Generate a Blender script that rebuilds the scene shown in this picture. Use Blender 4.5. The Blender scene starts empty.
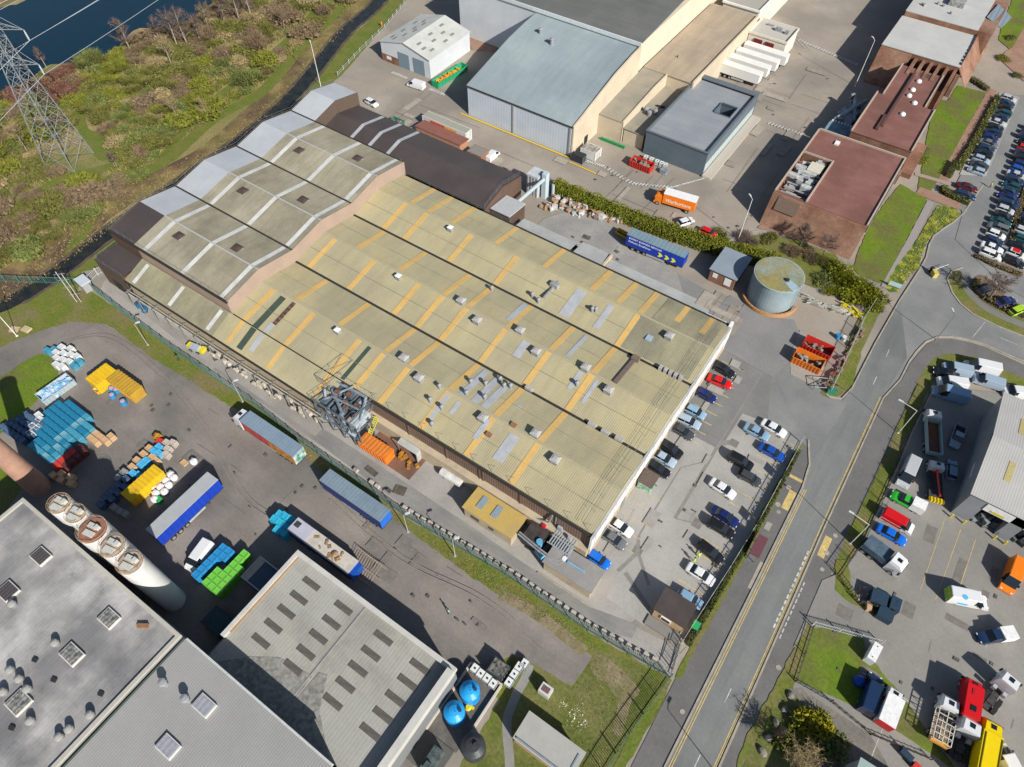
import bpy, math, random
from mathutils import Vector, Matrix
PI=math.pi
S=bpy.context.scene
COL=S.collection
# ------------------------------------------------------------------ camera (site grid: x along the long sides, y across)
F=691.0; CX,CY=512.0,383.5; CAMH=103.0
_A=Vector((-1724,959.5,-F)).normalized(); _B=Vector((800,939.5,-F)).normalized()
_Z=_A.cross(_B).normalized()
if _Z.y<0: _Z=-_Z
_U=(-_A).normalized(); _V=_Z.cross(_U).normalized()
ROT=Matrix((_U,_V,_Z))          # world = ROT @ cam
def P(px,py,z=0.0):
    d=ROT@Vector((px-CX,-(py-CY),-F)); t=(z-CAMH)/d.z
    return (d.x*t,d.y*t)
def PZ(o,s,x,y,z=0.0): return P(o[0]+x/s,o[1]+y/s,z)
cam=bpy.data.cameras.new('camera'); co=bpy.data.objects.new('camera',cam); COL.objects.link(co)
cam.sensor_fit='HORIZONTAL'; cam.sensor_width=36; cam.lens=36*F/1024
co.matrix_world=Matrix.Translation((0,0,CAMH))@ROT.to_4x4()
cam.clip_start=1; cam.clip_end=4000; S.camera=co
# ------------------------------------------------------------------ light
w=bpy.data.worlds.new('World'); S.world=w; w.use_nodes=True
nt=w.node_tree; bg=nt.nodes['Background']; sk=nt.nodes.new('ShaderNodeTexSky'); sk.sky_type='NISHITA'; sk.sun_disc=False
SD=Vector((0.934,-0.357,0)).normalized(); EL=math.radians(34.3)
sk.sun_elevation=EL; sk.sun_rotation=math.atan2(SD.x,SD.y)
nt.links.new(sk.outputs[0],bg.inputs[0]); bg.inputs[1].default_value=0.068
sl=bpy.data.lights.new('sun','SUN'); sl.energy=4.9; sl.angle=math.radians(.55); sl.color=(1,.955,.88)
so=bpy.data.objects.new('sun',sl); COL.objects.link(so)
d=Vector((SD.x*math.cos(EL),SD.y*math.cos(EL),math.sin(EL)))
so.rotation_euler=d.to_track_quat('Z','Y').to_euler(); so.location=(0,0,150)
S.view_settings.view_transform='Standard'; S.view_settings.look='None'; S.view_settings.gamma=1; S.view_settings.exposure=0.36
# ------------------------------------------------------------------ materials
def srgb(c):
    return tuple(((x/255)/12.92 if x/255<=.04045 else ((x/255+.055)/1.055)**2.4) for x in c)
MC={}
def mat(name,c,c2=None,sc=.25,r=.85,fine=.18,stripe=None,sdark=.25,metal=0.0,amt=1.0,bump=0.0,c3=None,sc3=.06,spec=.3,stain=0.0,streak=None,patch=None):
    """procedural material. c,c2,c3 linear base colours mixed by noise; fine = grain; stripe=(axis,period m)"""
    if name in MC: return MC[name]
    m=bpy.data.materials.new(name); m.use_nodes=True; t=m.node_tree; N=t.nodes; L=t.links
    b=N['Principled BSDF']; b.inputs['Roughness'].default_value=r; b.inputs['Metallic'].default_value=metal
    b.inputs['Specular IOR Level'].default_value=spec
    tc=N.new('ShaderNodeTexCoord'); co_=tc.outputs['Object']
    def noise(s,det=6,ro=.6,vec=co_):
        n=N.new('ShaderNodeTexNoise'); n.inputs['Scale'].default_value=s; n.inputs['Detail'].default_value=det; n.inputs['Roughness'].default_value=ro
        L.new(vec,n.inputs['Vector']); return n.outputs['Fac']
    def ramp(v,a,bb,lo=0.0,hi=1.0):
        mr=N.new('ShaderNodeMapRange'); mr.inputs[1].default_value=a; mr.inputs[2].default_value=bb; mr.inputs[3].default_value=lo; mr.inputs[4].default_value=hi
        L.new(v,mr.inputs[0]); return mr.outputs[0]
    def mix(f,a,bb,mode='MIX'):
        x=N.new('ShaderNodeMix'); x.data_type='RGBA'; x.blend_type=mode
        if isinstance(f,(int,float)): x.inputs[0].default_value=f
        else: L.new(f,x.inputs[0])
        for i,q in ((6,a),(7,bb)):
            if isinstance(q,tuple): x.inputs[i].default_value=(*q[:3],1)
            else: L.new(q,x.inputs[i])
        return x.outputs[2]
    cur=tuple(c)
    if c2: cur=mix(ramp(noise(sc),.38,.62,0,amt),cur,tuple(c2))
    if c3: cur=mix(ramp(noise(sc3,5,.55),.45,.62),cur,tuple(c3))
    if patch:   # rectangular repair patches / sheets of different age
        bx=N.new('ShaderNodeTexBrick'); bx.inputs['Scale'].default_value=1; bx.inputs['Brick Width'].default_value=patch[0]; bx.inputs['Row Height'].default_value=patch[1]
        bx.inputs['Mortar Size'].default_value=patch[3] if len(patch)>3 else 0.0; bx.inputs['Color1'].default_value=(1,1,1,1); v=1-patch[2]; bx.inputs['Color2'].default_value=(v,v,v,1); bx.inputs['Mortar'].default_value=(v*.8,v*.8,v*.8,1)
        L.new(co_,bx.inputs['Vector']); cur=mix(1.0,cur,bx.outputs['Color'],'MULTIPLY')
    if streak:  # long dirty runs along an axis
        mp=N.new('ShaderNodeMapping'); L.new(co_,mp.inputs[0]); mp.inputs['Scale'].default_value=((.12,1.2,1) if streak[0]=='x' else (1.2,.12,1))
        f=ramp(noise(streak[1],5,.7,mp.outputs[0]),.42,.7,1,1-streak[2])
        cb=N.new('ShaderNodeCombineColor'); [L.new(f,cb.inputs[i]) for i in range(3)]
        cur=mix(1.0,cur,cb.outputs[0],'MULTIPLY')
    if stain:
        f=ramp(noise(.35,8,.75),.58,.72,1,1-stain); cb=N.new('ShaderNodeCombineColor'); [L.new(f,cb.inputs[i]) for i in range(3)]
        cur=mix(1.0,cur,cb.outputs[0],'MULTIPLY')
    if fine:
        f=ramp(noise(2.2,8,.75),.3,.7,1-fine,1+fine); cb=N.new('ShaderNodeCombineColor'); [L.new(f,cb.inputs[i]) for i in range(3)]
        cur=mix(1.0,cur,cb.outputs[0],'MULTIPLY')
    hgt=None
    if stripe:
        wv=N.new('ShaderNodeTexWave'); wv.bands_direction='X' if stripe[0]=='x' else ('Y' if stripe[0]=='y' else 'Z'); wv.inputs['Scale'].default_value=.31416/stripe[1]
        L.new(co_,wv.inputs['Vector']); f=ramp(wv.outputs['Fac'],0,1,1-sdark,1); cb=N.new('ShaderNodeCombineColor'); [L.new(f,cb.inputs[i]) for i in range(3)]
        cur=mix(1.0,cur,cb.outputs[0],'MULTIPLY'); hgt=wv.outputs['Fac']
    if isinstance(cur,tuple): b.inputs['Base Color'].default_value=(*cur[:3],1)
    else: L.new(cur,b.inputs['Base Color'])
    if bump:
        bp=N.new('ShaderNodeBump'); bp.inputs['Strength'].default_value=bump; bp.inputs['Distance'].default_value=.08
        L.new(hgt if hgt else noise(3,6,.7),bp.inputs['Height']); L.new(bp.outputs[0],b.inputs['Normal'])
    MC[name]=m; return m
def paint(name,c,r=.35,spec=.5,metal=0.0): return mat(name,c,r=r,fine=.05,spec=spec,metal=metal)
def g(x): return (x,x,x)
# ------------------------------------------------------------------ mesh building
class MB:
    def __init__(s): s.v=[]; s.f=[]; s.mi=[]; s.cur=0
    def face(s,pts,flip=False):
        n=len(s.v); s.v+= [tuple(p) for p in pts]; idx=list(range(n,n+len(pts))); s.f.append(idx[::-1] if flip else idx); s.mi.append(s.cur)
    def hexa(s,b,t):      # bottom 4 ccw, top 4 ccw
        n=len(s.v); s.v+=[tuple(p) for p in b]+[tuple(p) for p in t]
        for q in ((3,2,1,0),(4,5,6,7),(0,1,5,4),(1,2,6,5),(2,3,7,6),(3,0,4,7)): s.f.append([n+i for i in q]); s.mi.append(s.cur)
    def box(s,x0,x1,y0,y1,z0,z1):
        s.hexa([(x0,y0,z0),(x1,y0,z0),(x1,y1,z0),(x0,y1,z0)],[(x0,y0,z1),(x1,y0,z1),(x1,y1,z1),(x0,y1,z1)]); return s
    def rbox(s,cx,cy,z0,l,w_,h,a=0,taper=1.0):
        c,sn=math.cos(a),math.sin(a)
        def r(x,y,z): return (cx+x*c-y*sn,cy+x*sn+y*c,z)
        l/=2; w_/=2; tl=l*taper; tw=w_*taper
        s.hexa([r(-l,-w_,z0),r(l,-w_,z0),r(l,w_,z0),r(-l,w_,z0)],[r(-tl,-tw,z0+h),r(tl,-tw,z0+h),r(tl,tw,z0+h),r(-tl,tw,z0+h)]); return s
    def prism(s,poly,z0,z1):
        n=len(s.v); k=len(poly); ar=sum(poly[i][0]*poly[(i+1)%k][1]-poly[(i+1)%k][0]*poly[i][1] for i in range(k))
        if ar<0: poly=poly[::-1]
        s.v+=[(x,y,z0) for x,y in poly]+[(x,y,z1) for x,y in poly]
        s.f.append([n+i for i in range(k)][::-1]); s.f.append([n+k+i for i in range(k)]); s.mi+=[s.cur]*2
        for i in range(k):
            j=(i+1)%k; s.f.append([n+i,n+j,n+k+j,n+k+i]); s.mi.append(s.cur)
        return s
    def slab(s,pts,th):   # 4 top pts ccw, thickness downwards
        s.hexa([(x,y,z-th) for x,y,z in pts],pts); return s
    def xprof(s,prof,x0,x1):   # profile (y,z) extruded along x
        k=len(prof); ar=sum(prof[i][0]*prof[(i+1)%k][1]-prof[(i+1)%k][0]*prof[i][1] for i in range(k))
        if ar<0: prof=prof[::-1]
        n=len(s.v); s.v+=[(x0,y,z) for y,z in prof]+[(x1,y,z) for y,z in prof]
        s.f.append([n+i for i in range(k)][::-1]); s.f.append([n+k+i for i in range(k)]); s.mi+=[s.cur]*2
        for i in range(k):
            j=(i+1)%k; s.f.append([n+i,n+j,n+k+j,n+k+i]); s.mi.append(s.cur)
        return s
    def yprof(s,prof,y0,y1):   # profile (x,z) extruded along y
        m=MB(); m.xprof(prof,y0,y1); n=len(s.v)
        s.v+=[(b,a,c) for a,b,c in m.v]; s.f+=[[n+i for i in f][::-1] for f in m.f]; s.mi+=[s.cur]*len(m.f); return s
    def tube(s,a,b,r=.05,n=5,r2=None):
        a=Vector(a); b=Vector(b); dd=b-a
        if dd.length<1e-6: return s
        q=dd.to_track_quat('Z','Y'); r2=r if r2 is None else r2; k=len(s.v)
        for p,rr in ((a,r),(b,r2)):
            for i in range(n):
                an=2*PI*i/n; s.v.append(tuple(p+q@Vector((rr*math.cos(an),rr*math.sin(an),0))))
        for i in range(n):
            j=(i+1)%n; s.f.append([k+i,k+j,k+n+j,k+n+i])
        s.f.append([k+i for i in range(n)][::-1]); s.f.append([k+n+i for i in range(n)]); s.mi+=[s.cur]*(n+2); return s
    def path(s,pts,r=.05,n=5):
        for i in range(len(pts)-1): s.tube(pts[i],pts[i+1],r,n)
        return s
    def lathe(s,cx,cy,prof,n=24):
        k=len(s.v); m=len(prof)
        for r,z in prof:
            for i in range(n): an=2*PI*i/n; s.v.append((cx+r*math.cos(an),cy+r*math.sin(an),z))
        for j in range(m-1):
            for i in range(n):
                i2=(i+1)%n; s.f.append([k+j*n+i,k+j*n+i2,k+(j+1)*n+i2,k+(j+1)*n+i]); s.mi.append(s.cur)
        s.f.append([k+i for i in range(n)][::-1]); s.f.append([k+(m-1)*n+i for i in range(n)]); s.mi+=[s.cur]*2; return s
    def loft(s,rings):
        k=len(s.v); m=len(rings[0])
        for rg in rings: s.v+=[tuple(p) for p in rg]
        for j in range(len(rings)-1):
            for i in range(m):
                i2=(i+1)%m; s.f.append([k+j*m+i,k+j*m+i2,k+(j+1)*m+i2,k+(j+1)*m+i]); s.mi.append(s.cur)
        s.f.append([k+i for i in range(m)][::-1]); s.f.append([k+(len(rings)-1)*m+i for i in range(m)]); s.mi+=[s.cur]*2; return s
    def mesh(s,name):
        me=bpy.data.meshes.new(name); me.from_pydata(s.v,[],s.f); 
        if any(s.mi): me.polygons.foreach_set('material_index',s.mi)
        me.update(); return me
    def build(s,name,m=None,parent=None,loc=None,rz=0,smooth=False,fixn=False):
        me=s.mesh(name)
        if fixn or True:
            import bmesh
            if len(me.polygons)<20000:
                bm=bmesh.new(); bm.from_mesh(me); bmesh.ops.recalc_face_normals(bm,faces=bm.faces); bm.to_mesh(me); bm.free()
        for q in (m if isinstance(m,(list,tuple)) else [m]):
            if q: me.materials.append(q)
        if smooth: me.polygons.foreach_set('use_smooth',[True]*len(me.polygons))
        o=bpy.data.objects.new(name,me); COL.objects.link(o)
        if parent: o.parent=parent
        if loc: o.location=loc
        o.rotation_euler=(0,0,rz)
        return o
def tag(o,label,cat,group=None,kind=None):
    if label: o['label']=label
    if cat: o['category']=cat
    if group: o['group']=group
    if kind: o['kind']=kind
    return o
def thing(name,label,cat,x=0,y=0,z=0,rz=0,group=None):
    o=bpy.data.objects.new(name,None); COL.objects.link(o); o.location=(x,y,z); o.rotation_euler=(0,0,rz); o.empty_display_size=.5
    return tag(o,label,cat,group)
KIDS={}
def dup(root,x,y,rz=0,z=0,label=None,group=None,scale=None):
    r=root.copy(); COL.objects.link(r); r.location=(x,y,z); r.rotation_euler=(0,0,rz)
    if scale: r.scale=(scale,)*3 if not isinstance(scale,tuple) else scale
    if label: r['label']=label
    if group: r['group']=group
    if root.name not in KIDS: KIDS[root.name]=[(c,list(c.children)) for c in root.children]
    for c,gc in KIDS[root.name]:
        k=c.copy(); COL.objects.link(k); k.parent=r
        for q in gc:
            e=q.copy(); COL.objects.link(e); e.parent=k
    return r
def sheet(name,pts,z,m,cat=None,label=None,kind='structure'):
    me=bpy.data.meshes.new(name); k=len(pts); ar=sum(pts[i][0]*pts[(i+1)%k][1]-pts[(i+1)%k][0]*pts[i][1] for i in range(k))
    if ar<0: pts=pts[::-1]
    me.from_pydata([(x,y,z) for x,y in pts],[],[list(range(k))]); me.materials.append(m); me.update()
    o=bpy.data.objects.new(name,me); COL.objects.link(o); tag(o,label,cat,None,kind); return o
def rough(pts,step=.9,amp=.14,seed=0):
    rr=random.Random(int(pts[0][0]*13+pts[0][1]*7)&4095); out=[]
    for i,p in enumerate(pts):
        q=pts[(i+1)%len(pts)]; l=math.hypot(q[0]-p[0],q[1]-p[1]); n=min(160,max(1,int(l/step)))
        for k in range(n):
            t=k/n; j=amp if k else 0
            out.append((p[0]+(q[0]-p[0])*t+rr.uniform(-j,j),p[1]+(q[1]-p[1])*t+rr.uniform(-j,j)))
    return out
def pp(pts): return [P(x,y) for x,y in pts]
def zz(o,s,pts): return [P(o[0]+x/s,o[1]+y/s) for x,y in pts]
def smooth(pts,n=4,closed=True):
    out=[]; k=len(pts)
    for i in range(k if closed else k-1):
        p0,p1,p2,p3=(pts[(i+j)%k] if closed else pts[min(max(i+j,0),k-1)] for j in (-1,0,1,2))
        for t in range(n):
            t/=n
            out.append(tuple(.5*((2*p1[c])+(-p0[c]+p2[c])*t+(2*p0[c]-5*p1[c]+4*p2[c]-p3[c])*t*t+(-p0[c]+3*p1[c]-3*p2[c]+p3[c])*t**3) for c in (0,1)))
    if not closed: out.append(pts[-1])
    return out
def rect(x0,x1,y0,y1): return [(x0,y0),(x1,y0),(x1,y1),(x0,y1)]
def strip(pts,wd):   # polyline -> ribbon polygon
    L=[];R=[]
    for i,p in enumerate(pts):
        a=pts[max(i-1,0)]; b=pts[min(i+1,len(pts)-1)]; dx,dy=b[0]-a[0],b[1]-a[1]; l=math.hypot(dx,dy) or 1
        L.append((p[0]-dy/l*wd/2,p[1]+dx/l*wd/2)); R.append((p[0]+dy/l*wd/2,p[1]-dx/l*wd/2))
    return L+R[::-1]
def ribbons(name,segs,z,m,kind='structure'):
    mb=MB(); c=0
    for pts,wd in segs:
        for i in range(len(pts)-1):
            q=strip([pts[i],pts[i+1]],wd); c+=1; zc=z+(c%97)*.00012; mb.face([(x,y,zc) for x,y in q[::-1]])
    me=mb.mesh(name); me.materials.append(m); o=bpy.data.objects.new(name,me); COL.objects.link(o); tag(o,None,None,None,kind)
    # make all faces point up
    import bmesh
    bm=bmesh.new(); bm.from_mesh(me)
    for f in bm.faces:
        f.normal_update()
        if f.normal.z<0: f.normal_flip()
    bm.to_mesh(me); bm.free(); return o
def text(body,size,name,m,parent,loc,rot,sx=1.0):
    cu=bpy.data.curves.new(name,'FONT'); cu.body=body; cu.size=size; cu.extrude=.01; cu.resolution_u=2
    o=bpy.data.objects.new(name+'_c',cu); COL.objects.link(o)
    dg=bpy.context.evaluated_depsgraph_get(); me=bpy.data.meshes.new_from_object(o.evaluated_get(dg)); bpy.data.objects.remove(o)
    me.materials.clear(); me.materials.append(m); q=bpy.data.objects.new(name,me); COL.objects.link(q)
    if parent: q.parent=parent
    q.location=loc; q.rotation_euler=rot; q.scale=(sx,1,1); return q
R=random.Random(7)
# ------------------------------------------------------------------ SETTING: ground, water, roads
M_grass=mat('lawn_grass',(.095,.165,.008),(.13,.175,.016),sc=.35,c3=(.12,.12,.035),sc3=.12,fine=.3,bump=.3)
M_verge=mat('verge_grass',(.1,.14,.015),(.15,.15,.03),sc=.3,c3=(.17,.145,.06),sc3=.14,fine=.35,bump=.3)
M_wild=mat('rough_grassland',(.22,.19,.075),(.13,.15,.035),sc=.14,c3=(.3,.23,.11),sc3=.07,fine=.4,bump=.4)
M_straw=mat('straw_bank',(.26,.19,.08),(.14,.12,.04),sc=.2,c3=(.1,.06,.04),sc3=.09,fine=.35,bump=.3)
M_green=mat('green_bank',(.1,.14,.018),(.15,.15,.035),sc=.3,fine=.3,bump=.3)
M_waste=mat('waste_ground',(.1,.125,.02),(.17,.155,.06),sc=.16,c3=(.075,.1,.015),sc3=.1,fine=.4,bump=.3)
M_yard=mat('worn_yard_asphalt',(.205,.182,.16),(.26,.232,.205),sc=.09,c3=(.15,.14,.13),sc3=.05,fine=.14,stain=.2,streak=('x',.22,.14))
M_conc=mat('pale_concrete',(.34,.325,.3),(.275,.26,.24),sc=.13,c3=(.36,.34,.31),sc3=.07,fine=.1,stain=.22,patch=(6,5,.06,.012))
M_tan=mat('tan_concrete',(.29,.25,.205),(.34,.3,.25),sc=.08,c3=(.24,.215,.185),sc3=.05,fine=.1,stain=.15,patch=(8,6,.05,.012))
M_cpark=mat('car_park_tarmac',(.32,.31,.29),(.36,.347,.325),sc=.15,c3=(.27,.262,.247),sc3=.06,fine=.1,stain=.18)
M_road=mat('grey_road',(.175,.185,.18),(.2,.208,.2),sc=.08,c3=(.145,.15,.148),sc3=.05,fine=.09,streak=('y',.5,.16))
M_road2=mat('entrance_road',(.2,.205,.2),(.235,.235,.228),sc=.1,c3=(.17,.175,.172),sc3=.07,fine=.09,stain=.12)
M_foot=mat('footway_asphalt',(.125,.124,.12),(.15,.147,.142),sc=.2,fine=.12,stain=.1)
M_kerb=mat('kerb_stone',(.36,.33,.27),(.28,.26,.22),sc=.6,fine=.12)
M_yline=mat('yellow_line_paint',(.6,.44,.16),(.42,.33,.15),sc=1.2,fine=.2)
M_wline=mat('white_line_paint',(.55,.55,.52),(.35,.35,.33),sc=1.2,fine=.2)
M_tar=mat('dark_tar_repair',(.19,.183,.17),(.22,.212,.197),sc=.5,fine=.15)
M_brickpave=mat('brick_paving',(.26,.15,.105),(.31,.2,.15),sc=.3,fine=.15)
M_red=mat('rusty_stained_slab',(.19,.1,.065),(.13,.075,.055),sc=.4,fine=.2)
M_water=mat('lake_water',(.003,.022,.04),r=.2,fine=0,spec=.22)
nt_=M_water.node_tree; bp=nt_.nodes.new('ShaderNodeBump'); nz=nt_.nodes.new('ShaderNodeTexNoise'); nz.inputs['Scale'].default_value=1.2; nz.inputs['Detail'].default_value=5; bp.inputs['Strength'].default_value=.25; bp.inputs['Distance'].default_value=.1
nt_.links.new(nz.outputs[0],bp.inputs['Height']); nt_.links.new(bp.outputs[0],nt_.nodes['Principled BSDF'].inputs['Normal'])
M_ditch=mat('ditch_water',(.012,.017,.02),(.03,.03,.022),sc=.5,r=.25,fine=.2)
M_flower=mat('daffodil_bed',(.1,.15,.02),(.06,.1,.015),sc=.6,c3=(.3,.3,.03),sc3=.5,fine=.5,bump=.3)
M_soil=mat('bare_soil_bed',(.13,.09,.06),(.17,.12,.08),sc=.6,fine=.25)
M_mud=mat('mud_bank',(.07,.055,.045),(.12,.09,.06),sc=.4,fine=.3)
sheet('ground',rect(-700,500,-250,900),0,M_tan)
Z=[.01]
def sh(name,pts,m,dz=.0018):
    Z[0]+=dz
    if m.name in ('lawn_grass','verge_grass','rough_grassland','straw_bank','green_bank','waste_ground','mud_bank','worn_yard_asphalt','bare_earth','daffodil_bed','bare_soil_bed','ditch_water'): pts=rough(pts)
    return sheet(name,pts,Z[0],m)
# wild land north-west
sh('rough_ground',pp([(-400,330),(-60,330),(0,312),(60,276),(108,232),(150,200),(240,160),(300,93),(345,37),(385,0),(480,-110),(300,-400),(-500,-300)]),M_wild)
sh('green_bank',smooth(pp([(405,2),(341,76),(318,90),(296,110),(260,140),(180,190),(122,236),(120,262),(82,272),(78,292),(60,300),(0,350),(-60,380),(-60,345),(0,313),(60,276),(112,232),(180,180),(290,104),(306,86),(345,40),(390,0),(480,-110),(505,-110)]),2),M_green)
# grass ribbons (mown path along the ditch)
def rib(name,pxs,wd,m): return sh(name,strip(smooth(pp(pxs),4,False),wd),m)
rib('straw_bank',[(-60,318),(0,285),(60,245),(110,205),(170,175),(215,150),(262,108),(292,84),(330,32),(362,0),(420,-60)],7.5,M_straw)
rib('mown_path',[(60,282),(110,180),(160,165),(215,118),(262,92),(300,48),(340,10),(385,-40)],3.5,M_green)
rib('mown_path',[(160,162),(200,112),(250,72),(300,28),(340,-20)],2.4,M_green)
sh('grass_clearing',smooth(pp([(72,112),(84,112),(88,128),(104,135),(116,148),(112,158),(98,160),(88,146),(76,128)]),3),M_green)
rib('mown_path',[(-20,215),(20,205),(60,180),(120,165)],3,M_green)
rib('ditch_bank',[(-60,338),(0,308),(58,272),(110,232),(180,184),(240,142),(280,108),(306,81),(345,32),(386,-6),(460,-100)],5.6,M_mud)
rib('ditch',[(-60,338),(0,308),(58,272),(110,232),(180,184),(240,142),(280,108),(306,81),(345,32),(386,-6),(460,-100)],3.9,M_ditch)
# lake
sh('lake',smooth(pp([(225,-4),(205,8),(175,30),(140,28),(124,40),(112,55),(100,58),(86,62),(60,64),(47,66),(25,82),(0,92),(-60,120),(-200,190),(-400,100),(-200,-60),(-40,40),(0,8),(30,-2),(100,-60),(260,-80),(260,-30)]),3),M_water)
rib('sandy_shore',[(-100,55),(-30,22),(0,4),(30,-8),(70,-30)],4,M_straw)
# south-west yard
YR=pp([(-60,372),(0,348),(37,332),(70,322),(107,324),(125,337),(150,357),(185,377),(210,394),(232,407),(270,435),(303,456),(330,478),(401,524),(468,575),(512,603),(557,630),(592,656),(572,686),(527,661),(512,655),(470,680),(420,760),(300,900),(0,900),(-200,600),(-60,430)])
sh('lawn',pp([(-60,330),(0,313),(60,290),(76,292),(88,289),(125,314),(175,351),(256,405),(306,445),(348,475),(406,518),(506,574),(587,631),(672,680),(610,790),(560,900),(380,900),(500,700),(200,500),(-120,420)]),M_verge)
sh('yard',YR,M_yard)
sh('lawn',smooth(pp([(-60,395),(0,377),(15,367),(32,357),(45,354),(57,364),(58,376),(44,392),(36,402),(22,415),(6,430),(-60,460)]),2),M_grass)
sh('lawn',pp([(-60,440),(-5,438),(12,470),(22,490),(0,520),(-60,560)]),M_grass)
sh('waste_ground',smooth(pp([(600,650),(668,688),(640,740),(600,800),(500,900),(420,900),(470,790),(486,735),(500,706),(515,690),(527,668),(572,690)]),2),M_waste)
sh('bare_earth',smooth(pp([(596,655),(610,660),(640,690),(632,700),(622,735),(612,730),(618,700),(600,680),(590,668)]),2),mat('bare_earth',(.25,.2,.13),(.14,.13,.05),sc=.35,fine=.35))
rib('bare_earth_verge',[(500,594),(530,610),(560,632),(585,652)],1.7,mat('bare_earth',(.25,.2,.13)))
rib('footpath',zz((400,640),5.12,[(655,125),(635,200),(605,260),(565,340),(530,400),(545,500),(560,600),(565,720)]),0.1,M_conc) if False else sh('footpath',strip(smooth(zz((400,640),5.12,[(665,125),(640,200),(605,260),(570,340),(548,410),(550,500),(560,600),(565,720)]),3,False),1.25),mat('path_concrete',(.25,.245,.23),(.2,.2,.185),fine=.1))
# factory south yard
sh('factory_yard',[(-126,36),(-124,33.2),(-77,32.4),(-54,31.6),(-41,31.2),(-22,32),(-7,32),(5.5,33),(4,37),(-3,36),(-1.5,45),(3.8,46),(5.8,60),(6.6,80),(6.6,82),(-8,90),(-13.6,96),(-16,43),(-60,44),(-117,42),(-127,42)],M_conc)
sh('factory_lane',[(-63,32.6),(-41,31.8),(-22,32.7),(-7,32.8),(-1.8,34.3),(-2,36.6),(-9,34.9),(-22,34.9),(-30,35.2),(-62,35.4),(-90,34.5),(-90,33.2)],mat('lane_asphalt',(.2,.198,.19),(.25,.245,.23),sc=.2,fine=.1,streak=('x',.6,.15)))
sh('factory_lane',[(-124,35.8),(-100,34.0),(-76,33.6),(-64,33.4),(-64,35.8),(-90,35.9),(-116,36)],mat('pale_lane',(.3,.285,.265),(.24,.23,.215),sc=.12,fine=.1,stain=.25))
sh('stained_slab',[(-55.4,41),(-45,41.2),(-45,36),(-50.6,36.1),(-55.4,38)],M_red)
# car park
sh('entrance_apron',[(-13,90),(-8,103),(0,103),(3.5,96),(7,92.4),(9.6,92),(9.4,77),(6.6,80.4),(6,70),(-4,70)],M_road2)
sh('car_park',[(-13.3,42),(-8.3,41.8),(-8,37.5),(-1.2,37),(-1.2,38.4),(4.2,38.2),(5.8,52),(6.7,80.6),(1.2,80.8),(-6,81.5),(-6,93),(-13,100),(-13.3,91)],M_cpark)
sh('car_park_lane',[(-13.3,92),(-4.5,95.3),(0,80.9),(-4.4,80.3),(-4.6,71.0),(-7.2,71),(-13.3,71)],mat('newer_tarmac',(.16,.16,.156),(.19,.188,.18),sc=.2,fine=.1))
# concrete rectangles and tar repairs in the car park
ribbons('tar_repair',[([(-5.2,55),(-5.2,72)],.55),([(-5.2,72),(-5.0,92)],.28),([(-5.2,72),(-3.6,73.6)],1.0),([(-8.6,58),(-8.6,49)],.3),([(-8.6,64),(-8.6,58)],.25),([(-8.6,49),(-7.4,46.5),(-8.5,42)],.6),([(-7.4,46.5),(-3.5,42.8)],.5),([(-7.4,42.5),(-1.6,39.5)],.7),([(-5.2,68),(-8.6,64)],.22),([(-5.2,55),(-1.8,56.2)],.2),([(-1.8,56.2),(1.2,58)],.2)],Z[0]+.003,M_tar)
sh('drain_slab',rect(-2.6,-1.1,55.4,57.1),mat('slab_dark',(.17,.165,.15)))
sh('drain_slab',rect(-8.3,-6.8,46.0,47.6),mat('slab_dark',(.17,.165,.15)))
sh('drain_slab',rect(-3.9,-2.4,72.9,74.4),mat('slab_dark',(.17,.165,.15)))
# parking bay lines
segs=[]
for i in range(13):
    v=79.2-i*2.75; 
    if v>43: segs.append(([(0.9 if v>60 else -.4,v),(5.9 if v>60 else 4.6,v-.1)],.14))
for i in range(9):
    v=89.3-i*2.42
    segs.append(([(-12.4,v),(-7.9,v)],.12))
for i in range(5): segs.append(([(-12.4,46+i*2.6),(-7.9,46+i*2.6)],.09))
ribbons('bay_line',segs,Z[0]+.012,M_yline); Z[0]+=.004
# big public road and footways
sh('footway',[(5.9,33),(6.0,20),(4.8,-40),(9.6,-40),(9.7,53.8),(9.6,75.8),(8.6,79.5),(6.6,80.6)],M_foot)
sh('grass_verge',[(5.8,33),(5.3,45),(5.8,60),(6.2,80.4),(7.0,79.6),(7.0,60),(6.7,45),(6.4,33.2)],M_verge)
sh('grass_verge',[(4.2,31),(5.6,31),(5.2,-10),(3.8,-10)],M_verge)
RD=[(9.3,-60),(9.5,20),(9.7,54),(9.7,72),(9.2,77),(7.2,82),(2,86),(-3,92),(-5.5,97),(-8,101),(0,101),(4,94.5),(7.0,92.3),(9.4,93.3),(10.2,97),(10.4,110),(11.0,124),(11.6,134)]
pR=[P(x,y) for x,y in [(1024,362),(1000,352),(985,345),(968,340),(952,337),(938,337),(926,342),(917,351),(909,362),(900,380)]]
pL=[P(x,y) for x,y in [(920,269),(926,258),(929,245),(934,236),(943,229),(954,222),(963,214),(975,197),(983,185),(1010,130),(1024,102),(1060,40)]]
pI=[P(x,y) for x,y in [(1100,140),(1060,250),(1060,300),(1000,280),(965,268),(952,271),(947,279),(952,293),(960,304),(972,314),(996,326),(1024,337),(1060,350)]]
sh('road',RD+pL+[P(1120,40),P(1120,400)]+pR+[(15.3,98),(15.2,67),(15.4,43),(15.6,0),(15.5,-60)],M_road2)
sh('road',[(9.55,-60),(9.7,72),(9.2,78),(10.3,92),(10.4,110),(11,124),(16.3,110),(15.25,98),(15.15,67),(15.4,43),(15.5,-60)],M_road)
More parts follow.
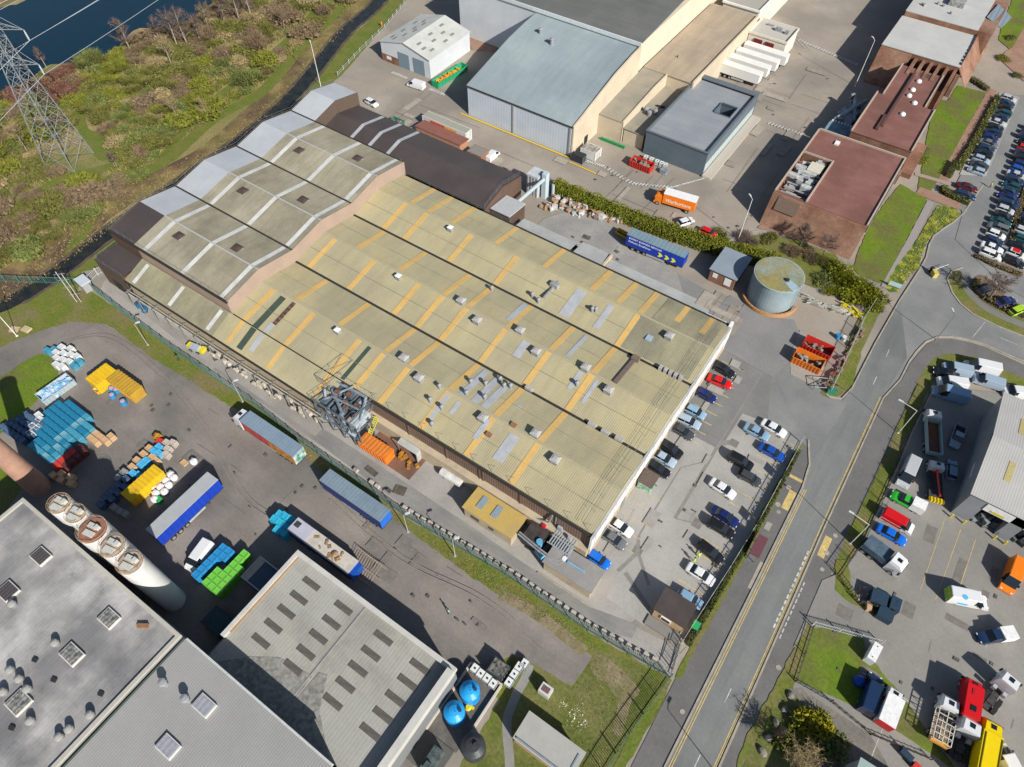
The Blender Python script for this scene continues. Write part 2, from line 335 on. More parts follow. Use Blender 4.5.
# right-hand footway and its verge
sh('footway',[(15.7,-60),(15.7,43),(15.5,67),(15.6,98)]+[P(x,y) for x,y in [(902,380),(910,364),(919,353),(927,344),(938,339),(952,339),(968,342),(985,347),(1000,354),(1024,365),(1060,382),(1060,400),(1024,379),(1000,368),(975,357),(950,354),(935,357),(926,367),(916,384)]]+[(19.4,103),(19.4,90),(19.2,80),(18.8,61),(18.8,51),(18.4,46),(18.3,36),(18.2,-60)],M_foot)
VR=[P(x,y) for x,y in [(916,384),(926,367),(935,357),(950,354),(975,357),(1000,368),(1024,379),(1060,400),(1060,412),(1024,392),(1000,378),(975,367),(950,362),(942,366),(936,376)]]+[(21.6,103),(21.3,92),(21.3,80),(21.0,68),(19.8,60.8),(18.9,61),(18.7,70),(19.3,82),(19.4,92)]
sh('grass_verge',VR,M_verge)
# island by the entrance
sh('island_verge',pp([(958,271),(952,271),(947,279),(952,293),(960,304),(972,314),(996,326),(1024,337),(1060,352),(1060,322),(1024,314),(1000,308),(975,290),(966,274)]),M_verge)
sh('footpath',strip(smooth(pp([(966,272),(968,290),(985,307),(1010,320),(1060,338)]),3,False),1.7),mat('path_asphalt',(.16,.16,.155),(.19,.185,.175),fine=.1))
sh('planting_bed',smooth(pp([(974,277),(972,291),(982,302),(1000,311),(1024,320),(1060,330),(1060,322),(1010,300),(1000,288),(985,276)]),2),M_soil)
# kerbs
def kerb(name,pts,wd=.28,h=.12,m=M_kerb):
    mb=MB()
    for i in range(len(pts)-1):
        q=strip([pts[i],pts[i+1]],wd); mb.prism(q,0,Z[0]+h)
    o=mb.build(name,m); tag(o,None,None,None,'structure'); return o
kerb('kerb',[(9.55,-60),(9.65,20),(9.8,54),(9.8,72),(9.2,77),(7.3,81.6)])
kerb('kerb',[(15.6,-60),(15.65,0),(15.5,43),(15.3,67),(15.4,98)]+pR[::-1])
kerb('kerb',[(4,94.9),(7,92.7),(9.2,93.6),(10.0,97),(10.2,110),(10.8,124)]+pL[:9])
kerb('kerb',pp([(962,268),(952,271),(947,279),(952,293),(960,304),(972,314),(996,326),(1024,337),(1060,352)]))
Z[0]+=.003
ribbons('double_yellow_line',[([(10.0,-60),(10.1,20),(10.2,54),(10.2,72)],.13),([(10.3,-60),(10.4,20),(10.5,54),(10.5,72)],.13),([(15.0,-60),(15.05,0),(14.95,43),(14.8,67),(14.85,98)],.13),([(15.25,-60),(15.3,0),(15.2,43),(15.05,67),(15.1,98)],.13)],Z[0],M_yline)
ribbons('centre_dash',[([(12.9,a),(12.9,a+2.2)],.13) for a in (-20,-10,2,13.5,24,34,100,108)]+[([P(1000,338),P(1017,345)],.12),([P(985,322),P(972,338)],.1),([P(1040,356),P(1057,364)],.12)],Z[0],M_wline)
ribbons('give_way_dash',[([(14.6,a),(14.6,a+.7)],.28) for a in [47.5+i*1.05 for i in range(14)]]+[([(15.9,a),(15.9,a+.7)],.2) for a in [46.5+i*1.05 for i in range(10)]]+[([(18.1,a),(18.1,a+.7)],.2) for a in [48+i*1.05 for i in range(10)]],Z[0]+.004,M_wline)
# tactile slabs and covers on the footways
for nm,r_,m in [('tactile_paving',(8.2,9.4,66.6,70.6),M_yline),('tactile_paving',(7.2,9.4,72.8,73.4),M_yline),('tactile_paving',(15.9,17.0,62,66),M_yline),('footway_patch',(7.3,8.2,61.5,63),M_kerb),('footway_patch',(9.0,9.5,51,56),M_kerb)]:
    sh(nm,rect(*r_),m)
def disc(x,y,r,n=12): return [(x+r*math.cos(2*PI*i/n),y+r*math.sin(2*PI*i/n)) for i in range(n)]
for x,y,r in [(7.9,70.8,.45),(7.6,66.8,.45),(8.2,65.6,.35),(17.2,66.8,.4),(17.1,63.2,.4),(17.4,60.2,.35),(8.6,29.6,.35),(17.3,42.6,.4)]: sh('utility_cover',disc(x,y,r),M_kerb)
# north yards: shadowed lanes are plain ground; darker asphalt around the tank
sh('north_lane',[(-62,97),(-62,103),(-57,109),(-30,105.5),(-19,104),(-18,106),(-10,104.5),(-5,107),(-3,104.5),(-1,101),(-3,91),(-13,92),(-22,95.5)],mat('blue_grey_tarmac',(.19,.19,.188),(.225,.22,.215),sc=.12,fine=.1,stain=.12))
sh('north_apron',[(-62.5,97),(-62,104),(-58,111),(-44,110.5),(-30,105.5),(-25,99.5),(-40,97.3)],mat('oily_apron',(.24,.235,.225),(.3,.29,.27),sc=.2,fine=.15,stain=.4))
sh('footpath',[(7.3,117.8),(8.5,119),(8.6,108.4),(7.9,97),(7.3,92.4),(6.1,92.2),(6.2,103)],M_foot)
sh('brick_apron',[(-131,164.7),(-126,160.5),(-118.3,152.8),(-112,156),(-113,166),(-124,167.5)],M_brickpave)
sh('skip_pad',[(-3,105),(1.6,105.3),(4.6,97.5),(4.2,93.4),(-.5,93.6),(-2,97)],mat('pale_pad',(.33,.3,.26),(.28,.26,.23),sc=.3,fine=.12,stain=.15))
sh('grass_verge',[P(x,y) for x,y in [(870,300),(888,302),(876,318),(862,350),(853,384),(840,396),(829,398),(820,394),(838,368),(858,320)]],M_verge)
# lawns by the brick offices
sh('lawn',zz((924,60),6.39,[(215,165),(400,210),(330,330),(240,500),(160,640),(95,760),(-20,735),(15,500),(45,350),(90,250),(150,262)]),M_grass)
sh('lawn',zz((768,192),4,[(480,30),(530,-30),(635,30),(550,200),(470,375),(360,330),(340,300),(400,140)]),M_grass)
sh('lawn',zz((924,160),6.39,[(-30,108),(80,145),(40,205),(-40,185)]),M_grass)
sh('lawn',pp([(1012,0),(1060,-60),(1100,-60),(1024,78),(1012,52),(998,40),(1003,22)]),M_grass)
sh('footpath',strip(zz((924,60),6.39,[(440,190),(350,350),(250,530),(110,790)]),2.0),M_brickpave)
sh('footpath',strip(zz((924,160),6.39,[(-60,90),(80,130),(170,160)]),1.3),mat('pale_path',(.3,.25,.2),fine=.1))
sh('footpath',strip(zz((924,160),6.39,[(-40,195),(60,235),(150,270),(290,310)]),3.2),M_brickpave)
sh('footpath',strip(zz((768,192),4,[(650,40),(560,215),(465,385)]),1.5),mat('grey_path',(.27,.25,.235),fine=.1))
sh('flower_bed',smooth(zz((768,192),4,[(680,55),(775,90),(700,140),(640,195),(610,260),(600,310),(560,330),(520,400),(470,385),(510,300),(600,190)]),2),M_flower)
sh('brick_forecourt',pp([(1000,60),(1024,82),(1060,40),(1040,0),(1012,48),(1005,52)]+[]),M_brickpave)
sh('parking_lane',pp([(1003,94),(1024,96),(1080,40),(1080,330),(1000,284),(985,268),(955,240),(962,215),(958,192),(957,182),(985,130)]),M_road2)
sh('car_bay',zz((924,60),6.39,[(480,210),(610,240),(395,745),(225,735)]),M_cpark)
sh('planting_strip',zz((924,160),6.39,[(310,600),(330,590),(630,720),(625,745),(590,755),(310,620)]),M_soil)
sh('planting_strip',zz((924,160),6.39,[(545,560),(610,290),(660,160),(700,160),(640,330),(570,590)]),M_soil)
# planted edge above the tank
sh('rough_grass_bank',smooth(zz((700,235),7.88,[(300,90),(380,20),(560,0),(800,60),(1000,140),(1090,190),(1000,420),(830,390),(800,300),(700,200),(540,160),(420,160)]),2),M_verge)
sh('kerbed_edge',strip(smooth(zz((700,235),7.88,[(90,140),(260,40),(380,-10),(560,-20),(800,40),(1000,120)]),2,False),1.0),M_kerb)
sh('brick_forecourt',zz((750,180),9.3,[(80,430),(150,400),(500,520),(480,570),(70,450)]),M_brickpave)
# depot yard bottom right
DP=[(22.4,106),(21.6,95),(21.4,80),(21.1,68),(20,60.6),(19.5,52),(20,40),(60,30),(80,80),(60,125),(30,110)]
sh('depot_yard',DP,mat('depot_asphalt',(.235,.225,.205),(.275,.26,.235),sc=.12,c3=(.2,.195,.18),sc3=.06,fine=.1,stain=.15))
sh('depot_entrance',[(18.0,58.5),(19.4,60.5),(25,56),(25,50),(20,47),(18.0,46.5)],mat('depot_asphalt',g(.2)))
sh('lawn',smooth(pp([(812,628),(826,628),(862,638),(872,660),(905,700),(930,735),(960,775),(880,720),(840,700),(796,680)]),1),M_grass)
sh('grass_verge',pp([(808,622),(812,628),(796,680),(760,740),(740,790),(725,800),(745,740)]),M_verge)
sh('grass_verge',pp([(836,560),(848,560),(850,585),(858,600),(884,612),(888,614),(870,614),(845,600),(834,590)]),M_verge)
sh('back_lane',pp([(786,690),(800,688),(830,708),(870,735),(890,770),(900,900),(700,900),(738,770)]),mat('back_lane_asphalt',(.14,.135,.125),(.2,.18,.15),sc=.3,fine=.25))
sh('waste_ground',pp([(738,770),(786,690),(800,700),(815,720),(800,790),(760,900),(680,900)]),M_waste)
ribbons('yard_line',[([P(862,673),P(892,690),P(908,702)],.12),([P(893,700),P(870,760)],.1)],Z[0]+.003,M_wline)
ribbons('yard_line',[([P(944,520),P(920,590)],.09),([P(960,530),P(935,600)],.09),([P(975,540),P(955,600)],.09)],Z[0]+.003,M_yline)
# hatched walkways and dashes on the north yard
sg=[]
for a,b,n in [((512+240/4,630/4),(512+370/4,668/4),14),((512+370/4,668/4),(512+480/4,735/4),9),((512+480/4,735/4),(512+640/4,752/4),12),((512+640/4,752/4),(512+770/4,715/4),12),((768,123),(768+140/4,541/4),11),((768+120/4,160/4),(768+360/4,262/4),22),((380+65/5.478,60+70/5.478),(380+150/5.478,60+105/5.478),8),((380+270/5.478,60+160/5.478),(380+360/5.478,60+195/5.478),8)]:
    for i in range(n):
        t=(i+.5)/n; x=a[0]+(b[0]-a[0])*t; y=a[1]+(b[1]-a[1])*t; p=P(x,y); sg.append(([(p[0]-.25,p[1]-.55),(p[0]+.1,p[1]+.55)],.42))
ribbons('walkway_dash',sg,Z[0]+.006,M_wline)
mk=MB()
for k in range(15):
    mk.face([(x,y,Z[0]+.003) for x,y in strip([(-66+k*.9,221+0*k),(-60+k*.9,221+k*0)],.2)]) if False else None
ribbons('bay_line',[([P(768-30+i*7,5+i*3.4),P(768+i*7-12,25+i*3.4)],.12) for i in range(9)],Z[0]+.003,mat('faded_line',g(.42)))
ribbons('yellow_edge_line',[([(-102,125.9),(-68.6,126.0)],.45),([(-68.3,124.6),(-60.5,124.4)],.4)],Z[0]+.005,mat('bright_yellow_paint',(.62,.42,.02),fine=.1))
ribbons('oil_stain',[([(-52,104.0),(-50.2,104.2)],1.3),([(-51.5,102.2),(-50,102.2)],.7),([(-44,104),(-43,103.8)],.8),([(-42.5,102),(-41.8,101.8)],.6),([(-54,102.5),(-53.2,102.4)],.5),([(-99,37.3),(-94,36.6)],1.2),([(-92,35.3),(-91,35)],.7),([(-52.5,33.8),(-50,33.6)],1.0),([(-46,33.4),(-44,33.9)],1.6),([(-47,32.7),(-46,32.5)],.7)],Z[0]+.004,mat('oil_stain',(.07,.06,.055),(.12,.1,.08),sc=1,fine=.3))
# repair patches, cracks and joints
def scatter(name,regs,m,n,lw,ww,seed,ang=None):
    rr=random.Random(seed); sg=[]
    for k in range(n):
        x0,x1,y0,y1=rr.choice(regs); x,y=rr.uniform(x0,x1),rr.uniform(y0,y1); a=(rr.choice([0,PI/2]) if ang is None else ang)+rr.uniform(-.05,.05); l=rr.uniform(*lw)/2; sg.append(([(x-l*math.cos(a),y-l*math.sin(a)),(x+l*math.cos(a),y+l*math.sin(a))],rr.uniform(*ww)))
    Z[0]+=.0015; ribbons(name,sg,Z[0],m); Z[0]+=.012
RG_Y=[(-100,-58,8,29),(-60,-20,20,28),(-92,-60,14,30)]; RG_N=[(-118,-62,110,124),(-60,-24,120,132),(-36,-25,136,200),(-52,-36,172,192),(-22,-14,92,104)]; RG_C=[(-7,5,44,80),(-13,-8,44,90)]; RG_R=[(10.5,14.8,0,96)]; RG_D=[(22,30,46,78),(24,52,50,76)]
m1=mat('older_dark_patch',(.14,.135,.125),(.17,.162,.15),sc=.8,fine=.15); m2=mat('newer_pale_patch',(.3,.285,.26),(.26,.245,.225),sc=.8,fine=.15); m3=mat('crack_line',(.09,.085,.08))
scatter('asphalt_patch',RG_Y+RG_D,mat('yard_patch',(.15,.138,.125),(.19,.172,.155),sc=.8,fine=.15),26,(1,5),(.6,2.2),1); scatter('concrete_patch',RG_N,mat('tan_patch',(.24,.21,.175),(.28,.25,.21),sc=.8,fine=.12),26,(1.5,6),(.8,2.6),2); scatter('concrete_patch',RG_N,mat('pale_tan_patch',(.36,.32,.27),(.32,.28,.23),sc=.8,fine=.12),20,(1.5,7),(.8,3),3)
scatter('joint_line',RG_N,mat('joint_grey',(.16,.14,.12)),34,(5,22),(.05,.09),4); scatter('crack_line',RG_Y+RG_C+RG_D,mat('crack_faint',(.14,.13,.12)),18,(1.5,6),(.03,.05),5); scatter('asphalt_patch',RG_C,mat('cp_patch',(.27,.26,.245),(.3,.29,.27),sc=.8,fine=.1),16,(1,4),(.5,1.8),6)

scatter('oil_spot',RG_Y+RG_C+RG_D+RG_N,mat('oil_spot',(.08,.072,.065),(.12,.11,.1),sc=2,fine=.3),80,(.25,.8),(.2,.6),9)
ribbons('tyre_mark',[(smooth([P(x+a,y+b) for x,y in q],6,False),.11) for a,b in ((0,0),(4,-3)) for q in ([(60,345),(105,338),(150,368),(200,425),(245,500),(300,530)],[(540,650),(480,600),(400,560),(330,500)])],Z[0]+.004,mat('tyre_mark',(.21,.188,.167),(.255,.228,.203),sc=.6,c3=(.25,.225,.2),sc3=.25))
# ------------------------------------------------------------------ THE FACTORY
B_cream=mat('cream_roof_sheet',(.5,.435,.25),(.455,.41,.262),sc=.12,c3=(.4,.36,.235),sc3=.07,r=.7,fine=.06,stain=.08,stripe=('x',.36),sdark=.24,streak=('y',.5,.12),patch=(11.1,4.2,.05,.006))
B_cream_d=mat('weathered_cream_roof',(.36,.33,.21),(.30,.285,.19),sc=.2,c3=(.25,.235,.165),sc3=.12,r=.8,fine=.1,stripe=('x',.36),sdark=.22,streak=('y',.6,.22))
B_old=mat('lichen_grey_roof',(.35,.315,.225),(.275,.255,.185),sc=.22,c3=(.4,.365,.27),sc3=.1,r=.85,fine=.1,stripe=('x',.36),sdark=.2,streak=('y',.7,.22),patch=(11,4.2,.1,.008))
B_orange=mat('orange_skylight_sheet',(.66,.42,.14),(.58,.39,.15),sc=.4,r=.5,fine=.08,stripe=('x',.36),sdark=.12,streak=('y',.6,.15))
B_white=mat('white_skylight_sheet',(.62,.62,.6),(.5,.5,.49),sc=.4,r=.5,fine=.06,stripe=('x',.36),sdark=.1)
B_silver=mat('silver_roof_sheet',(.45,.475,.5),(.4,.425,.45),sc=.15,r=.45,fine=.05,stripe=('x',.5),sdark=.08,metal=.0,patch=(8,20,.05,.004))
B_brown=mat('brown_roof_sheet',(.072,.058,.056),(.088,.072,.068),sc=.15,r=.55,fine=.06,stripe=('x',.5),sdark=.18,patch=(22,4.2,.06,.006))
B_brownw=mat('brown_wall_sheet',(.13,.085,.06),(.11,.072,.055),sc=.3,r=.6,fine=.08,stripe=('x',.4),sdark=.35)
B_pink=mat('pinkish_end_sheet',(.37,.275,.22),(.33,.25,.2),sc=.3,r=.7,fine=.05,stripe=('y',.4),sdark=.1)
B_pinkx=mat('pinkish_end_sheet_front',(.37,.275,.22),(.33,.25,.2),sc=.3,r=.7,fine=.05,stripe=('x',.4),sdark=.1)
B_rust=mat('red_brown_cladding',(.26,.17,.125),(.21,.14,.105),sc=.4,r=.7,fine=.08,stripe=('x',.45),sdark=.5)
B_creamw=mat('cream_painted_wall',(.48,.4,.28),(.4,.33,.24),sc=.35,r=.8,fine=.08,stain=.25)
B_fascia=mat('white_fascia',(.8,.8,.78),(.7,.7,.68),sc=.5,r=.5,fine=.05)
B_gut=mat('dark_gutter',(.03,.028,.025),r=.9,fine=.2)
B_rail=mat('galvanised_rail',(.22,.23,.23),r=.5,fine=.05,metal=.2)
B_cap=mat('brown_ridge_cap',(.2,.17,.13),r=.7)
B_vent=mat('grey_vent_metal',(.3,.31,.33),(.2,.21,.23),sc=1.5,r=.45,fine=.1)
B_ventlt=mat('pale_vent_lid',(.42,.41,.4),(.33,.32,.31),sc=2,r=.5,fine=.1)
B_dark=mat('dark_opening',(.025,.026,.028),fine=0)
B_greenst=mat('green_roof_sheet',(.045,.075,.055),(.06,.085,.065),sc=.5,fine=.1,stripe=('x',.36),sdark=.2)
B_patch=mat('pale_blue_new_sheet',(.42,.44,.47),(.36,.38,.4),sc=.6,r=.45,fine=.06,stripe=('x',.36),sdark=.12)
B_purl=mat('rusty_purlin_opening',(.2,.09,.06),(.09,.07,.06),sc=1.5,fine=.3,stripe=('y',.9),sdark=.5)
FAC=thing('factory_building','long factory with ridged cream roof, orange skylight strips and a raised grey west block','factory',-60,60,0)
def fp(mb,name,m): 
    o=mb.build(name,m,FAC); o.location=(60,-60,0); return o
EZ,RZ=7.4,8.85
BAYS=[(41.6,58.2),(58.2,75.0),(75.0,91.4)]
def zlow(y):   # roof height of the main part
    for a,b in BAYS:
        if a<=y<=b:
            t=(y-a)/(b-a); return EZ+(RZ-EZ)*(1-abs(2*t-1))
    return EZ
def slope(x0,x1,y0,y1,za,zb,th=.15):
    m=MB(); m.slab([(x0,y0,za),(x1,y0,za),(x1,y1,zb),(x0,y1,zb)],th); return m
def strp(x,y0,y1,zf,wd=1.1,name='skylight_strip',m=None,up=.035):
    mb=MB(); mb.slab([(x-wd/2,y0,zf(y0)+up),(x+wd/2,y0,zf(y0)+up),(x+wd/2,y1,zf(y1)+up),(x-wd/2,y1,zf(y1)+up)],.03); return fp(mb,name,m or B_orange)
for i,(a,b) in enumerate(BAYS):
    mid=(a+b)/2
    fp(slope(-90.9,-13.6,a+.25,mid,EZ,RZ),'roof_slope',B_cream)
    mb=MB(); fp(slope(-90.9,-13.6,mid,b-.25,RZ,EZ),'roof_slope',B_cream)
    mb=MB(); mb.box(-90.9,-13.9,mid-.18,mid+.18,RZ-.02,RZ+.05); fp(mb,'ridge_cap',mat('cream_ridge_cap',(.36,.33,.22),fine=.1))
fp(slope(-26,-14.6,83.3,91.0,RZ+.02,EZ+.1,.03),'weathered_sheeting',B_cream_d)
fp(slope(-28,-14.6,75.6,83.1,EZ+.1,RZ+.02,.03),'weathered_sheeting',B_cream_d)
for v in (58.2,75.0):
    mb=MB(); mb.box(-90.9,-14,v-.22,v+.22,EZ-.3,EZ+.06); fp(mb,'valley_gutter',B_gut)
mb=MB(); mb.box(-63.4,-13.6,41.3,41.65,EZ-.35,EZ-.02); fp(mb,'eaves_gutter',B_gut)
mb=MB(); mb.box(-69.4,-13.6,91.2,91.6,EZ-.35,EZ+.02); fp(mb,'eaves_gutter',B_gut)
# lower sheet laps
for a,b in BAYS:
    for t in (.25,.75):
        y=a+(b-a)*t; mb=MB(); z=zlow(y); mb.box(-90.9,-14,y-.05,y+.05,z-.02,z+.035); fp(mb,'sheet_lap',B_cream_d)
SL={'0f':(41.9,49.6),'0b':(50.2,57.9),'1f':(58.5,66.3),'1b':(66.9,74.7),'2f':(75.3,82.9),'2b':(83.5,91.1)}
ST={-87.6:'0f 1f',-82.2:'0b 1b 2b',-83.0:'2f',-77.2:'0f 1f',-77.5:'2f 2b',-71.5:'0b 1b 2b',-66.1:'0f 1f 2f',-60.6:'0f 0b 1f 1b 2b',-55.1:'0f 0b 1f 1b 2f',-49.2:'2b',-46.3:'0f 0b 1f 1b',-37.1:'0f 0b 1f 1b',-38.6:'2b',-32.9:'2b',-28.4:'0f 0b 1f 1b 2f 2b',-22.0:'2b',-17.0:'2b'}
for x,s_ in ST.items():
    for k in s_.split(): strp(x,*SL[k],zlow)
# green strips, opened purlins and pale replacement sheets
strp(-84.7,37.2,41.5,lambda y:5.6+(y-36.6)*.36,1.35,'green_sheet_strip',B_greenst); strp(-84.7,41.7,49.3,zlow,1.35,'green_sheet_strip',B_greenst)
strp(-63.6,42,49.4,zlow,.8,'green_sheet_strip',B_greenst)
strp(-82.0,44,49.4,zlow,.9,'open_purlin_strip',B_purl,.05)
strp(-82.3,41.9,44,zlow,1.1,'pale_replacement_sheet',B_patch)
strp(-82.4,38,41.4,lambda y:5.6+(y-36.6)*.36,1.1,'pale_replacement_sheet',B_patch)
for x,y0,y1,wd in [(-32.4,43.8,48.9,1.9),(-35.2,48.3,54.5,.8),(-37.6,45,48.9,1.0),(-39.6,50.3,56.6,1.3),(-41.6,50.3,57.5,1.3),(-44.2,50.3,57.6,1.2),(-46.0,44,49.2,.9),(-43.6,46.5,49,.8),(-40,75.8,82.4,2.1),(-33.6,76.6,82.2,1.2),(-47.3,68.5,74.3,1.2),(-41.6,62.5,66,1.5),(-34,67.3,74.2,.8),(-30.3,62,65.8,.9),(-27,61,65.8,.7)]:
    strp(x,y0,y1,zlow,wd,'pale_replacement_sheet',B_patch,.045)
# west low strip (front lean-to) and its eaves
def zlean(y): return 5.6+(y-36.6)*(EZ-5.6)/5.0
mb=slope(-116.2,-63.4,36.6,41.6,5.6,EZ); fp(mb,'lean_to_roof',B_cream)
fp(slope(-116.2,-91.2,36.6,41.6,5.63,EZ+.03,.02),'weathered_sheeting',B_cream_d)
for x in (-114,-103.6,-93): strp(x,37,41.2,lambda y:zlean(y)+.03,.85,'white_skylight_strip',B_white)
for x in (-87.6,-77.2,-66.1): strp(x,37,41.5,zlean,.95)
mb=MB(); mb.box(-116.2,-63.2,36.35,36.62,5.2,5.62); fp(mb,'eaves_gutter',B_gut)
mb=MB(); mb.box(-116,-63.2,36.75,36.95,0,5.25); fp(mb,'front_wall',B_creamw)
mb=MB(); mb.box(-63.4,-63.2,36.9,41.6,0,5.5); fp(mb,'front_wall',B_creamw)
# white fascia wall facing the car park
mb=MB(); mb.box(-13.6,-13.25,41.0,91.6,3.6,7.5); fp(mb,'white_fascia_wall',B_fascia)
mb=MB()
for i in range(16): mb.box(-13.25,-13.19,42+i*3.1,42.16+i*3.1,3.6,7.5)
mb.box(-13.25,-13.2,41.0,91.6,5.7,5.8); mb.box(-13.65,-13.2,41,91.6,7.5,7.56)
fp(mb,'fascia_joints',mat('fascia_joint_grey',g(.4)))
mb=MB(); mb.box(-13.7,-13.35,41.3,91.5,0,3.6); fp(mb,'lower_wall',B_creamw)
mb=MB()
for v in (46,52,60.5,69,77,86): mb.box(-13.34,-13.28,v-.7,v+.7,0,2.6)
fp(mb,'wall_door',mat('grey_steel_door',g(.2)))
# front wall of the main part: red-brown cladding over cream base, brown fascia
mb=MB(); mb.box(-63.2,-13.6,41.66,41.85,3.4,EZ-.3); fp(mb,'front_cladding',B_rust)
mb=MB(); mb.box(-63.2,-13.6,40.5,41.9,0,3.4); fp(mb,'base_wall',B_creamw)
mb=MB()
for x in (-49,-41,-34.3,-33.6,-26.4,-19.5): mb.box(x-.12,x+.12,41.5,41.66,3.3,EZ-.35)
fp(mb,'downpipe',mat('brown_downpipe',(.12,.08,.06)))
mb=MB(); mb.box(-69.4,-13.6,91.0,91.2,0,EZ-.3); fp(mb,'back_wall',B_rust)
# ---- high block
HZ,HR=10.3,11.8
HB=[(41.8,58.3),(58.3,75.1),(75.1,91.8)]
def zhi(y):
    for a,b in HB+[(91.8,106.2)]:
        if a<=y<=b:
            t=(y-a)/(b-a); return HZ+(HR-HZ)*(1-abs(2*t-1))
    return HZ
for a,b in HB:
    mid=(a+b)/2
    fp(slope(-117.2,-90.9,a+.2,mid,HZ,HR),'roof_slope',B_old); fp(slope(-117.2,-90.9,mid,b-.2,HR,HZ),'roof_slope',B_old)
    mb=MB(); mb.box(-117.2,-91,mid-.15,mid+.15,HR,HR+.05); fp(mb,'ridge_cap',mat('pale_ridge',g(.38)))
    ma=B_brown if a<45 else B_silver
    fp(slope(-124.8,-117.2,a+.2,mid,HZ,HR),'roof_slope',ma if a>45 else B_brown); fp(slope(-124.8,-117.2,mid,b-.2,HR,HZ),'roof_slope',B_silver)
    for x in (-114.2,-103.3,-92.6):
        strp(x,a+.3,mid-.1,zhi,.95,'white_skylight_strip',B_white); strp(x,mid+.1,b-.3,zhi,.95,'white_skylight_strip',B_white)
fp(slope(-124.8,-117.2,91.8,99,HZ,HR),'roof_slope',B_silver); fp(slope(-124.8,-117.2,99,106.2,HR,HZ),'roof_slope',B_silver)
for v in (58.3,75.1,91.8):
    mb=MB(); mb.box(-124.8,-90.9,v-.16,v+.16,HZ-.3,HZ+.06); fp(mb,'valley_gutter',B_gut)
mb=MB(); mb.box(-124.9,-90.8,41.55,41.95,HZ-.3,HZ+.03); fp(mb,'eaves_gutter',B_gut)
# end walls following the roof profile
def endwall(x,ys,top,bot,m,name='end_wall'):
    mb=MB(); mb.yprof([],0,0) if False else None
    for i in range(len(ys)-1):
        a,b=ys[i],ys[i+1]; mb.hexa([(x,a,bot(a)),(x+.15,a,bot(a)),(x+.15,b,bot(b)),(x,b,bot(b))],[(x,a,top(a)),(x+.15,a,top(a)),(x+.15,b,top(b)),(x,b,top(b))])
    return fp(mb,name,m)
ys=[41.8,50.05,58.3,66.7,75.1,83.45,91.8]
endwall(-90.95,ys,lambda y:zhi(y)+.05,lambda y:EZ-.3,B_pink)
endwall(-124.95,ys+[99,106.2],lambda y:zhi(y)+.05,lambda y:0,mat('brown_side_sheet',(.12,.085,.065),stripe=('y',.4),sdark=.3))
endwall(-117.3,[91.9,99,106.2],lambda y:zhi(y)+.05,lambda y:0,mat('brown_side_sheet',(.12,.085,.065)))
mb=MB(); mb.box(-116.2,-90.9,41.75,41.9,5.5,HZ-.25); fp(mb,'front_upper_wall',B_pinkx)
mb=MB(); mb.box(-124.9,-116.2,41.75,41.9,5.5,HZ-.25); fp(mb,'front_upper_wall',B_brownw)
mb=MB(); mb.box(-117,-90.9,91.8,91.95,5,HZ-.25); fp(mb,'back_upper_wall',B_brownw)
mb=MB(); mb.box(-124.9,-117.2,106.1,106.25,0,HZ-.2); fp(mb,'back_upper_wall',B_brownw)
# end walls of the main part inside the fascia / west end
endwall(-13.75,[41.6,49.9,58.2,66.6,75,83.2,91.4],lambda y:zlow(y)-.05,lambda y:7.3,B_cream)
# brown corner block
mb=MB(); mb.slab([(-125,36.4,6.4),(-116.2,36.4,6.4),(-116.2,41.9,6.7),(-125,41.9,6.7)],.2); fp(mb,'corner_roof',B_brown)
mb=MB(); mb.box(-124.9,-116.4,36.5,36.7,0,6.25); mb.box(-124.9,-124.7,36.7,41.8,0,6.4); mb.box(-116.4,-116.2,36.7,41.8,5.2,6.5); fp(mb,'corner_wall',B_brownw)
mb=MB(); mb.box(-122,-119.2,36.42,36.5,0,2.6); fp(mb,'loading_door',B_dark)
# brown northern range
ND=105.7
def zn(y): return 7.3+1.5*(1-abs(2*(y-91.9)/(ND-91.9)-1))
nm=(91.9+ND)/2
fp(slope(-117.1,-69.5,92.0,nm,7.3,8.8),'brown_roof_slope',B_brown); fp(slope(-117.1,-69.5,nm,ND,8.8,7.3),'brown_roof_slope',B_brown)
for x in (-109.0,-103.6,-98.2): strp(x,93.4,nm,zn,.9,'pale_skylight_strip',B_patch); strp(x,nm,ND-.3,zn,.9,'pale_skylight_strip',B_patch)
mb=MB(); mb.box(-117,-69.5,ND-.2,ND,0,7.1); fp(mb,'north_wall',mat('brick_red_wall',(.25,.13,.09),fine=.15))
endwall(-69.6,[92,nm,ND],lambda y:zn(y),lambda y:0,B_brownw)
mb=MB(); mb.box(-117.2,-69.4,91.75,92.05,7.3,7.5); fp(mb,'flashing',B_gut)
# roof guard rails
def rail(pts,h=1.0,step=2.2,r=.018,name='guard_rail'):
    mb=MB()
    for i in range(len(pts)-1):
        a=Vector(pts[i]); b=Vector(pts[i+1]); n=max(1,int((b-a).length/step))
        for hh in (h,h*.5): mb.tube(a+Vector((0,0,hh)),b+Vector((0,0,hh)),r,4)
        for k in range(n+1):
            p=a+(b-a)*k/n; mb.tube(p,p+Vector((0,0,h)),r,4)
    return fp(mb,name,B_rail)
rail([(-124.6,36.6,6.4),(-116.4,36.6,6.4)]); rail([(-124.6,36.6,6.4),(-124.6,41.7,6.6)])
rail([(-124.6,42.1,HZ),(-91.2,42.1,HZ)]); rail([(-124.6,42.1,HZ),(-124.6,50,HR),(-124.6,58.3,HZ),(-124.6,66.7,HR),(-124.6,75.1,HZ),(-124.6,83.4,HR),(-124.6,91.8,HZ),(-124.6,99,HR),(-124.6,106,HZ)])
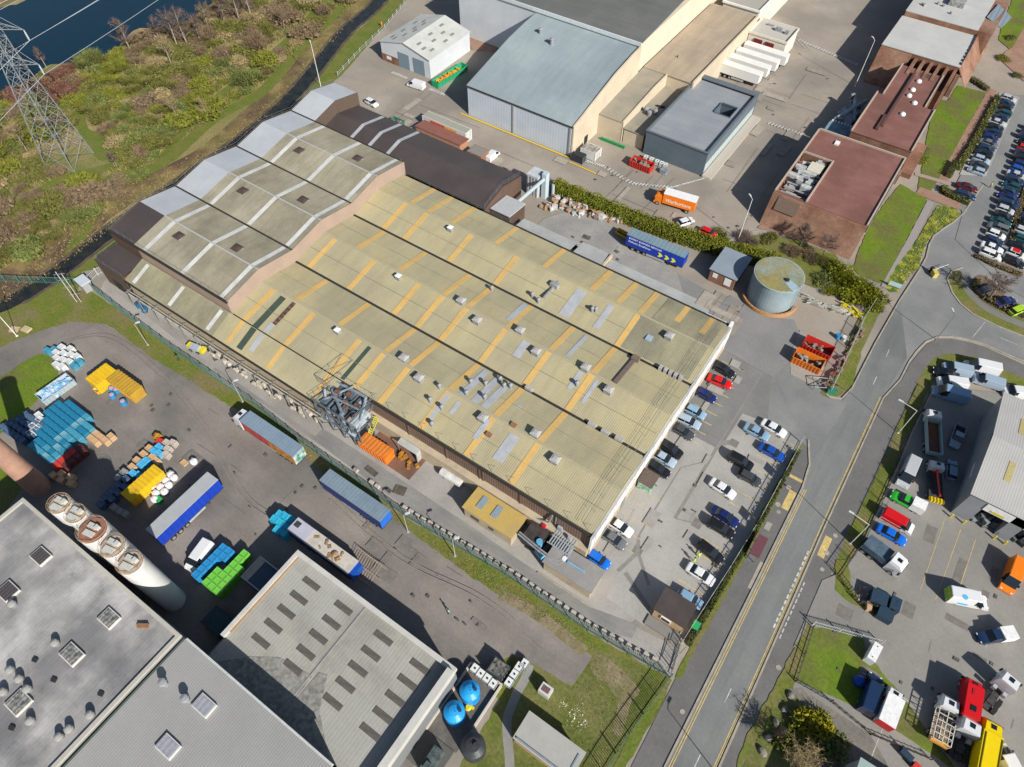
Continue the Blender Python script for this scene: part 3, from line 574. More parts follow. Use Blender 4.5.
rail([(-124.6,106,HZ),(-117.4,106,HZ)]); rail([(-117,ND-.2,7.35),(-69.7,ND-.2,7.35),(-69.7,nm,8.9),(-69.7,92.2,7.4)])
rail([(-91.3,42.3,HZ),(-91.3,50,HR),(-91.3,58.3,HZ),(-91.3,66.7,HR),(-91.3,75.1,HZ),(-91.3,83.4,HR),(-91.3,91.6,HZ)],.6)
rail([(-15.2,42.4,EZ+.1),(-15.2,49.9,RZ),(-15.2,58.2,EZ+.1),(-15.2,66.6,RZ),(-15.2,75,EZ+.1),(-15.2,83.2,RZ),(-15.2,91,EZ+.1)],.9)
rail([(-16.6,42.4,EZ+.1),(-16.6,49.9,RZ),(-16.6,58.2,EZ+.1),(-16.6,66.6,RZ),(-16.6,75,EZ+.1),(-16.6,83.2,RZ),(-16.6,91,EZ+.1)],.5)
rail([(-90,91.3,EZ+.05),(-14,91.3,EZ+.05)],.8,6)
mb=MB()   # angled edge brackets along the front eaves
for i in range(14):
    x=-60+i*3.5; mb.tube((x,41.9,EZ+.1),(x-.3,42.2,EZ+.9),.03,4); mb.tube((x-.3,42.2,EZ+.9),(x,42.9,EZ+.3),.025,4)
fp(mb,'edge_bracket',B_rail)
# ridge vents
def vent(x,y,z,s=1.0,m=B_ventlt,cat='ridge_vent'):
    mb=MB(); mb.rbox(0,0,-.2,1.15*s,1.05*s,1.1,0); o=mb.build(cat,B_vent,FAC,(x+60,y-60,z))
    m2=MB(); m2.rbox(0,0,.9,1.35*s,1.25*s,.16,0,.8); m2.rbox(0,0,1.06,.9*s,.8*s,.1,0,.7); m2.build('vent_lid',m,o); return o
for x,y in [(-70.3,65.2),(-70.5,48.7),(-70.5,81.6)]: vent(x,y,zlow(y),.8,mat('white_vent_lid',g(.75)))
for x,y in [(-56.7,66.9),(-51.6,64.9),(-56.8,50.6),(-52,48.8),(-43.8,67.2),(-38.9,64.9),(-29.9,66.6),(-21.4,81.3),(-29.7,50.7),(-24.6,48.5),(-24.4,64.9),(-38.4,48.4)]: vent(x,y,zlow(y),1.15)
for x,y in [(-111,80.9),(-98.7,86),(-98.6,69.4),(-110.7,64.4),(-110.6,47.9),(-98.7,51.9)]: vent(x,y,zhi(y)-.75,1.5,mat('dark_brown_lid',(.07,.05,.045),fine=.3))
def cowl(x,y,z,h=1.15,r=.25):
    mb=MB(); mb.lathe(0,0,[(r,-.3),(r,h*.7),(r*1.5,h*.75),(r*1.5,h*.95),(r*.4,h*1.15)],12); return mb.build('extract_cowl',B_vent,FAC,(x+60,y-60,z),smooth=False)
for x,y in [(-48,49.3),(-47.8,46.5),(-45.3,46.4),(-44.9,43.2),(-40.6,52),(-43.5,50.8),(-42.3,54.6),(-39.6,56.2),(-38.7,56.8),(-41,57),(-47.3,76.5),(-45.6,76),(-36,79.3),(-35.4,79.6),(-54.5,73.5),(-29.5,63.2),(-44.5,53.4)]: cowl(x,y,zlow(y))
mb=MB()  # long duct and chimney pipes near valley
mb.box(-45.2,-44.9,77,82.5,RZ-.6,RZ-.2); mb.rbox(-45,80.6,RZ-.7,1.6,1,1.0); fp(mb,'roof_duct',B_vent)
mb=MB(); mb.slab([(-24.7,67,RZ+.25),(-23.9,67,RZ+.25),(-23.9,74.6,EZ+.4),(-24.7,74.6,EZ+.4)],.3); mb.rbox(-24.2,74.4,EZ,1.4,1.1,.8); fp(mb,'brown_roof_duct',mat('brown_duct',(.16,.12,.1),fine=.2))
mb=MB()
for i in range(5): mb.rbox(-19.6+i*.95,75.0,EZ,.6,.8,.9)
fp(mb,'gutter_unit',B_ventlt)
mb=MB()
for x,y in [(-18.5,58.3),(-23.5,58.2),(-36,58.4),(-21,58.2)]: mb.rbox(x,y,EZ,1.4,.6,.7)
fp(mb,'gutter_unit',B_ventlt)
mb=MB(); mb.rbox(-24.3,79.5,RZ-.9,1.1,1.3,.5); fp(mb,'access_hatch',mat('blue_grey_hatch',(.3,.38,.45)))
mb=MB(); mb.rbox(-36,46.7,zlow(46.7),1,.7,.4); mb.rbox(-33.6,50.2,zlow(50),1,.8,.3);  fp(mb,'rusty_hatch',mat('rusty_hatch',(.25,.13,.07),fine=.3))
# northern canopies
C_grey=mat('canopy_sheet',(.43,.44,.43),(.36,.37,.36),sc=.3,r=.6,fine=.07,stripe=('x',.3),sdark=.15)
def canopy(x0,x1,y1,z,m=C_grey):
    mb=MB(); mb.slab([(x0,91.7,z+.5),(x1,91.7,z+.5),(x1,y1,z),(x0,y1,z)],.12); fp(mb,'canopy_roof',m)
    mb=MB(); mb.box(x0,x1,y1-.15,y1-.05,0,z-.15); fp(mb,'canopy_wall',mat('canopy_wall_grey',(.3,.3,.29),stripe=('x',.4),sdark=.2))
canopy(-62.6,-49.4,96.6,5.0); canopy(-48.3,-41.8,97.2,5.4); canopy(-41.2,-22.2,96.5,4.8); canopy(-22.2,-19,95.2,4.8)
mb=MB(); mb.box(-49.3,-48.4,91.7,96.4,3.6,4.4); fp(mb,'canopy_gap',B_dark)
mb=MB(); mb.box(-41.7,-41.3,91.7,97,4.8,5.8); fp(mb,'canopy_kerb',B_creamw)
mb=MB(); mb.slab([(-69.2,93.5,6.8),(-64.2,93.5,6.8),(-64.2,99.6,6.2),(-69.2,99.6,6.2)],.2); fp(mb,'annexe_roof',mat('annexe_sheet',(.42,.43,.44),stripe=('x',.4),sdark=.12))
mb=MB(); mb.box(-69.2,-64.3,93.6,99.4,0,6.1); fp(mb,'annexe_wall',B_brownw)
mb=MB(); mb.box(-18.7,-13.6,91.6,91.9,6.3,7.3); mb.box(-13.9,-13.4,90.8,92.2,0,7.8); fp(mb,'corner_post',B_fascia)
# ---- pipes and clutter along the south wall (one rack of insulated pipes on brackets)
PR=thing('pipe_rack','run of white lagged pipes along the low factory wall west of the filter tower','pipe rack',-90,36,0)
mb=MB(); 
for k,(yy,z,r) in enumerate([(35.9,3.6,.1),(35.6,3.2,.08),(35.7,2.6,.12)]): mb.tube((-26+0,yy-36,z),(26.5,yy-36,z),r,8)
mb.build('pipe',mat('white_lagging',(.42,.4,.35),(.3,.28,.25),sc=.7,fine=.15),PR)
mb=MB()
for i in range(14):
    x=-25.5+i*4; mb.box(x-.06,x+.06,-.95,-.8,0,3.8); mb.box(x-.06,x+.06,-.95,.7,3.75,3.85)
mb.build('bracket',B_rail,PR)
mb=MB()
rr=random.Random(3)
for i in range(26): x=-2+rr.random()*28; mb.rbox(x,-.7+rr.uniform(-.4,.5),rr.uniform(0,2.2),rr.uniform(.3,1.2),rr.uniform(.3,.7),rr.uniform(.3,1.1),rr.uniform(-.3,.3))
mb.build('lagged_fitting',mat('stained_lagging',(.55,.5,.42),(.35,.3,.25),sc=1.2,fine=.2),PR)
def silver_duct(): pass
# ---- filter tower: steel frame with cyclones, hoppers, ducts and a galvanised box
FT=thing('dust_filter_tower','tall blue-grey steel dust filter plant with ducts and walkways rising beside the orange container','filter plant',-60,39.4,0)
FT.scale=(.86,.95,.8)
M_st=mat('blue_grey_steel',(.06,.09,.12),(.13,.16,.19),sc=.5,r=.5,fine=.25); M_stl=mat('pale_galvanised_steel',(.26,.3,.34),(.14,.17,.2),sc=.6,r=.45,fine=.2); M_rst=mat('rusty_steel',(.2,.1,.06),(.12,.07,.05),sc=1,fine=.3)
mb=MB()
for x in (-5.6,-2.5,.6,3.6,5.6):
    for y in (-3.4,-.2,3.0): mb.box(x-.12,x+.12,y-.12,y+.12,0,8.6 if x<4 else 7)
for z in (3.2,6,8.5):
    for y in (-3.4,-.2,3.0): mb.box(-5.6,5.6 if z<8 else 3.6,y-.1,y+.1,z-.12,z+.12)
    for x in (-5.6,-2.5,.6,3.6): mb.box(x-.1,x+.1,-3.4,3,z-.12,z+.12)
for i in range(4):
    x0=(-5.6,-2.5,.6,3.6)[i]; x1=(-2.5,.6,3.6,5.6)[i]
    mb.tube((x0,-3.4,.2),(x1,-3.4,3.2),.07,4); mb.tube((x0,-3.4,6),(x1,-3.4,3.2),.07,4); mb.tube((x0,3,6),(x1,3,8.4 if x1<5 else 6.9),.07,4)
mb.build('steel_frame',M_st,FT)
mb=MB()
for k,(x,y,z,l,w_,h) in enumerate([(-3.9,1.2,6.1,2.4,2.2,2.6),(-.8,1.5,6.1,2.2,2,2.9),(-4,-1.7,6.1,2.2,2,1.9),(1.8,1.4,5.2,2.0,2.4,2.7),(-1.0,-1.8,5.4,2.4,1.8,2.3)]):
    mb.rbox(x,y,z,l,w_,h,0,.92); mb.rbox(x,y,z-1.6,l*.4,w_*.4,1.6)
mb.build('filter_housing',M_st,FT)
mb=MB()
for a,b,r in [((-5,2,8.8),(2.6,2.2,9.3),.32),((-4.5,.2,8.6),(1.5,-2.8,9.2),.3),((-5.2,-2.5,7.6),(-1,2.6,9.6),.24),((1.2,-2.9,4),(1.2,-2.9,9.2),.34),((-2.6,-3,2),(-2.6,-3,8),.3),((2.6,2.2,9.3),(4.6,-2.6,5.6),.34),((-3.4,-1,8.9),(3,-.4,8.9),.22),((-1.6,2.9,9.2),(-.9,-3.3,7),.2),((-5.5,-.6,9.3),(-3.2,-3.4,4),.26)]: mb.tube(a,b,r,10)
mb.build('duct',M_stl,FT)
mb=MB(); mb.rbox(3.4,-.9,5.0,3.6,1.7,1.9,PI/2,1); mb.rbox(2.3,1.6,7.4,1.6,1.3,.7)
mb.slab([(2.7,-3.7,4.6),(4.5,-3.7,4.6),(4.5,-.2,7.4),(2.7,-.2,7.4)],.3)
mb.build('sloping_hood',mat('pale_blue_sheet_metal',(.42,.46,.5),(.34,.38,.42),sc=1,r=.4,fine=.1),FT)
mb=MB()
for x,y,z in [(-3,.2,8.9),(-.4,-.5,8.4),(-.6,1,9),(1.9,.2,8.1),(.4,-1.3,8),(-2,-.9,8.3),(2.6,2.4,8.0)]: mb.rbox(x,y,z,1.0,.7,.55,.2)
mb.build('rusty_motor',M_rst,FT)
mb=MB()
for z in (6.1,8.7):
    for pts in ([(-5.8,-3.6,z),(3.8,-3.6,z),(3.8,3.2,z),(-5.8,3.2,z),(-5.8,-3.6,z)],):
        for i in range(4):
            a=Vector(pts[i]); b=Vector(pts[i+1])
            for h in (.55,1.1): mb.tube(a+Vector((0,0,h)),b+Vector((0,0,h)),.035,4)
            n=int((b-a).length/1.1)
            for k in range(n+1): p=a+(b-a)*k/n; mb.tube(p,p+Vector((0,0,1.1)),.035,4)
mb.build('walkway_rail',B_rail,FT)
mb=MB(); 
for i in range(16): mb.box(5.0,5.9,-3+i*.28,-2.78+i*.28,.3+i*.33,.36+i*.33)
mb.tube((5,-3,.3),(5,1.3,5.6),.05,4); mb.tube((5.9,-3,.3),(5.9,1.3,5.6),.05,4)
mb.build('stair',mat('yellow_stair_steel',(.6,.55,.05),fine=.1),FT)
mb=MB()   # wire cage standing on the roof edge
for z in (7.9,10.2):
    c=[(-8.3,.2,z),(-5.2,.2,z),(-5.2,6.8,z),(-8.3,6.8,z),(-8.3,.2,z)]; mb.path(c,.05,4)
for x,y in [(-8.3,.2),(-5.2,.2),(-5.2,6.8),(-8.3,6.8),(-8.3,3.4),(-5.2,3.4)]: mb.tube((x,y,5),(x,y,10.2),.05,4)
mb.path([(-8.3,.2,10.2),(-5.2,6.8,10.2)],.04,4); mb.path([(-8.3,6.8,10.2),(-5.2,.2,10.2)],.04,4); mb.path([(-8.3,.2,7.9),(-8.3,6.8,10.2)],.04,4)
for i in range(1,9): mb.tube((-8.3+i*.34,.2,7.9),(-8.3+i*.34,.2,10.2),.025,3)
mb.build('wire_cage',mat('dark_wire',(.2,.19,.16)),FT)
# ------------------------------------------------------------------ OTHER BUILDINGS
def simple(name,label,cat,x0,x1,y0,y1,h,roofm,wallm,over=.15,par=0,parm=None,group=None,ph=.5):
    t=thing(name,label,cat,x0,y0,0,0,group); L,W=x1-x0,y1-y0
    MB().box(.1,L-.1,.1,W-.1,0,h-.15).build('wall',wallm,t)
    MB().box(-over,L+over,-over,W+over,h-.15,h).build('roof',roofm,t)
    if par:
        mb=MB(); mb.box(-over,L+over,-over,par-over,h+.002,h+ph); mb.box(-over,L+over,W-par+over,W+over,h+.002,h+ph); mb.box(-over,par-over,par-over,W-par+over,h+.002,h+ph); mb.box(L-par+over,L+over,par-over,W-par+over,h+.002,h+ph)
        mb.build('parapet',parm,t)
    return t
K_white=mat('white_cladding',(.62,.65,.68),(.56,.59,.62),sc=.2,r=.5,fine=.04,stripe=('x',.35),sdark=.1)
K_whitey=mat('white_cladding_y',(.66,.68,.7),(.6,.62,.64),sc=.2,r=.5,fine=.04,stripe=('y',.35),sdark=.1)
K_blue=mat('pale_blue_cladding',(.56,.62,.68),(.5,.56,.63),sc=.2,r=.5,fine=.04,stripe=('x',.8),sdark=.1)
K_blueroof=mat('blue_grey_roof_sheet',(.28,.335,.36),(.235,.285,.31),sc=.1,c3=(.33,.39,.4),sc3=.05,r=.6,fine=.05,stripe=('x',.4),sdark=.1,patch=(30,5,.05,.006),streak=('y',.5,.12))
K_creamb=mat('cream_block_wall',(.55,.47,.35),(.48,.41,.31),sc=.25,r=.8,fine=.06)
K_felt=mat('dark_grey_felt_roof',(.12,.125,.12),(.145,.148,.142),sc=.12,r=.9,fine=.08,streak=('x',.3,.15))
K_tanr=mat('tan_flat_roof',(.42,.34,.245),(.36,.3,.225),sc=.12,r=.9,fine=.08,stain=.2,streak=('y',.4,.2),patch=(14,7,.08,.006))
K_tan2=mat('grey_tan_flat_roof',(.33,.29,.22),(.25,.235,.19),sc=.15,r=.9,fine=.08,stain=.2)
K_brick=mat('red_brick',(.25,.13,.085),(.19,.095,.062),sc=.4,r=.9,fine=.22,c3=(.3,.175,.12),sc3=.15,stain=.12,patch=(.9,.3,.2,.0))
K_redroof=mat('red_felt_roof',(.2,.09,.072),(.24,.115,.095),sc=.25,r=.85,fine=.08,c3=(.17,.08,.065),sc3=.1,stain=.15,patch=(12,1.1,.07,.012))
K_glass=mat('dark_window_glass',(.02,.03,.035),r=.08,fine=0,spec=.8)
K_shut=mat('blue_grey_shutter',(.2,.27,.32),fine=.05,stripe=('z',.2),sdark=.25)
# white workshop with two shutters
T=thing('workshop_building','white gabled workshop with two blue-grey roller shutters and a brick corner','workshop',-135.5,134.4,0)
W_=17.1;L_=18.1
mb=MB(); mb.yprof([(0,0),(W_,0),(W_,5.3),(W_/2,7.3),(0,5.3)],0.1,L_-.1); mb.build('wall',K_white,T)
rf=mat('pale_workshop_roof',(.52,.53,.5),(.45,.46,.44),sc=.3,r=.6,fine=.06,stripe=('y',.4),sdark=.08)
for a,b,za,zb in ((-.25,W_/2,5.3,7.42),(W_/2,W_+.25,7.42,5.3)):
    mb=MB(); mb.slab([(a,-.2,za),(b,-.2,zb),(b,L_+.2,zb),(a,L_+.2,za)],.12); mb.build('roof',rf,T)
K_roofl=mat('dull_rooflight',(.2,.2,.17),fine=.1)
for i,(x,y) in enumerate([(2,3),(3.6,2.2),(5.2,4.6),(2.4,7.2),(5,9),(6.4,7.6),(2.4,12.5),(4.6,13.6),(6,12),(11.5,3),(13.5,2.5),(15.2,3.8),(11,8.6),(13.2,7.2),(15.3,9.6),(10.6,14),(12.8,11.8),(14.8,13.2)]):
    za=5.3+2.12*(1-abs(x-W_/2)/(W_/2)); s_=.248 if x<W_/2 else -.248
    MB().slab([(x-.35,y-.8,za+.1-.35*s_),(x+.35,y-.8,za+.1+.35*s_),(x+.35,y+.8,za+.1+.35*s_),(x-.35,y+.8,za+.1-.35*s_)],.03).build('rooflight',K_roofl,T)
for x in (8.0,13.3): MB().box(x-1.9,x+1.9,-.02,.1,0,4.2).build('roller_shutter',K_shut,T)
MB().box(.0,6,-.05,.1,0,2.1).build('brick_base',K_brick,T)
MB().box(1.8,3.4,-.09,-.05,.9,1.8).build('window',K_fr if False else mat('white_frame',g(.7)),T)
# big pale-blue shed
T=thing('warehouse_building','large pale blue metal warehouse with a grey-blue pitched roof and cream gable wall','warehouse',-100,126.8,0)
Lw=31.0
YR_=[0,18.5,26.6,31.4]; ZR_=[8,12.0,13.0,13.3]
mb=MB(); mb.xprof([(0,0),(31.4,0),(31.4,13.2),(26.6,12.85),(18.5,11.85),(0,7.85)],0.1,Lw-.1); mb.build('wall',K_blue,T)
for i in range(3):
    MB().slab([(-.2,YR_[i],ZR_[i]),(Lw-.15,YR_[i],ZR_[i]),(Lw-.15,YR_[i+1],ZR_[i+1]),(-.2,YR_[i+1],ZR_[i+1])],.15).build('roof',K_blueroof,T)
mb=MB(); mb.xprof([(-.1,0),(31.5,0),(31.5,13.9),(26.6,13.5),(18.5,12.5),(-.1,8.3)],Lw-.1,Lw+.25); mb.build('gable_wall',K_creamb,T)
MB().box(-.1,Lw,-.25,0,7.75,7.95).build('gutter',B_gut,T)
MB().box(13.8,14.2,-.2,0,0,7.7).build('downpipe',mat('grey_pipe',g(.3)),T); MB().box(30.1,30.5,-.2,0,0,7.7).build('downpipe',mat('grey_pipe',g(.3)),T)
MB().box(31.26,31.4,5.5,7,0,2.4).build('door',B_dark,T)
for x,y in ((6,24),(11,21.5)): MB().lathe(x,y,[(.5,12),(.5,13.6),(.7,13.8),(.2,14.1)],12).build('roof_cowl',B_vent,T)
MB().box(-3.2,0,23,31.2,0,8.8).build('side_annexe',K_blue,T); MB().box(-3.4,-.2,22.8,31.4,8.8,9.0).build('side_annexe_roof',K_blueroof,T)
# tall cream store with dark roof
T=thing('tall_store_building','tall cream walled store with a wide dark grey roof behind the pale blue warehouse','warehouse',-114,158.4,0)
MB().box(-12,44.6,-.25,0,0,13.9).build('front_cladding',K_white,T); MB().box(-12,0,0,40,0,14).build('wall',K_white,T); MB().box(0,44.8,0.01,70,0,14).build('wall',mat('cream_store_wall',(.62,.54,.42),(.56,.49,.39),sc=.2,fine=.05),T)
MB().slab([(-.4,-.4,14.2),(45,-.4,14.2),(45,35,17),(-.4,35,17)],.2).build('roof',K_felt,T)
MB().slab([(-.4,35,17),(45,35,17),(45,70,14.2),(-.4,70,14.2)],.2).build('roof',K_felt,T)
mb=MB(); mb.box(-.5,45.2,-.6,-.3,13.7,14.6); mb.build('fascia',mat('pale_blue_fascia',(.55,.6,.62)),T)
MB().box(-12.2,0,-.3,40,14,14.2).build('side_roof',K_felt,T)
# flat tan roofs
T=simple('loading_dock_building','long flat tan roofed loading building with a cream east parapet','building',-68.6,-54.8,161.5,203,7,K_tanr,K_creamb)
MB().box(13.7,14.1,-.2,41.6,0,7.5).build('parapet',K_creamb,T); MB().lathe(5,9,[(.15,7),(.15,7.5)],8).build('roof_pipe',B_dark,T)
T=thing('plant_room_building','small tan plant building with a stepped cream parapet between warehouse and dark shed','building',-68.7,138.8,0)
MB().box(0,6.6,0,22.6,0,5.2).build('wall',K_creamb,T)
MB().slab([(-.1,-.1,5.4),(6.5,-.1,5.4),(6.5,15,6.6),(-.1,15,6.6)],.2).build('roof',K_tan2,T); MB().slab([(-.1,15,6.6),(6.5,15,6.6),(6.5,22.7,6.8),(-.1,22.7,6.8)],.2).build('roof',K_tan2,T)
mb=MB(); mb.xprof([(0,0),(22.7,0),(22.7,7.2),(15,7.0),(0,5.7)],6.5,6.8); mb.build('parapet',K_creamb,T)
T=simple('low_link_building','low flat tan roofed link building with roof fans beside the dark metal shed','building',-61.7,-56.2,139,162.5,4,K_tan2,K_creamb)
for x,y in ((1.2,9),(3.4,9.6),(2.6,8)): MB().lathe(x,y,[(.45,4),(.45,4.7),(.6,4.8),(.6,5.2),(.2,5.4)],12).build('roof_fan',B_vent,T)
MB().rbox(3.2,13,4,2.2,.5,.3,.2).build('roof_duct',B_dark,T)
# dark blue-grey shed
T=thing('dark_shed_building','dark blue-grey metal shed with a sunken square opening in its ribbed roof','shed',-55.4,137.9,0)
dk=mat('dark_blue_grey_cladding',(.1,.135,.165),(.12,.155,.185),sc=.2,r=.5,fine=.05,stripe=('x',.4),sdark=.12); dkr=mat('slate_blue_roof_sheet',(.26,.28,.305),(.3,.32,.34),sc=.15,r=.5,fine=.05,stripe=('y',.5),sdark=.1,streak=('x',.5,.12))
mb=MB(); mb.box(.1,15.9,.1,.3,0,6.2); mb.box(.1,.3,.3,30,0,6.2); mb.box(.1,15.9,29.8,30,0,6.2); mb.box(15.6,15.8,.3,29.8,3.0,6.2); mb.build('wall',dk,T)
mb=MB(); mb.box(.3,15.6,.3,17,5.5,5.65); mb.box(.3,9.8,17,30-.2,5.5,5.65); mb.box(9.8,15.6,21.5,29.8,5.5,5.65); mb.box(13.9,15.6,17,21.5,5.5,5.65); mb.build('roof',dkr,T)
mb=MB(); mb.box(9.8,13.9,17,21.5,3.0,3.1); mb.build('roof_opening_floor',mat('brownish_deck',(.2,.12,.09)),T)
mb=MB(); mb.box(9.7,9.8,17,21.5,3.1,6.1); mb.box(13.9,14,17,21.5,3.1,6.1); mb.box(9.8,13.9,21.5,21.6,3.1,6.1); mb.box(9.8,13.9,16.9,17,3.1,5.9); mb.build('roof_opening_side',dk,T)
mb=MB(); mb.box(-.1,16.1,-.1,.35,6.2,6.45); mb.box(-.1,.35,.35,30.1,6.2,6.45); mb.box(15.5,16.1,.35,30.1,6.2,6.45); mb.box(.35,15.5,28.4,30.1,6.2,6.45); mb.build('parapet',mat('slate_parapet',(.12,.14,.16)),T)
mb=MB(); mb.box(15.6,15.75,.3,29.8,0,3.0); mb.build('glazed_wall',mat('pale_glazing',(.45,.55,.55),r=.3,stripe=('y',1.5),sdark=.3),T)
MB().box(15.9,18.2,-.3,30,0,.5).build('dock_platform',mat('dock_concrete',(.42,.38,.33),fine=.1),T)
# gate office
T=simple('gate_office','small cream gatehouse office with dark red window blinds and flat grey roof','office',-54.4,-43.4,197.5,206.8,5,mat('office_roof',(.45,.43,.38),fine=.1,stain=.2),mat('office_wall',(.62,.58,.5)),.1,.3,mat('office_wall',(.62,.58,.5)))
for x in (3.2,6.6): 
    f=MB().box(x-1.2,x+1.2,-.16,.1,2.0,4.0).build('window',mat('dark_red_blind',(.25,.03,.04),stripe=('x',.5),sdark=.6),T)
mb=MB(); mb.rbox(6.5,5.5,5,1.8,1.0,.9); mb.rbox(9,5.2,5,1,1,.8); mb.rbox(3.5,7,5,2,.5,.4); mb.build('roof_plant',B_vent,T)
# ---- brick offices
T=thing('brick_office_building','square brick office, red flat roof with an open plant well on one side','office',-21.8,133.2,0)
def well(T,L,W,h,wx0,wx1,wy0,wy1,rm,depth=2.2):
    mb=MB(); mb.box(0.2,L-.2,.2,W-.2,0,h-depth-.1); mb.box(0,.2,0,W,0,h-.2); mb.box(L-.2,L,0,W,0,h-.2); mb.box(.2,L-.2,0,.2,0,h-.2); mb.box(.2,L-.2,W-.2,W,0,h-.2); mb.box(wx1,wx1+.3,wy0,wy1,h-depth-.1,h-.2);mb.box(wx0,wx1,wy0-.3,wy0,h-depth-.1,h-.2);mb.box(wx0,wx1,wy1,wy1+.3,h-depth-.1,h-.2); mb.build('wall',K_brick,T)
    mb=MB(); mb.box(wx1,L,0,W,h-.2,h); mb.box(0,wx1,0,wy0,h-.2,h); mb.box(0,wx1,wy1,W,h-.2,h)
    if wx0>0: mb.box(0,wx0,wy0,wy1,h-.2,h)
    mb.build('roof',rm,T)
well(T,20.3,27.6,7,.4,6.9,.5,16.6,K_redroof)
mb=MB(); mb.box(6.9,7.25,0,16.9,7.003,7.5); mb.box(.35,6.9,16.6,16.9,7.003,7.4); mb.box(0,.35,0,27.3,7.003,7.3); mb.box(20.0,20.35,0,27.6,7.003,7.35); mb.box(0.35,20,27.3,27.65,7.003,7.35); mb.build('coping',mat('stone_coping',(.4,.33,.27)),T)
mb=MB(); mb.xprof([(-3.2,0),(-.01,0),(-.01,6.9),(-.5,6.9)],0,20.3); mb.build('sloping_front',K_brick,T); mb=MB(); mb.slab([(1.5,-2.0,4.0),(6.3,-2.0,4.0),(6.3,-.75,6.6),(1.5,-.75,6.6)],.06); mb.build('slate_slope',mat('brown_felt_patch',(.15,.105,.08)),T)
rr=random.Random(5); mb=MB()
for i in range(36): mb.rbox(rr.uniform(1,6.2),rr.uniform(1.4,15.8),4.9,rr.uniform(.6,2.4),rr.uniform(.4,1.6),rr.uniform(.5,2.2),rr.choice([0,0,.3]))
mb.build('roof_plant',mat('pale_air_plant',(.5,.5,.47),(.3,.33,.34),sc=1,fine=.2),T)
mb=MB()
for i in range(7): mb.tube((1,1.5+i*1.9,6.4),(6.6,1.8+i*1.8,6.3),.2,8)
mb.build('plant_duct',B_vent,T)
MB().rbox(4.6,13.0,5,3,3.6,1.9).build('plant_cabinet',mat('cream_cabinet',(.55,.52,.42)),T)
mb=MB(); mb.box(5,6,23.5,25,7.0,7.35); mb.build('rooflight',mat('white_frame',g(.7)),T)
mb=MB()
for i in range(6): mb.box(2.5+i*1.0,3.0+i*1.0,-.08,0,.5,3.2)
mb.build('window',K_glass,T)
mb=MB(); mb.box(20.3,20.5,1,26.5,4.6,6.4); mb.build('window_band',K_glass,T)
mb=MB(); mb.box(20.3,20.55,.5,27,4.2,4.5); mb.build('sill_band',mat('stone_coping',(.4,.33,.27)),T)
# second brick office
T=thing('brick_office_building','red roofed brick office with white domed rooflights, middle one of the three','office',-15.2,167,0)
mb=MB(); mb.box(0,14,-2.6,17,0,6.8); mb.box(1.5,11.6,17,33.8,0,6.8); mb.build('wall',K_brick,T)
mb=MB(); mb.box(-.1,14.1,-2.7,17.1,6.8,7.0); mb.box(1.4,11.7,17.1,33.9,6.8,7.0); mb.build('roof',K_redroof,T)
mb=MB(); mb.box(5.0,5.6,3,31,7.003,7.6); mb.box(4.4,5.0,1,8,7.003,7.5); mb.build('roof_upstand',mat('dark_red_upstand',(.1,.05,.045)),T)
for x,y in ((7.2,28),(7,23.2),(7,20),(9,17.5),(8,11)): MB().lathe(x,y,[(.7,7),(.65,7.35),(.3,7.6)],12).build('dome_rooflight',mat('white_dome',g(.75),r=.3),T)
mb=MB(); mb.box(-.15,.2,-2.7,17.2,7.003,7.4); mb.box(13.8,14.15,-2.7,17.1,7.003,7.4); mb.box(1.3,1.6,17.1,34,7.003,7.4); mb.box(11.5,11.8,17.1,34,7.003,7.4); mb.build('coping',mat('stone_coping',(.4,.33,.27)),T)
MB().box(6.5,10,31,33,7.003,7.03).build('roof_puddle',mat('brown_stain',(.1,.055,.04)),T)
for i in range(4): 
    w1=MB().box(1.2+i*3.2,3.2+i*3.2,-5.4,-2.7,2.6,3.6).build('roof_window',K_glass,T); MB().box(1.0+i*3.2,1.2+i*3.2,-5.4,-2.7,2.4,4.2).build('window_frame',K_brick,w1)
MB().box(-.3,14.3,-5.9,-2.7,0,2.6).build('link_wall',K_brick,T)
mb=MB(); mb.box(13.9,16.5,-2,12,0,1.2); mb.build('planter',K_brick,T)
# cooling plant between the offices
T=thing('chiller_plant','row of blue-grey chillers and ducts in the shaded yard beside the middle brick office','air conditioning plant',-21.5,160.8,0)
mb=MB(); mb.box(0,6,.8,5.2,0,3.2); mb.box(0,5.8,6.2,11,0,3.4); mb.build('chiller_body',mat('blue_chiller',(.1,.19,.27),(.2,.28,.33),sc=.8,fine=.1),T)
mb=MB()
for i in range(7): mb.box(.3+i*.75,.75+i*.75,11,11.7,2.4,3.6); mb.box(.3+i*.75,.7+i*.75,1,2.2,3.2,3.35)
mb.build('louvre',mat('pale_louvre',(.5,.55,.57)),T)
mb=MB(); mb.rbox(2.6,16,0,4,6.5,3,0); mb.rbox(3,22,0,3.4,4.5,2.6,.1); mb.tube((1,13,3.4),(4.5,25,3.2),.5,10); mb.tube((4.8,15,3),(2,24,3.4),.4,10); mb.build('duct',mat('pale_duct',(.34,.4,.42),(.2,.25,.28),sc=.6,fine=.15),T)
rr=random.Random(11); mb=MB()
for i in range(16): mb.rbox(rr.uniform(0.5,6),rr.uniform(12,28),2.2,rr.uniform(.5,1.5),rr.uniform(.5,1.4),rr.uniform(.6,1.8),rr.uniform(0,1))
mb.build('fan_unit',mat('fan_unit_grey',(.3,.33,.34),(.12,.16,.18),sc=1,fine=.2),T)
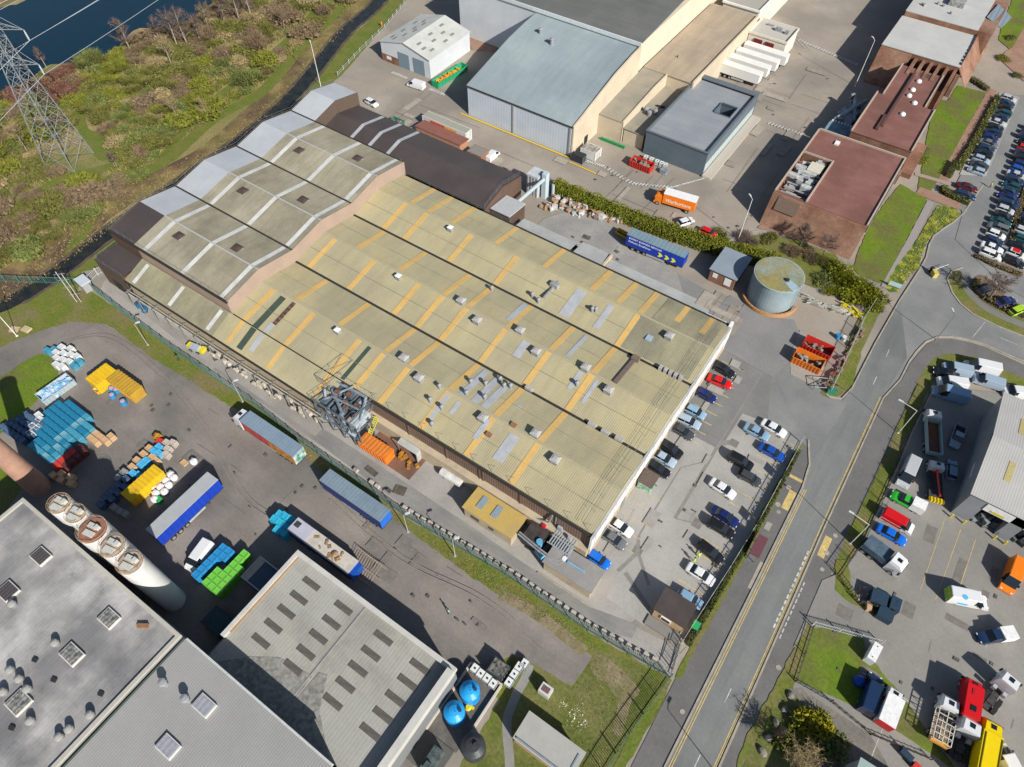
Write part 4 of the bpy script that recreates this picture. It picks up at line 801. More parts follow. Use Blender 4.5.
# third office, white roof
T=thing('brick_office_building','largest brick office with an off-white flat roof, at the far corner','office',-21,206,0)
mb=MB(); mb.box(0,19.8,0,19,0,7.9); mb.box(.3,23,18.8,60,0,9.4); mb.build('wall',K_brick,T)
mb=MB(); mb.xprof([(-5.5,0),(0,0),(0,7.7),(-1.2,7.7)],0,8); mb.build('sloping_flank',K_brick,T)
mb=MB()
for i in range(6): mb.box(9+i*2.0,9.8+i*2.0,-9,0,0,7.2-.0)
mb.build('brick_fin',K_brick,T)
mb=MB(); mb.box(8,19.8,-8.5,0,0,5.0); mb.build('link_roof',mat('brown_tiled_link',(.16,.09,.07),stripe=('x',1.0),sdark=.3),T)
wr=mat('off_white_roof_felt',(.46,.46,.44),(.41,.41,.4),sc=.15,r=.85,fine=.05,stain=.1)
MB().box(-.1,20,-.1,18.8,7.9,8.1).build('roof',wr,T); MB().box(.2,19.4,18.8,60,9.4,9.6).build('roof',wr,T)
MB().box(19.4,23.1,18.8,60,9.4,9.5).build('roof_edge',K_brick,T)
MB().slab([(19.6,27,9.9),(24.2,25,9.0),(25.4,33,9.0),(20.6,37,9.9)],.15).build('glazed_slope',mat('blue_grey_glazing',(.2,.25,.29),r=.25,stripe=('x',1.2),sdark=.2),T)
mb=MB(); mb.xprof([(0,0),(20,0),(20,6),(0,6)],20,21); mb.slab([(19.8,0,8),(23.5,1,3),(23.5,27,3),(19.8,27,9)],.3); mb.build('sloping_brick_face',K_brick,T)
rr=random.Random(8); mb=MB()
for i in range(9): mb.lathe(rr.uniform(3,11),rr.uniform(21,34),[(.4,9.6),(.4,10.1),(.2,10.3)],8)
mb.rbox(11,30,9.6,4,3,1.3); mb.rbox(9,32,9.6,2,1.4,1.1,.4); mb.build('roof_plant',mat('roof_plant_dark',(.16,.16,.16),(.4,.4,.38),sc=1.5,fine=.3),T)
mb=MB()
for i in range(9): mb.box(19.8,20.0,1+i*2,2.4+i*2,8.1,8.5)
mb.build('roof_edge_unit',B_dark,T)
# north-east second flat roof fragment
for i,x in enumerate((-123,-117.4)):
    T=thing('chiller_cabinet','white plant cabinet with a dark top behind the workshop, '+('the further left' if i==0 else 'nearer the warehouse')+' of two','plant cabinet',x,164-i*1.2,0)
    MB().box(-2,2,-1.6,1.6,0,3.2).build('body',mat('white_frame',g(.7)),T); MB().box(-2.05,2.05,-1.65,1.65,3.2,3.5).build('dark_top',mat('dark_red_top',(.08,.05,.05)),T); MB().box(-1.4,1.4,-1.64,-1.6,.4,1.6).build('louvre',B_dark,T)
simple('flat_roof_store','flat grey roofed store with white eaves at the top edge beside the loading building','building',-66,-55,204.5,240,7.5,mat('greyish_roof',(.34,.33,.29),fine=.1),mat('office_wall',(.62,.58,.5)),.2,.4,B_fascia)
# substation hut by tank
T=simple('brick_hut','small brick hut with a slate blue mono roof beside the round tank','hut',-23.9,-18.3,107.2,114.8,3.4,mat('slate_hut_roof',(.24,.28,.33),(.21,.25,.3),sc=.3,fine=.05),K_brick,.2)
MB().box(.8,1.8,.03,.1,1.5,2.6).build('window',mat('white_frame',g(.7)),T); MB().box(3.4,4.8,.03,.1,.8,2.6).build('door',mat('white_frame',g(.7)),T)
# round tank
TX,TY=P(779.5,274.5,6.4); T=thing('water_tank','round blue-grey steel tank with a mossy flat top inside a low orange-brown ring','tank',TX,TY,0)
MB().lathe(0,0,[(4.75,0),(4.75,6.3)],48).build('shell',mat('tank_steel',(.2,.27,.3),(.26,.32,.34),sc=.25,r=.5,fine=.08,streak=None),T)
MB().lathe(0,0,[(4.9,6.3),(4.9,6.5)],48).build('rim',mat('tank_rim',(.3,.36,.36)),T)
MB().lathe(0,0,[(4.7,6.5),(4.7,6.55)],48).build('mossy_top',mat('mossy_top',(.27,.235,.09),(.2,.19,.09),sc=.4,c3=(.24,.3,.3),sc3=.12,fine=.25),T)
MB().slab([(1.8,-1.8,6.6),(3.9,-3.2,6.6),(4.6,-1.4,6.6),(2.3,-.4,6.6)],.04).build('clean_panel',mat('clean_tank_panel',(.3,.4,.45)),T)
MB().rbox(1.9,-.9,6.55,.6,.6,.4,.3).build('hatch',B_dark,T)
mb=MB(); 
for i in range(18):
    a=-2.5+i*.145; mb.rbox(5.5*math.cos(a),5.5*math.sin(a),0,.35,.85,.9,a)
mb.build('bund_wall',mat('orange_brown_bund',(.42,.22,.1),fine=.2),T)
mb=MB(); mb.tube((5,-1.8,0),(5,-1.8,7.2),.06,5); mb.tube((5.1,-1.3,0),(5.1,-1.3,7.2),.06,5); mb.build('ladder',B_ventlt,T)
# yellow-roofed pump house and neighbour
yr=mat('mustard_roof_sheet',(.5,.35,.1),(.44,.32,.12),sc=.4,r=.7,fine=.06,stripe=('y',.4),sdark=.12)
T=simple('compressor_house','cream block compressor house with a mustard yellow roof on the factory lane','building',-33.5,-24.3,36.0,40.1,3.4,yr,B_creamw,.15)
for x in (1.6,4.4): MB().slab([(x,1.2,3.52),(x+1.1,1.2,3.52),(x+1.1,3.4,3.52),(x,3.4,3.52)],.03).build('rooflight',mat('blue_grey_rooflight',(.22,.28,.32)),T); MB().box(x,x+.7,3.1,3.6,3.4,4.0).build('roof_fan',B_dark,T) if False else None
MB().box(1.5,3,-.02,.1,1.2,2.0).build('window',K_glass,T); MB().box(5,5.8,-.02,.1,1.4,2.0).build('window',K_glass,T)
T=simple('flat_roof_hut','cream hut with a flat grey roof beside the bright blue car at the factory corner','building',-18.2,-9.9,35.7,39.6,3.2,mat('grey_felt_hut_roof',(.24,.23,.22),(.28,.265,.25),sc=.5,fine=.08),B_creamw,.15)
MB().box(3,6,1.8,2.2,3.2,3.5).build('roof_duct',mat('blue_pipe',(.2,.33,.42)),T)
MB().box(-.4,9.2,-.95,-.7,0,.2).build('kerb_wall',M_kerb,T)
# process plant between them
T=thing('process_plant','cluster of grey pipes, walkways and blue pumps beside the yellow roofed house','process plant',-23.8,37,0)
mb=MB(); mb.rbox(2.2,2,0,3.2,3.2,3,0); mb.rbox(6.4,1.4,0,3,2.6,2.4); mb.build('machine_body',mat('black_brown_machine',(.035,.03,.03),(.06,.05,.045),sc=1,fine=.3),T)
mb=MB()
for a in [[(0,.2,3.3),(4,-.3,3.2),(7.6,-.5,3.1),(8.2,.6,3.1),(8.2,3,3.4)],[(0,.6,3.3),(4,.1,3.2),(7.2,-.1,3.1),(7.8,1,3.1),(7.8,3,3.4)],[(.2,3.8,3),(3,4.2,4),(3.4,4.4,6.5)],[(4,4.6,2),(4,4.6,7)],[(-7,3.8,2.5),(-2,3.9,3),(2,4,3.4)]]: mb.path(a,.14,6)
mb.build('pipe',B_vent,T)
mb=MB(); mb.tube((3.6,.2,1.5),(5.4,-.8,2.9),.5,10); mb.lathe(3.4,1,[(.5,0),(.5,3.4)],12); mb.rbox(-4.2,4,0,1.1,1.7,2.6,.3); mb.build('blue_pump',mat('light_blue_enamel',(.1,.36,.55),r=.4),T)
MB().rbox(2.6,3.5,3,.6,.5,.7).build('red_valve',mat('red_enamel',(.5,.01,.02)),T)
mb=MB()
for i in range(9): mb.box(4.6+i*.42,4.8+i*.42,1.6,4.4,3.4,3.48)
for y in (1.6,3,4.4): mb.box(4.4,8.6,y-.06,y+.06,3.35,3.5)
mb.rbox(7,3.8,3.4,.5,.4,.9); mb.rbox(5,4.3,3.4,.8,.4,1.2); mb.build('walkway_grating',mat('pale_grating',(.3,.33,.36)),T)
MB().lathe(8,.9,[(.4,2.6),(.55,2.9),(.4,3.3)],12).build('white_drum',mat('white_frame',g(.7)),T)
rr=random.Random(2); mb=MB()
for i in range(16): mb.rbox(rr.uniform(-7,-1),rr.uniform(3.4,4.3),rr.uniform(0,2),rr.uniform(.3,1),rr.uniform(.3,.8),rr.uniform(.6,1.5),rr.uniform(0,1))
mb.build('valve_set',B_vent,T)
# lean-to over orange stain, white tank
T=thing('open_shelter','small open shelter with a sloping grey sheet roof against the factory wall','shelter',-50,39.4,0)
MB().slab([(0,0,2.8),(4.1,0,2.8),(4.1,2.2,3.3),(0,2.2,3.3)],.1).build('roof',C_grey,T)
mb=MB(); [mb.box(x,x+.12,y,y+.12,0,2.7) for x in (0,4) for y in (0,2)]; mb.build('post',B_rail,T); MB().box(3.9,4.1,.1,2.1,0,2.7).build('side_panel',C_grey,T)
rr=random.Random(12); mb=MB(); [mb.rbox(rr.uniform(.4,4.4),rr.uniform(-.9,.6),0,rr.uniform(.4,1),rr.uniform(.4,.9),rr.uniform(.3,.8),rr.uniform(0,1.5)) for i in range(9)]; tag(mb.build('scrap_heap',mat('amber_scrap',(.45,.2,.02),(.25,.12,.03),sc=1.5,fine=.3),None,(-49.8,38.7,0)),'heap of amber scrap pieces under the open sheet roofed shelter','scrap heap')
T=thing('storage_tank','horizontal white cylindrical tank lying against the factory wall beside the yellow roofed house','tank',-39.1,41.3-1.2,0)
mb=MB(); mb.tube((-2.1,0,1),(2.1,0,1),.75,16); mb.build('shell',mat('off_white_tank',(.6,.6,.58),(.45,.45,.43),sc=.8,fine=.12),T); mb=MB(); [mb.box(x-.15,x+.15,-.6,.6,0,.6) for x in (-1.3,1.3)]; mb.build('saddle',B_rail,T)
# gatehouse hut
T=simple('gatehouse','tan brick gatehouse with a dark brown flat roof at the car park exit','hut',-1.1,3.7,38.8,42.6,3.3,mat('dark_brown_felt',(.06,.048,.045),(.075,.06,.055),sc=.5,fine=.1),mat('tan_brick',(.5,.34,.19),(.44,.3,.17),sc=.6,fine=.1),.12)
f=MB().box(1.3,2.9,-.06,.1,1.2,2.3).build('window',mat('white_frame',g(.7)),T); MB().box(1.45,2.75,-.08,-.06,1.3,2.2).build('pane',K_glass,f)
MB().box(-.3,5,-1.6,.0,0,.3).build('plinth',mat('weathered_plinth',(.22,.21,.2),fine=.1,stripe=('y',.3),sdark=.2),T)
# smoking/loading kiosk by the fascia
T=simple('door_kiosk','small brown roofed porch with green panels against the white fascia','porch',-13.1,-10.6,56.3,59.0,2.6,mat('rusty_porch_roof',(.11,.085,.07),fine=.2),mat('green_panel',(.1,.35,.2),(.5,.5,.48),sc=1.2,fine=.1),.1)
# hut at bottom edge
T=simple('substation_building','pale flat roofed brick substation casting shade over the concrete path','building',-8.4,.2,13.4,17.2,3.4,mat('pale_grey_felt',(.36,.355,.33),(.33,.325,.3),sc=.5,fine=.05),mat('buff_brick',(.42,.3,.17),fine=.1),.1)
MB().box(.3,8.3,.1,.3,3.4,3.6).build('coping',mat('bluish_edge',(.2,.24,.27)),T); MB().box(7.9,8.1,.6,3.2,3.4,3.5).build('gutter',mat('bluish_edge',(.2,.24,.27)),T)
# ---- south-west works
G1=mat('stained_grey_roof',(.29,.285,.278),(.48,.47,.455),sc=.16,c3=(.2,.197,.2),sc3=.1,r=.85,fine=.08,stripe=('x',.5),sdark=.06,stain=.35,patch=(14,2.4,.07,.008),streak=('y',.5,.2))
G2=mat('light_grey_ribbed_roof',(.34,.337,.33),(.31,.307,.3),sc=.12,r=.7,fine=.05,stripe=('x',.33),sdark=.22,patch=(14,30,.04,.004))
G3=mat('pale_mottled_roof',(.37,.36,.315),(.29,.283,.25),sc=.25,c3=(.36,.36,.33),sc3=.1,r=.8,fine=.08,stripe=('x',.5),sdark=.12,patch=(5.5,3.6,.1,.01))
GW=mat('grey_works_wall',(.3,.3,.29),(.25,.25,.24),sc=.3,fine=.1,stripe=('x',.5),sdark=.1)
T=simple('works_building','flat grey stained works roof dotted with rooflights and domed vents beside the tall silos','factory',-82.8,-48.9,-70,-2.1,13,G1,GW,0,.5,mat('pale_parapet',(.4,.385,.34),fine=.1),ph=.35)
fr=mat('pale_frame',(.55,.54,.5)); gl=mat('grubby_rooflight_glass',(.12,.12,.115),(.3,.3,.28),sc=2,fine=.3,stripe=('x',.55),sdark=.4)
def rlight(T,ox,oy,px,py,z,l=2.5,w_=1.5,m=gl):
    x,y=P(px,py,z); f=MB().box(-l/2,l/2,-w_/2,w_/2,0,.4).build('rooflight',fr,T,(x-ox,y-oy,z)); MB().box(-l/2+.12,l/2-.12,-w_/2+.12,w_/2-.12,.4,.45).build('pane',m,f)
for x,y,l,w_ in [(42,557,2.6,2),(9,592,2.6,2.2),(110,619,2.6,2),(73,655,2.9,2),(20,703,2.6,2.4)]: rlight(T,-82.8,-70,x,y,13.0,l*.93,w_*.93,mat('dark_slatted_glass',(.08,.075,.075),stripe=('x',.5),sdark=.4) if y in (557,592) else gl)
for x,y in [(12,604),(55,643),(10,670),(19,679),(3,692),(69,729),(59,737),(30,721),(90,715),(27,689)]:
    q=P(x,y,13.5); MB().lathe(0,0,[(.42,0),(.52,.6),(.42,.95),(.1,1.1)],16).build('domed_vent',mat('pale_dome_vent',(.3,.3,.29),(.22,.22,.21),sc=2,fine=.1),T,(q[0]+82.8,q[1]+70,13))
q=P(143,626,13.2); MB().rbox(0,0,0,1.3,.5,.5,.6).build('rusty_vent',mat('rusty_hatch',(.25,.13,.07),fine=.3),T,(q[0]+82.8,q[1]+70,13))
for x,y in [(12,728),(54,680),(35,660),(101,694)]: q=P(x,y,13.1); MB().rbox(0,0,0,.6,.5,.25,.3).build('roof_hatch',B_dark,T,(q[0]+82.8,q[1]+70,13))
MB().box(.3,.34+.2,50,66,9.0,9.5).build('cable_tray',B_dark,T) if False else None
T=simple('works_building','light grey ribbed metal roof with white framed rooflights beside the diagonal gutter','factory',-48.6,-23.3,-70,-2.1,12.4,G2,GW,0)
for x,y in [(205,706),(169,747)]: rlight(T,-48.6,-70,x,y,12.4,2.5,1.8,mat('milky_glass',(.35,.36,.4),(.25,.26,.3),sc=2,stripe=('x',.7),sdark=.2))
for x,y in [(165,684),(187,700)]: q=P(x,y,12.6); MB().lathe(0,0,[(.35,0),(.35,.9),(.55,1.0),(.45,1.4),(.1,1.5)],12).build('roof_cowl',B_vent,T,(q[0]+48.6,q[1]+70,12.4))
mb=MB(); mb.box(-.05,.1,-0,67.8,12.41,12.7) ; mb.build('gutter',mat('dark_green_gutter',(.06,.08,.075)),T)
MB().box(.2,25.3,67.85,68.1,11.9,12.5).build('eaves_flashing',mat('pale_flashing',(.45,.47,.46)),T)
# roof with regular dark rooflights
T=thing('works_building','pale grey roof behind a white parapet with three rows of dark oblong rooflights','factory',-47.6,-1.2,0)
MB().box(.1,28.6,-.8,16.4,0,6.7).build('wall',mat('dark_grey_wall',(.18,.185,.19),fine=.1),T)
MB().slab([(.4,-.8,7.0),(27.8,-.8,7.0),(27.8,16.2,7.0),(.4,16.2,7.0)],.2).build('roof',G3,T)
mb=MB(); mb.box(-.1,28.8,15.9,16.6,6.7,7.7); mb.box(-.1,.5,2,15.9,6.7,7.7); mb.box(27.9,28.9,-.1,15.9,6.7,8.6); mb.build('parapet',mat('pale_parapet2',(.5,.49,.46),(.44,.43,.4),sc=.5,fine=.06),T)
MB().box(.5,.62,3,15.9,7.0,7.4).build('rusty_flashing',mat('rusty_flashing',(.28,.17,.08),fine=.2),T)
MB().box(13.3,13.5,.4,15.9,7.0,7.1).build('ridge_cap',mat('dull_ridge',g(.27)),T)
MB().prism([(2,-.6),(14,-.6),(13.6,5.2),(8.4,4.4),(5,2.2)],7.0,7.05).build('gravel_patch',mat('gravel',(.17,.168,.15),(.27,.265,.245),sc=1.6,fine=.35),T); MB().prism([(14,-.6),(22,-.6),(17.4,2.6),(15.2,6.4),(14,6)],7.0,7.05).build('gravel_patch',mat('gravel',(.12,.12,.11)),T)
dgl=mat('dark_brown_rooflight',(.085,.078,.07),(.11,.1,.09),sc=1,fine=.1)
Z4=(256,575)
for x,y in [(222,35),(172,92),(122,148),(70,205),(20,265),(350,132),(302,190),(250,248),(200,310),(148,370),(510,253),(460,315),(408,376),(358,440),(307,508),(655,367),(606,430),(557,495),(508,562),(456,628)]:
    q=P(Z4[0]+x/4,Z4[1]+y/4,7.0); MB().box(-1.45,1.45,-.42,.42,0,.07).build('rooflight',dgl,T,(q[0]+47.6,q[1]+1.2,7.0))
# link yard strip south of it : dark low roof
# tall silos
for i,(px,py,r,lab) in enumerate([(59.7,504,1.55,'furthest white silo, at the end nearest the brick chimney'),(76,514,1.4,'narrowest white silo, second from the brick chimney'),(92.4,530,2.0,'widest white silo with a rust red top, middle of the five'),(112.4,546,1.7,'white silo with a pale tan top, between the widest silo and the fully exposed one'),(130,562.6,1.7,'white silo whose long curved side faces the blue trailer, last of the five')]):
    x,y=P(px,py,15); T=thing('storage_silo',lab,'silo',x,y,0,0,'row of five tall silos')
    MB().lathe(0,0,[(r,0),(r,14.6),(r*.97,14.9)],32).build('shell',mat('white_silo_steel',(.62,.62,.6),(.55,.55,.54),sc=.4,r=.45,fine=.04),T,smooth=False)
    MB().lathe(0,0,[(r*.93,14.9),(r*.9,15.05)],28).build('top',mat('rust_red_silo_top',(.3,.13,.08),(.2,.1,.07),sc=1,fine=.25) if i==2 else mat('tan_silo_top',(.42,.36,.28),(.3,.22,.16),sc=1,fine=.25),T)
    mb=MB()
    for k in range(20):
        a=2*PI*k/20; b=2*PI*(k+1)/20
        for z in (15.1,15.5): mb.tube((r*math.cos(a),r*math.sin(a),z),(r*math.cos(b),r*math.sin(b),z),.03,4)
        if k%3==0: mb.tube((r*math.cos(a),r*math.sin(a),15),(r*math.cos(a),r*math.sin(a),15.5),.025,4)
    mb.build('guard_rail',mat('tan_rail',(.4,.28,.18)),T)
    mb=MB(); mb.rbox(-.3,.4,15.05,1.3,.7,.35,.2); mb.rbox(.1,-.6,15.05,1.6,.8,.2,.2); mb.rbox(.5,.6,15.05,.6,.6,.6); mb.build('top_equipment',mat('pale_top_kit',(.45,.45,.42),fine=.2),T)
# brick chimney
x,y=P(41,488,0); T=thing('brick_chimney','round pinkish brick chimney at the left edge above the small lawn','chimney',x,y,0)
MB().lathe(0,0,[(1.75,0),(1.55,9),(1.45,17.2),(1.6,17.3),(1.6,17.9)],32).build('shaft',mat('pinkish_brick',(.4,.24,.17),(.33,.19,.14),sc=.5,fine=.1),T)
# depot workshop right
T=thing('depot_building','grey ribbed depot building with mustard rooflight strips and open vehicle doors','depot',31.3,81.3,0)
gm=mat('depot_roof_sheet',(.46,.455,.43),(.42,.415,.4),sc=.15,r=.65,fine=.04,stripe=('x',.4),sdark=.2)
mb=MB(); mb.box(0,34,2.2,23,0,6.9); mb.box(0,2.6,0,2.2,0,6.9); mb.box(6.6,8.6,0,2.2,0,6.9); mb.box(12.6,14.6,0,2.2,0,6.9); mb.box(2.6,34,0,2.2,4.6,6.9); mb.build('wall',mat('grey_depot_cladding',(.22,.235,.25),(.25,.265,.28),sc=.3,r=.5,fine=.04),T)
MB().slab([(-.3,-.3,7.0),(34,-.3,7.0),(34,11.5,8.4),(-.3,11.5,8.4)],.15).build('roof',gm,T); MB().slab([(-.3,11.5,8.4),(34,11.5,8.4),(34,23.3,7.0),(-.3,23.3,7.0)],.15).build('roof',gm,T)
for x,y in ((3.6,6.5),(3.6,16.6),(9,6.5),(9,16.6)):
    z=7.0+1.4*(1-abs(y-11.5)/11.8); s_=.118 if y<11.5 else -.118
    MB().slab([(x-.5,y-1.9,z+.06-1.9*s_),(x+.5,y-1.9,z+.06-1.9*s_),(x+.5,y+1.9,z+.06+1.9*s_),(x-.5,y+1.9,z+.06+1.9*s_)],.03).build('rooflight_strip',mat('mustard_strip',(.4,.34,.16)),T)
MB().box(2.6,6.6,-.1,0,4.6,6.3).build('white_sign_board',mat('white_frame',g(.7)),T); MB().box(8.6,12.6,-.1,0,4.6,6.3).build('white_sign_board',mat('white_frame',g(.7)),T)
MB().box(3.6,5.6,-.14,-.1,4.8,5.3).build('yellow_sign',mat('yellow_sign_paint',(.6,.5,.03)),T)
MB().box(.2,34,2.1,2.2,0,4.6).build('dark_bay_opening',B_dark,T)
rr=random.Random(4); mb=MB(); [mb.rbox(rr.uniform(3,12.4),rr.uniform(.5,1.9),0,rr.uniform(.5,1.5),rr.uniform(.4,1),rr.uniform(.5,2.2),rr.uniform(0,1)) for i in range(26)]; mb.build('workshop_kit',mat('grey_black_kit',(.04,.045,.05),(.25,.27,.28),sc=1.4,fine=.3),T)
mb=MB(); [mb.box(x-.12,x+.12,-.9,-.66,0,1.1) for x in (.2,2.2,6.8,8.4,12.8)]; mb.build('yellow_bollard',mat('yellow_sign_paint',(.6,.5,.03)),T)
mb=MB(); mb.rbox(-.05,7,3.6,.12,3.2,.5); mb.build('wall_lamp_bar',mat('pale_bar',(.5,.55,.58)),T)
# bund with blue tanks
T=thing('tank_bund','low white edged concrete bund holding round tanks at the bottom of the yard','bund',-19.1,8,0)
mb=MB(); mb.box(0,5.4,10.2,10.5,0,.6); mb.box(5.2,5.5,3.8,10.2,0,.7); mb.box(0,.3,0,10.2,0,.7); mb.build('bund_wall',mat('pale_bund',(.5,.46,.4),fine=.1),T); MB().box(.3,5.2,0,10.2,0,.05).build('bund_floor',mat('dark_bund_floor',(.09,.085,.08),(.14,.13,.12),sc=.6,fine=.2),T)
bl=mat('bright_blue_tank',(.01,.24,.62),(.02,.3,.66),sc=1,r=.4,fine=.06)
for px,py,r,lab in [(469.5,690,1.35,'bright blue round tank beside the row of white crates'),(454,711,1.4,'bright blue round tank half in shade next to the parapet')]:
    x,y=P(px,py,3.4); T=thing('chemical_tank',lab,'tank',x,y,0)
    MB().lathe(0,0,[(r,0),(r,3.1)],28).build('shell',bl,T); MB().lathe(0,0,[(r*1.02,3.1),(r*.5,3.6),(.15,3.75)],28).build('domed_top',bl,T)
    mb=MB(); 
    for k in range(8): a=2*PI*k/8; mb.tube((r*math.cos(a),r*math.sin(a),3.13),(.15,.0,3.78),.03,4)
    mb.build('rib',mat('deep_blue_rib',(.01,.16,.45)),T)
    MB().lathe(.6,.5,[(.25,3.3),(.25,3.9)],10).build('manhole',mat('dark_blue_lid',(.02,.04,.1)),T)
x,y=P(473,745,4); T=thing('chemical_tank','black plastic round tank at the bottom of the bund','tank',x,y,0); bk=mat('black_plastic',(.03,.034,.038),(.05,.055,.06),sc=1,r=.45,fine=.1)
MB().lathe(0,0,[(1.6,0),(1.6,3.6),(.9,4.1),(.3,4.2)],28).build('shell',bk,T); MB().lathe(.3,.2,[(.3,4.0),(.3,4.5)],12).build('manhole',bk,T)
T=thing('generator_set','dark green generator housing in the shaded corner beside the white parapet','generator',-19.2,3.8,0)
mb=MB(); mb.box(0,5,0,4.2,0,.2); mb.build('base',mat('dark_base',(.1,.1,.09)),T); mb=MB(); mb.rbox(3.4,1.6,.2,1.5,3.4,1.8,.0); mb.rbox(3.4,.8,2,.8,.9,.6); mb.tube((2.6,0,1),(2.6,3.4,1.6),.15,8); mb.build('engine_housing',mat('dark_green_machine',(.03,.05,.05),(.1,.12,.12),sc=1.5,fine=.2),T)
T=thing('inspection_cabinet','small white framed box with a reddish grille standing on the grass by the path','cabinet',-9.1,20.4,0)
MB().box(0,1.7,0,1.4,0,1.6).build('body',mat('pale_cabinet',(.5,.5,.47)),T); MB().box(.3,1.4,.3,1.1,1.6,1.66).build('grille',mat('reddish_grille',(.25,.1,.09),(.1,.1,.12),sc=3,stripe=('x',.3),sdark=.4),T)
# ------------------------------------------------------------------ VEHICLES
V_glass=mat('vehicle_glass',(.012,.016,.02),r=.06,fine=0,spec=.8); V_tyre=mat('black_tyre',(.018,.018,.018),fine=0); V_rim=mat('alloy_rim',(.4,.4,.42),r=.35,fine=0,metal=.5)
V_lamp=mat('clear_headlamp',(.7,.72,.75),r=.15,fine=0); V_tail=mat('red_tail_lamp',(.4,.01,.01),r=.2,fine=0); V_trim=mat('black_trim',(.02,.02,.022),r=.6,fine=0)
V_chas=mat('dark_chassis',(.03,.03,.032),(.06,.06,.06),sc=2,fine=.2); V_alu=mat('grey_alu_roof',(.42,.44,.46),(.37,.39,.41),sc=.5,r=.5,fine=.05,stripe=('x',1.2),sdark=.08)
CC={'black':(.012,.013,.015),'dark grey':(.05,.055,.06),'grey':(.13,.14,.15),'silver':(.42,.44,.46),'white':(.66,.67,.68),'red':(.55,.008,.01),'blue':(.01,.07,.36),'navy':(.01,.02,.11),'light blue':(.2,.33,.47),'bright blue':(.005,.13,.6),'maroon':(.09,.008,.012),'lime':(.35,.55,.02),'teal':(.01,.07,.08),'orange':(.8,.2,.01),'green':(.03,.4,.03),'yellow':(.75,.55,.0),'dark blue':(.012,.03,.08),'silver blue':(.3,.38,.47)}
def cpaint(c): return paint('car_paint_'+c.replace(' ','_'),CC[c],r=.25,spec=.6)
WM={}
def wheel_mesh(r=.32,wd=.22):
    k=(r,wd)
    if k not in WM:
        a=MB(); a.tube((0,-wd/2,0),(0,wd/2,0),r,14); me=a.mesh('wheel'); me.materials.append(V_tyre)
        b=MB(); b.tube((0,-wd/2-.012,0),(0,wd/2+.012,0),r*.62,10); mb_=b.mesh('rim'); mb_.materials.append(V_rim); WM[k]=(me,mb_)
    return WM[k]
def wheel(T,x,y,r=.32,wd=.22,rim=True):
    a,b=wheel_mesh(r,wd); o=bpy.data.objects.new('wheel',a); COL.objects.link(o); o.parent=T; o.location=(x,y,r)
    if rim: q=bpy.data.objects.new('rim',b); COL.objects.link(q); q.parent=o
# ring of a car body at station x: half width, bottom z, belt z
def ring(x,hw,z0,zb): return [(x,-hw*.94,z0),(x,-hw,z0+.25*(zb-z0)+.05),(x,-hw,zb-.12),(x,-hw*.9,zb),(x,hw*.9,zb),(x,hw,zb-.12),(x,hw,z0+.25*(zb-z0)+.05),(x,hw*.94,z0)]
TYPES={ # length, width, roof height, body stations (t,hwfac,zb), glass base xs, roof xs
 'hatch':(4.0,1.74,1.46,[(-.5,.82,.8),(-.47,.93,.92),(-.3,1,.95),(.18,1,.95),(.36,.97,.88),(.46,.88,.74),(.5,.76,.62)],(-.47,.27),(-.37,.08)),
 'saloon':(4.6,1.8,1.44,[(-.5,.8,.86),(-.46,.92,.95),(-.28,1,.97),(.16,1,.95),(.36,.97,.88),(.46,.88,.74),(.5,.74,.62)],(-.36,.25),(-.2,.06)),
 'estate':(4.65,1.82,1.5,[(-.5,.84,.86),(-.47,.94,.96),(-.3,1,.98),(.18,1,.96),(.36,.97,.9),(.46,.88,.76),(.5,.76,.62)],(-.48,.25),(-.42,.07)),
 'suv':(4.5,1.88,1.68,[(-.5,.84,.95),(-.47,.95,1.05),(-.3,1,1.08),(.2,1,1.06),(.38,.97,1.0),(.47,.9,.86),(.5,.8,.7)],(-.48,.27),(-.4,.1))}
BM={}
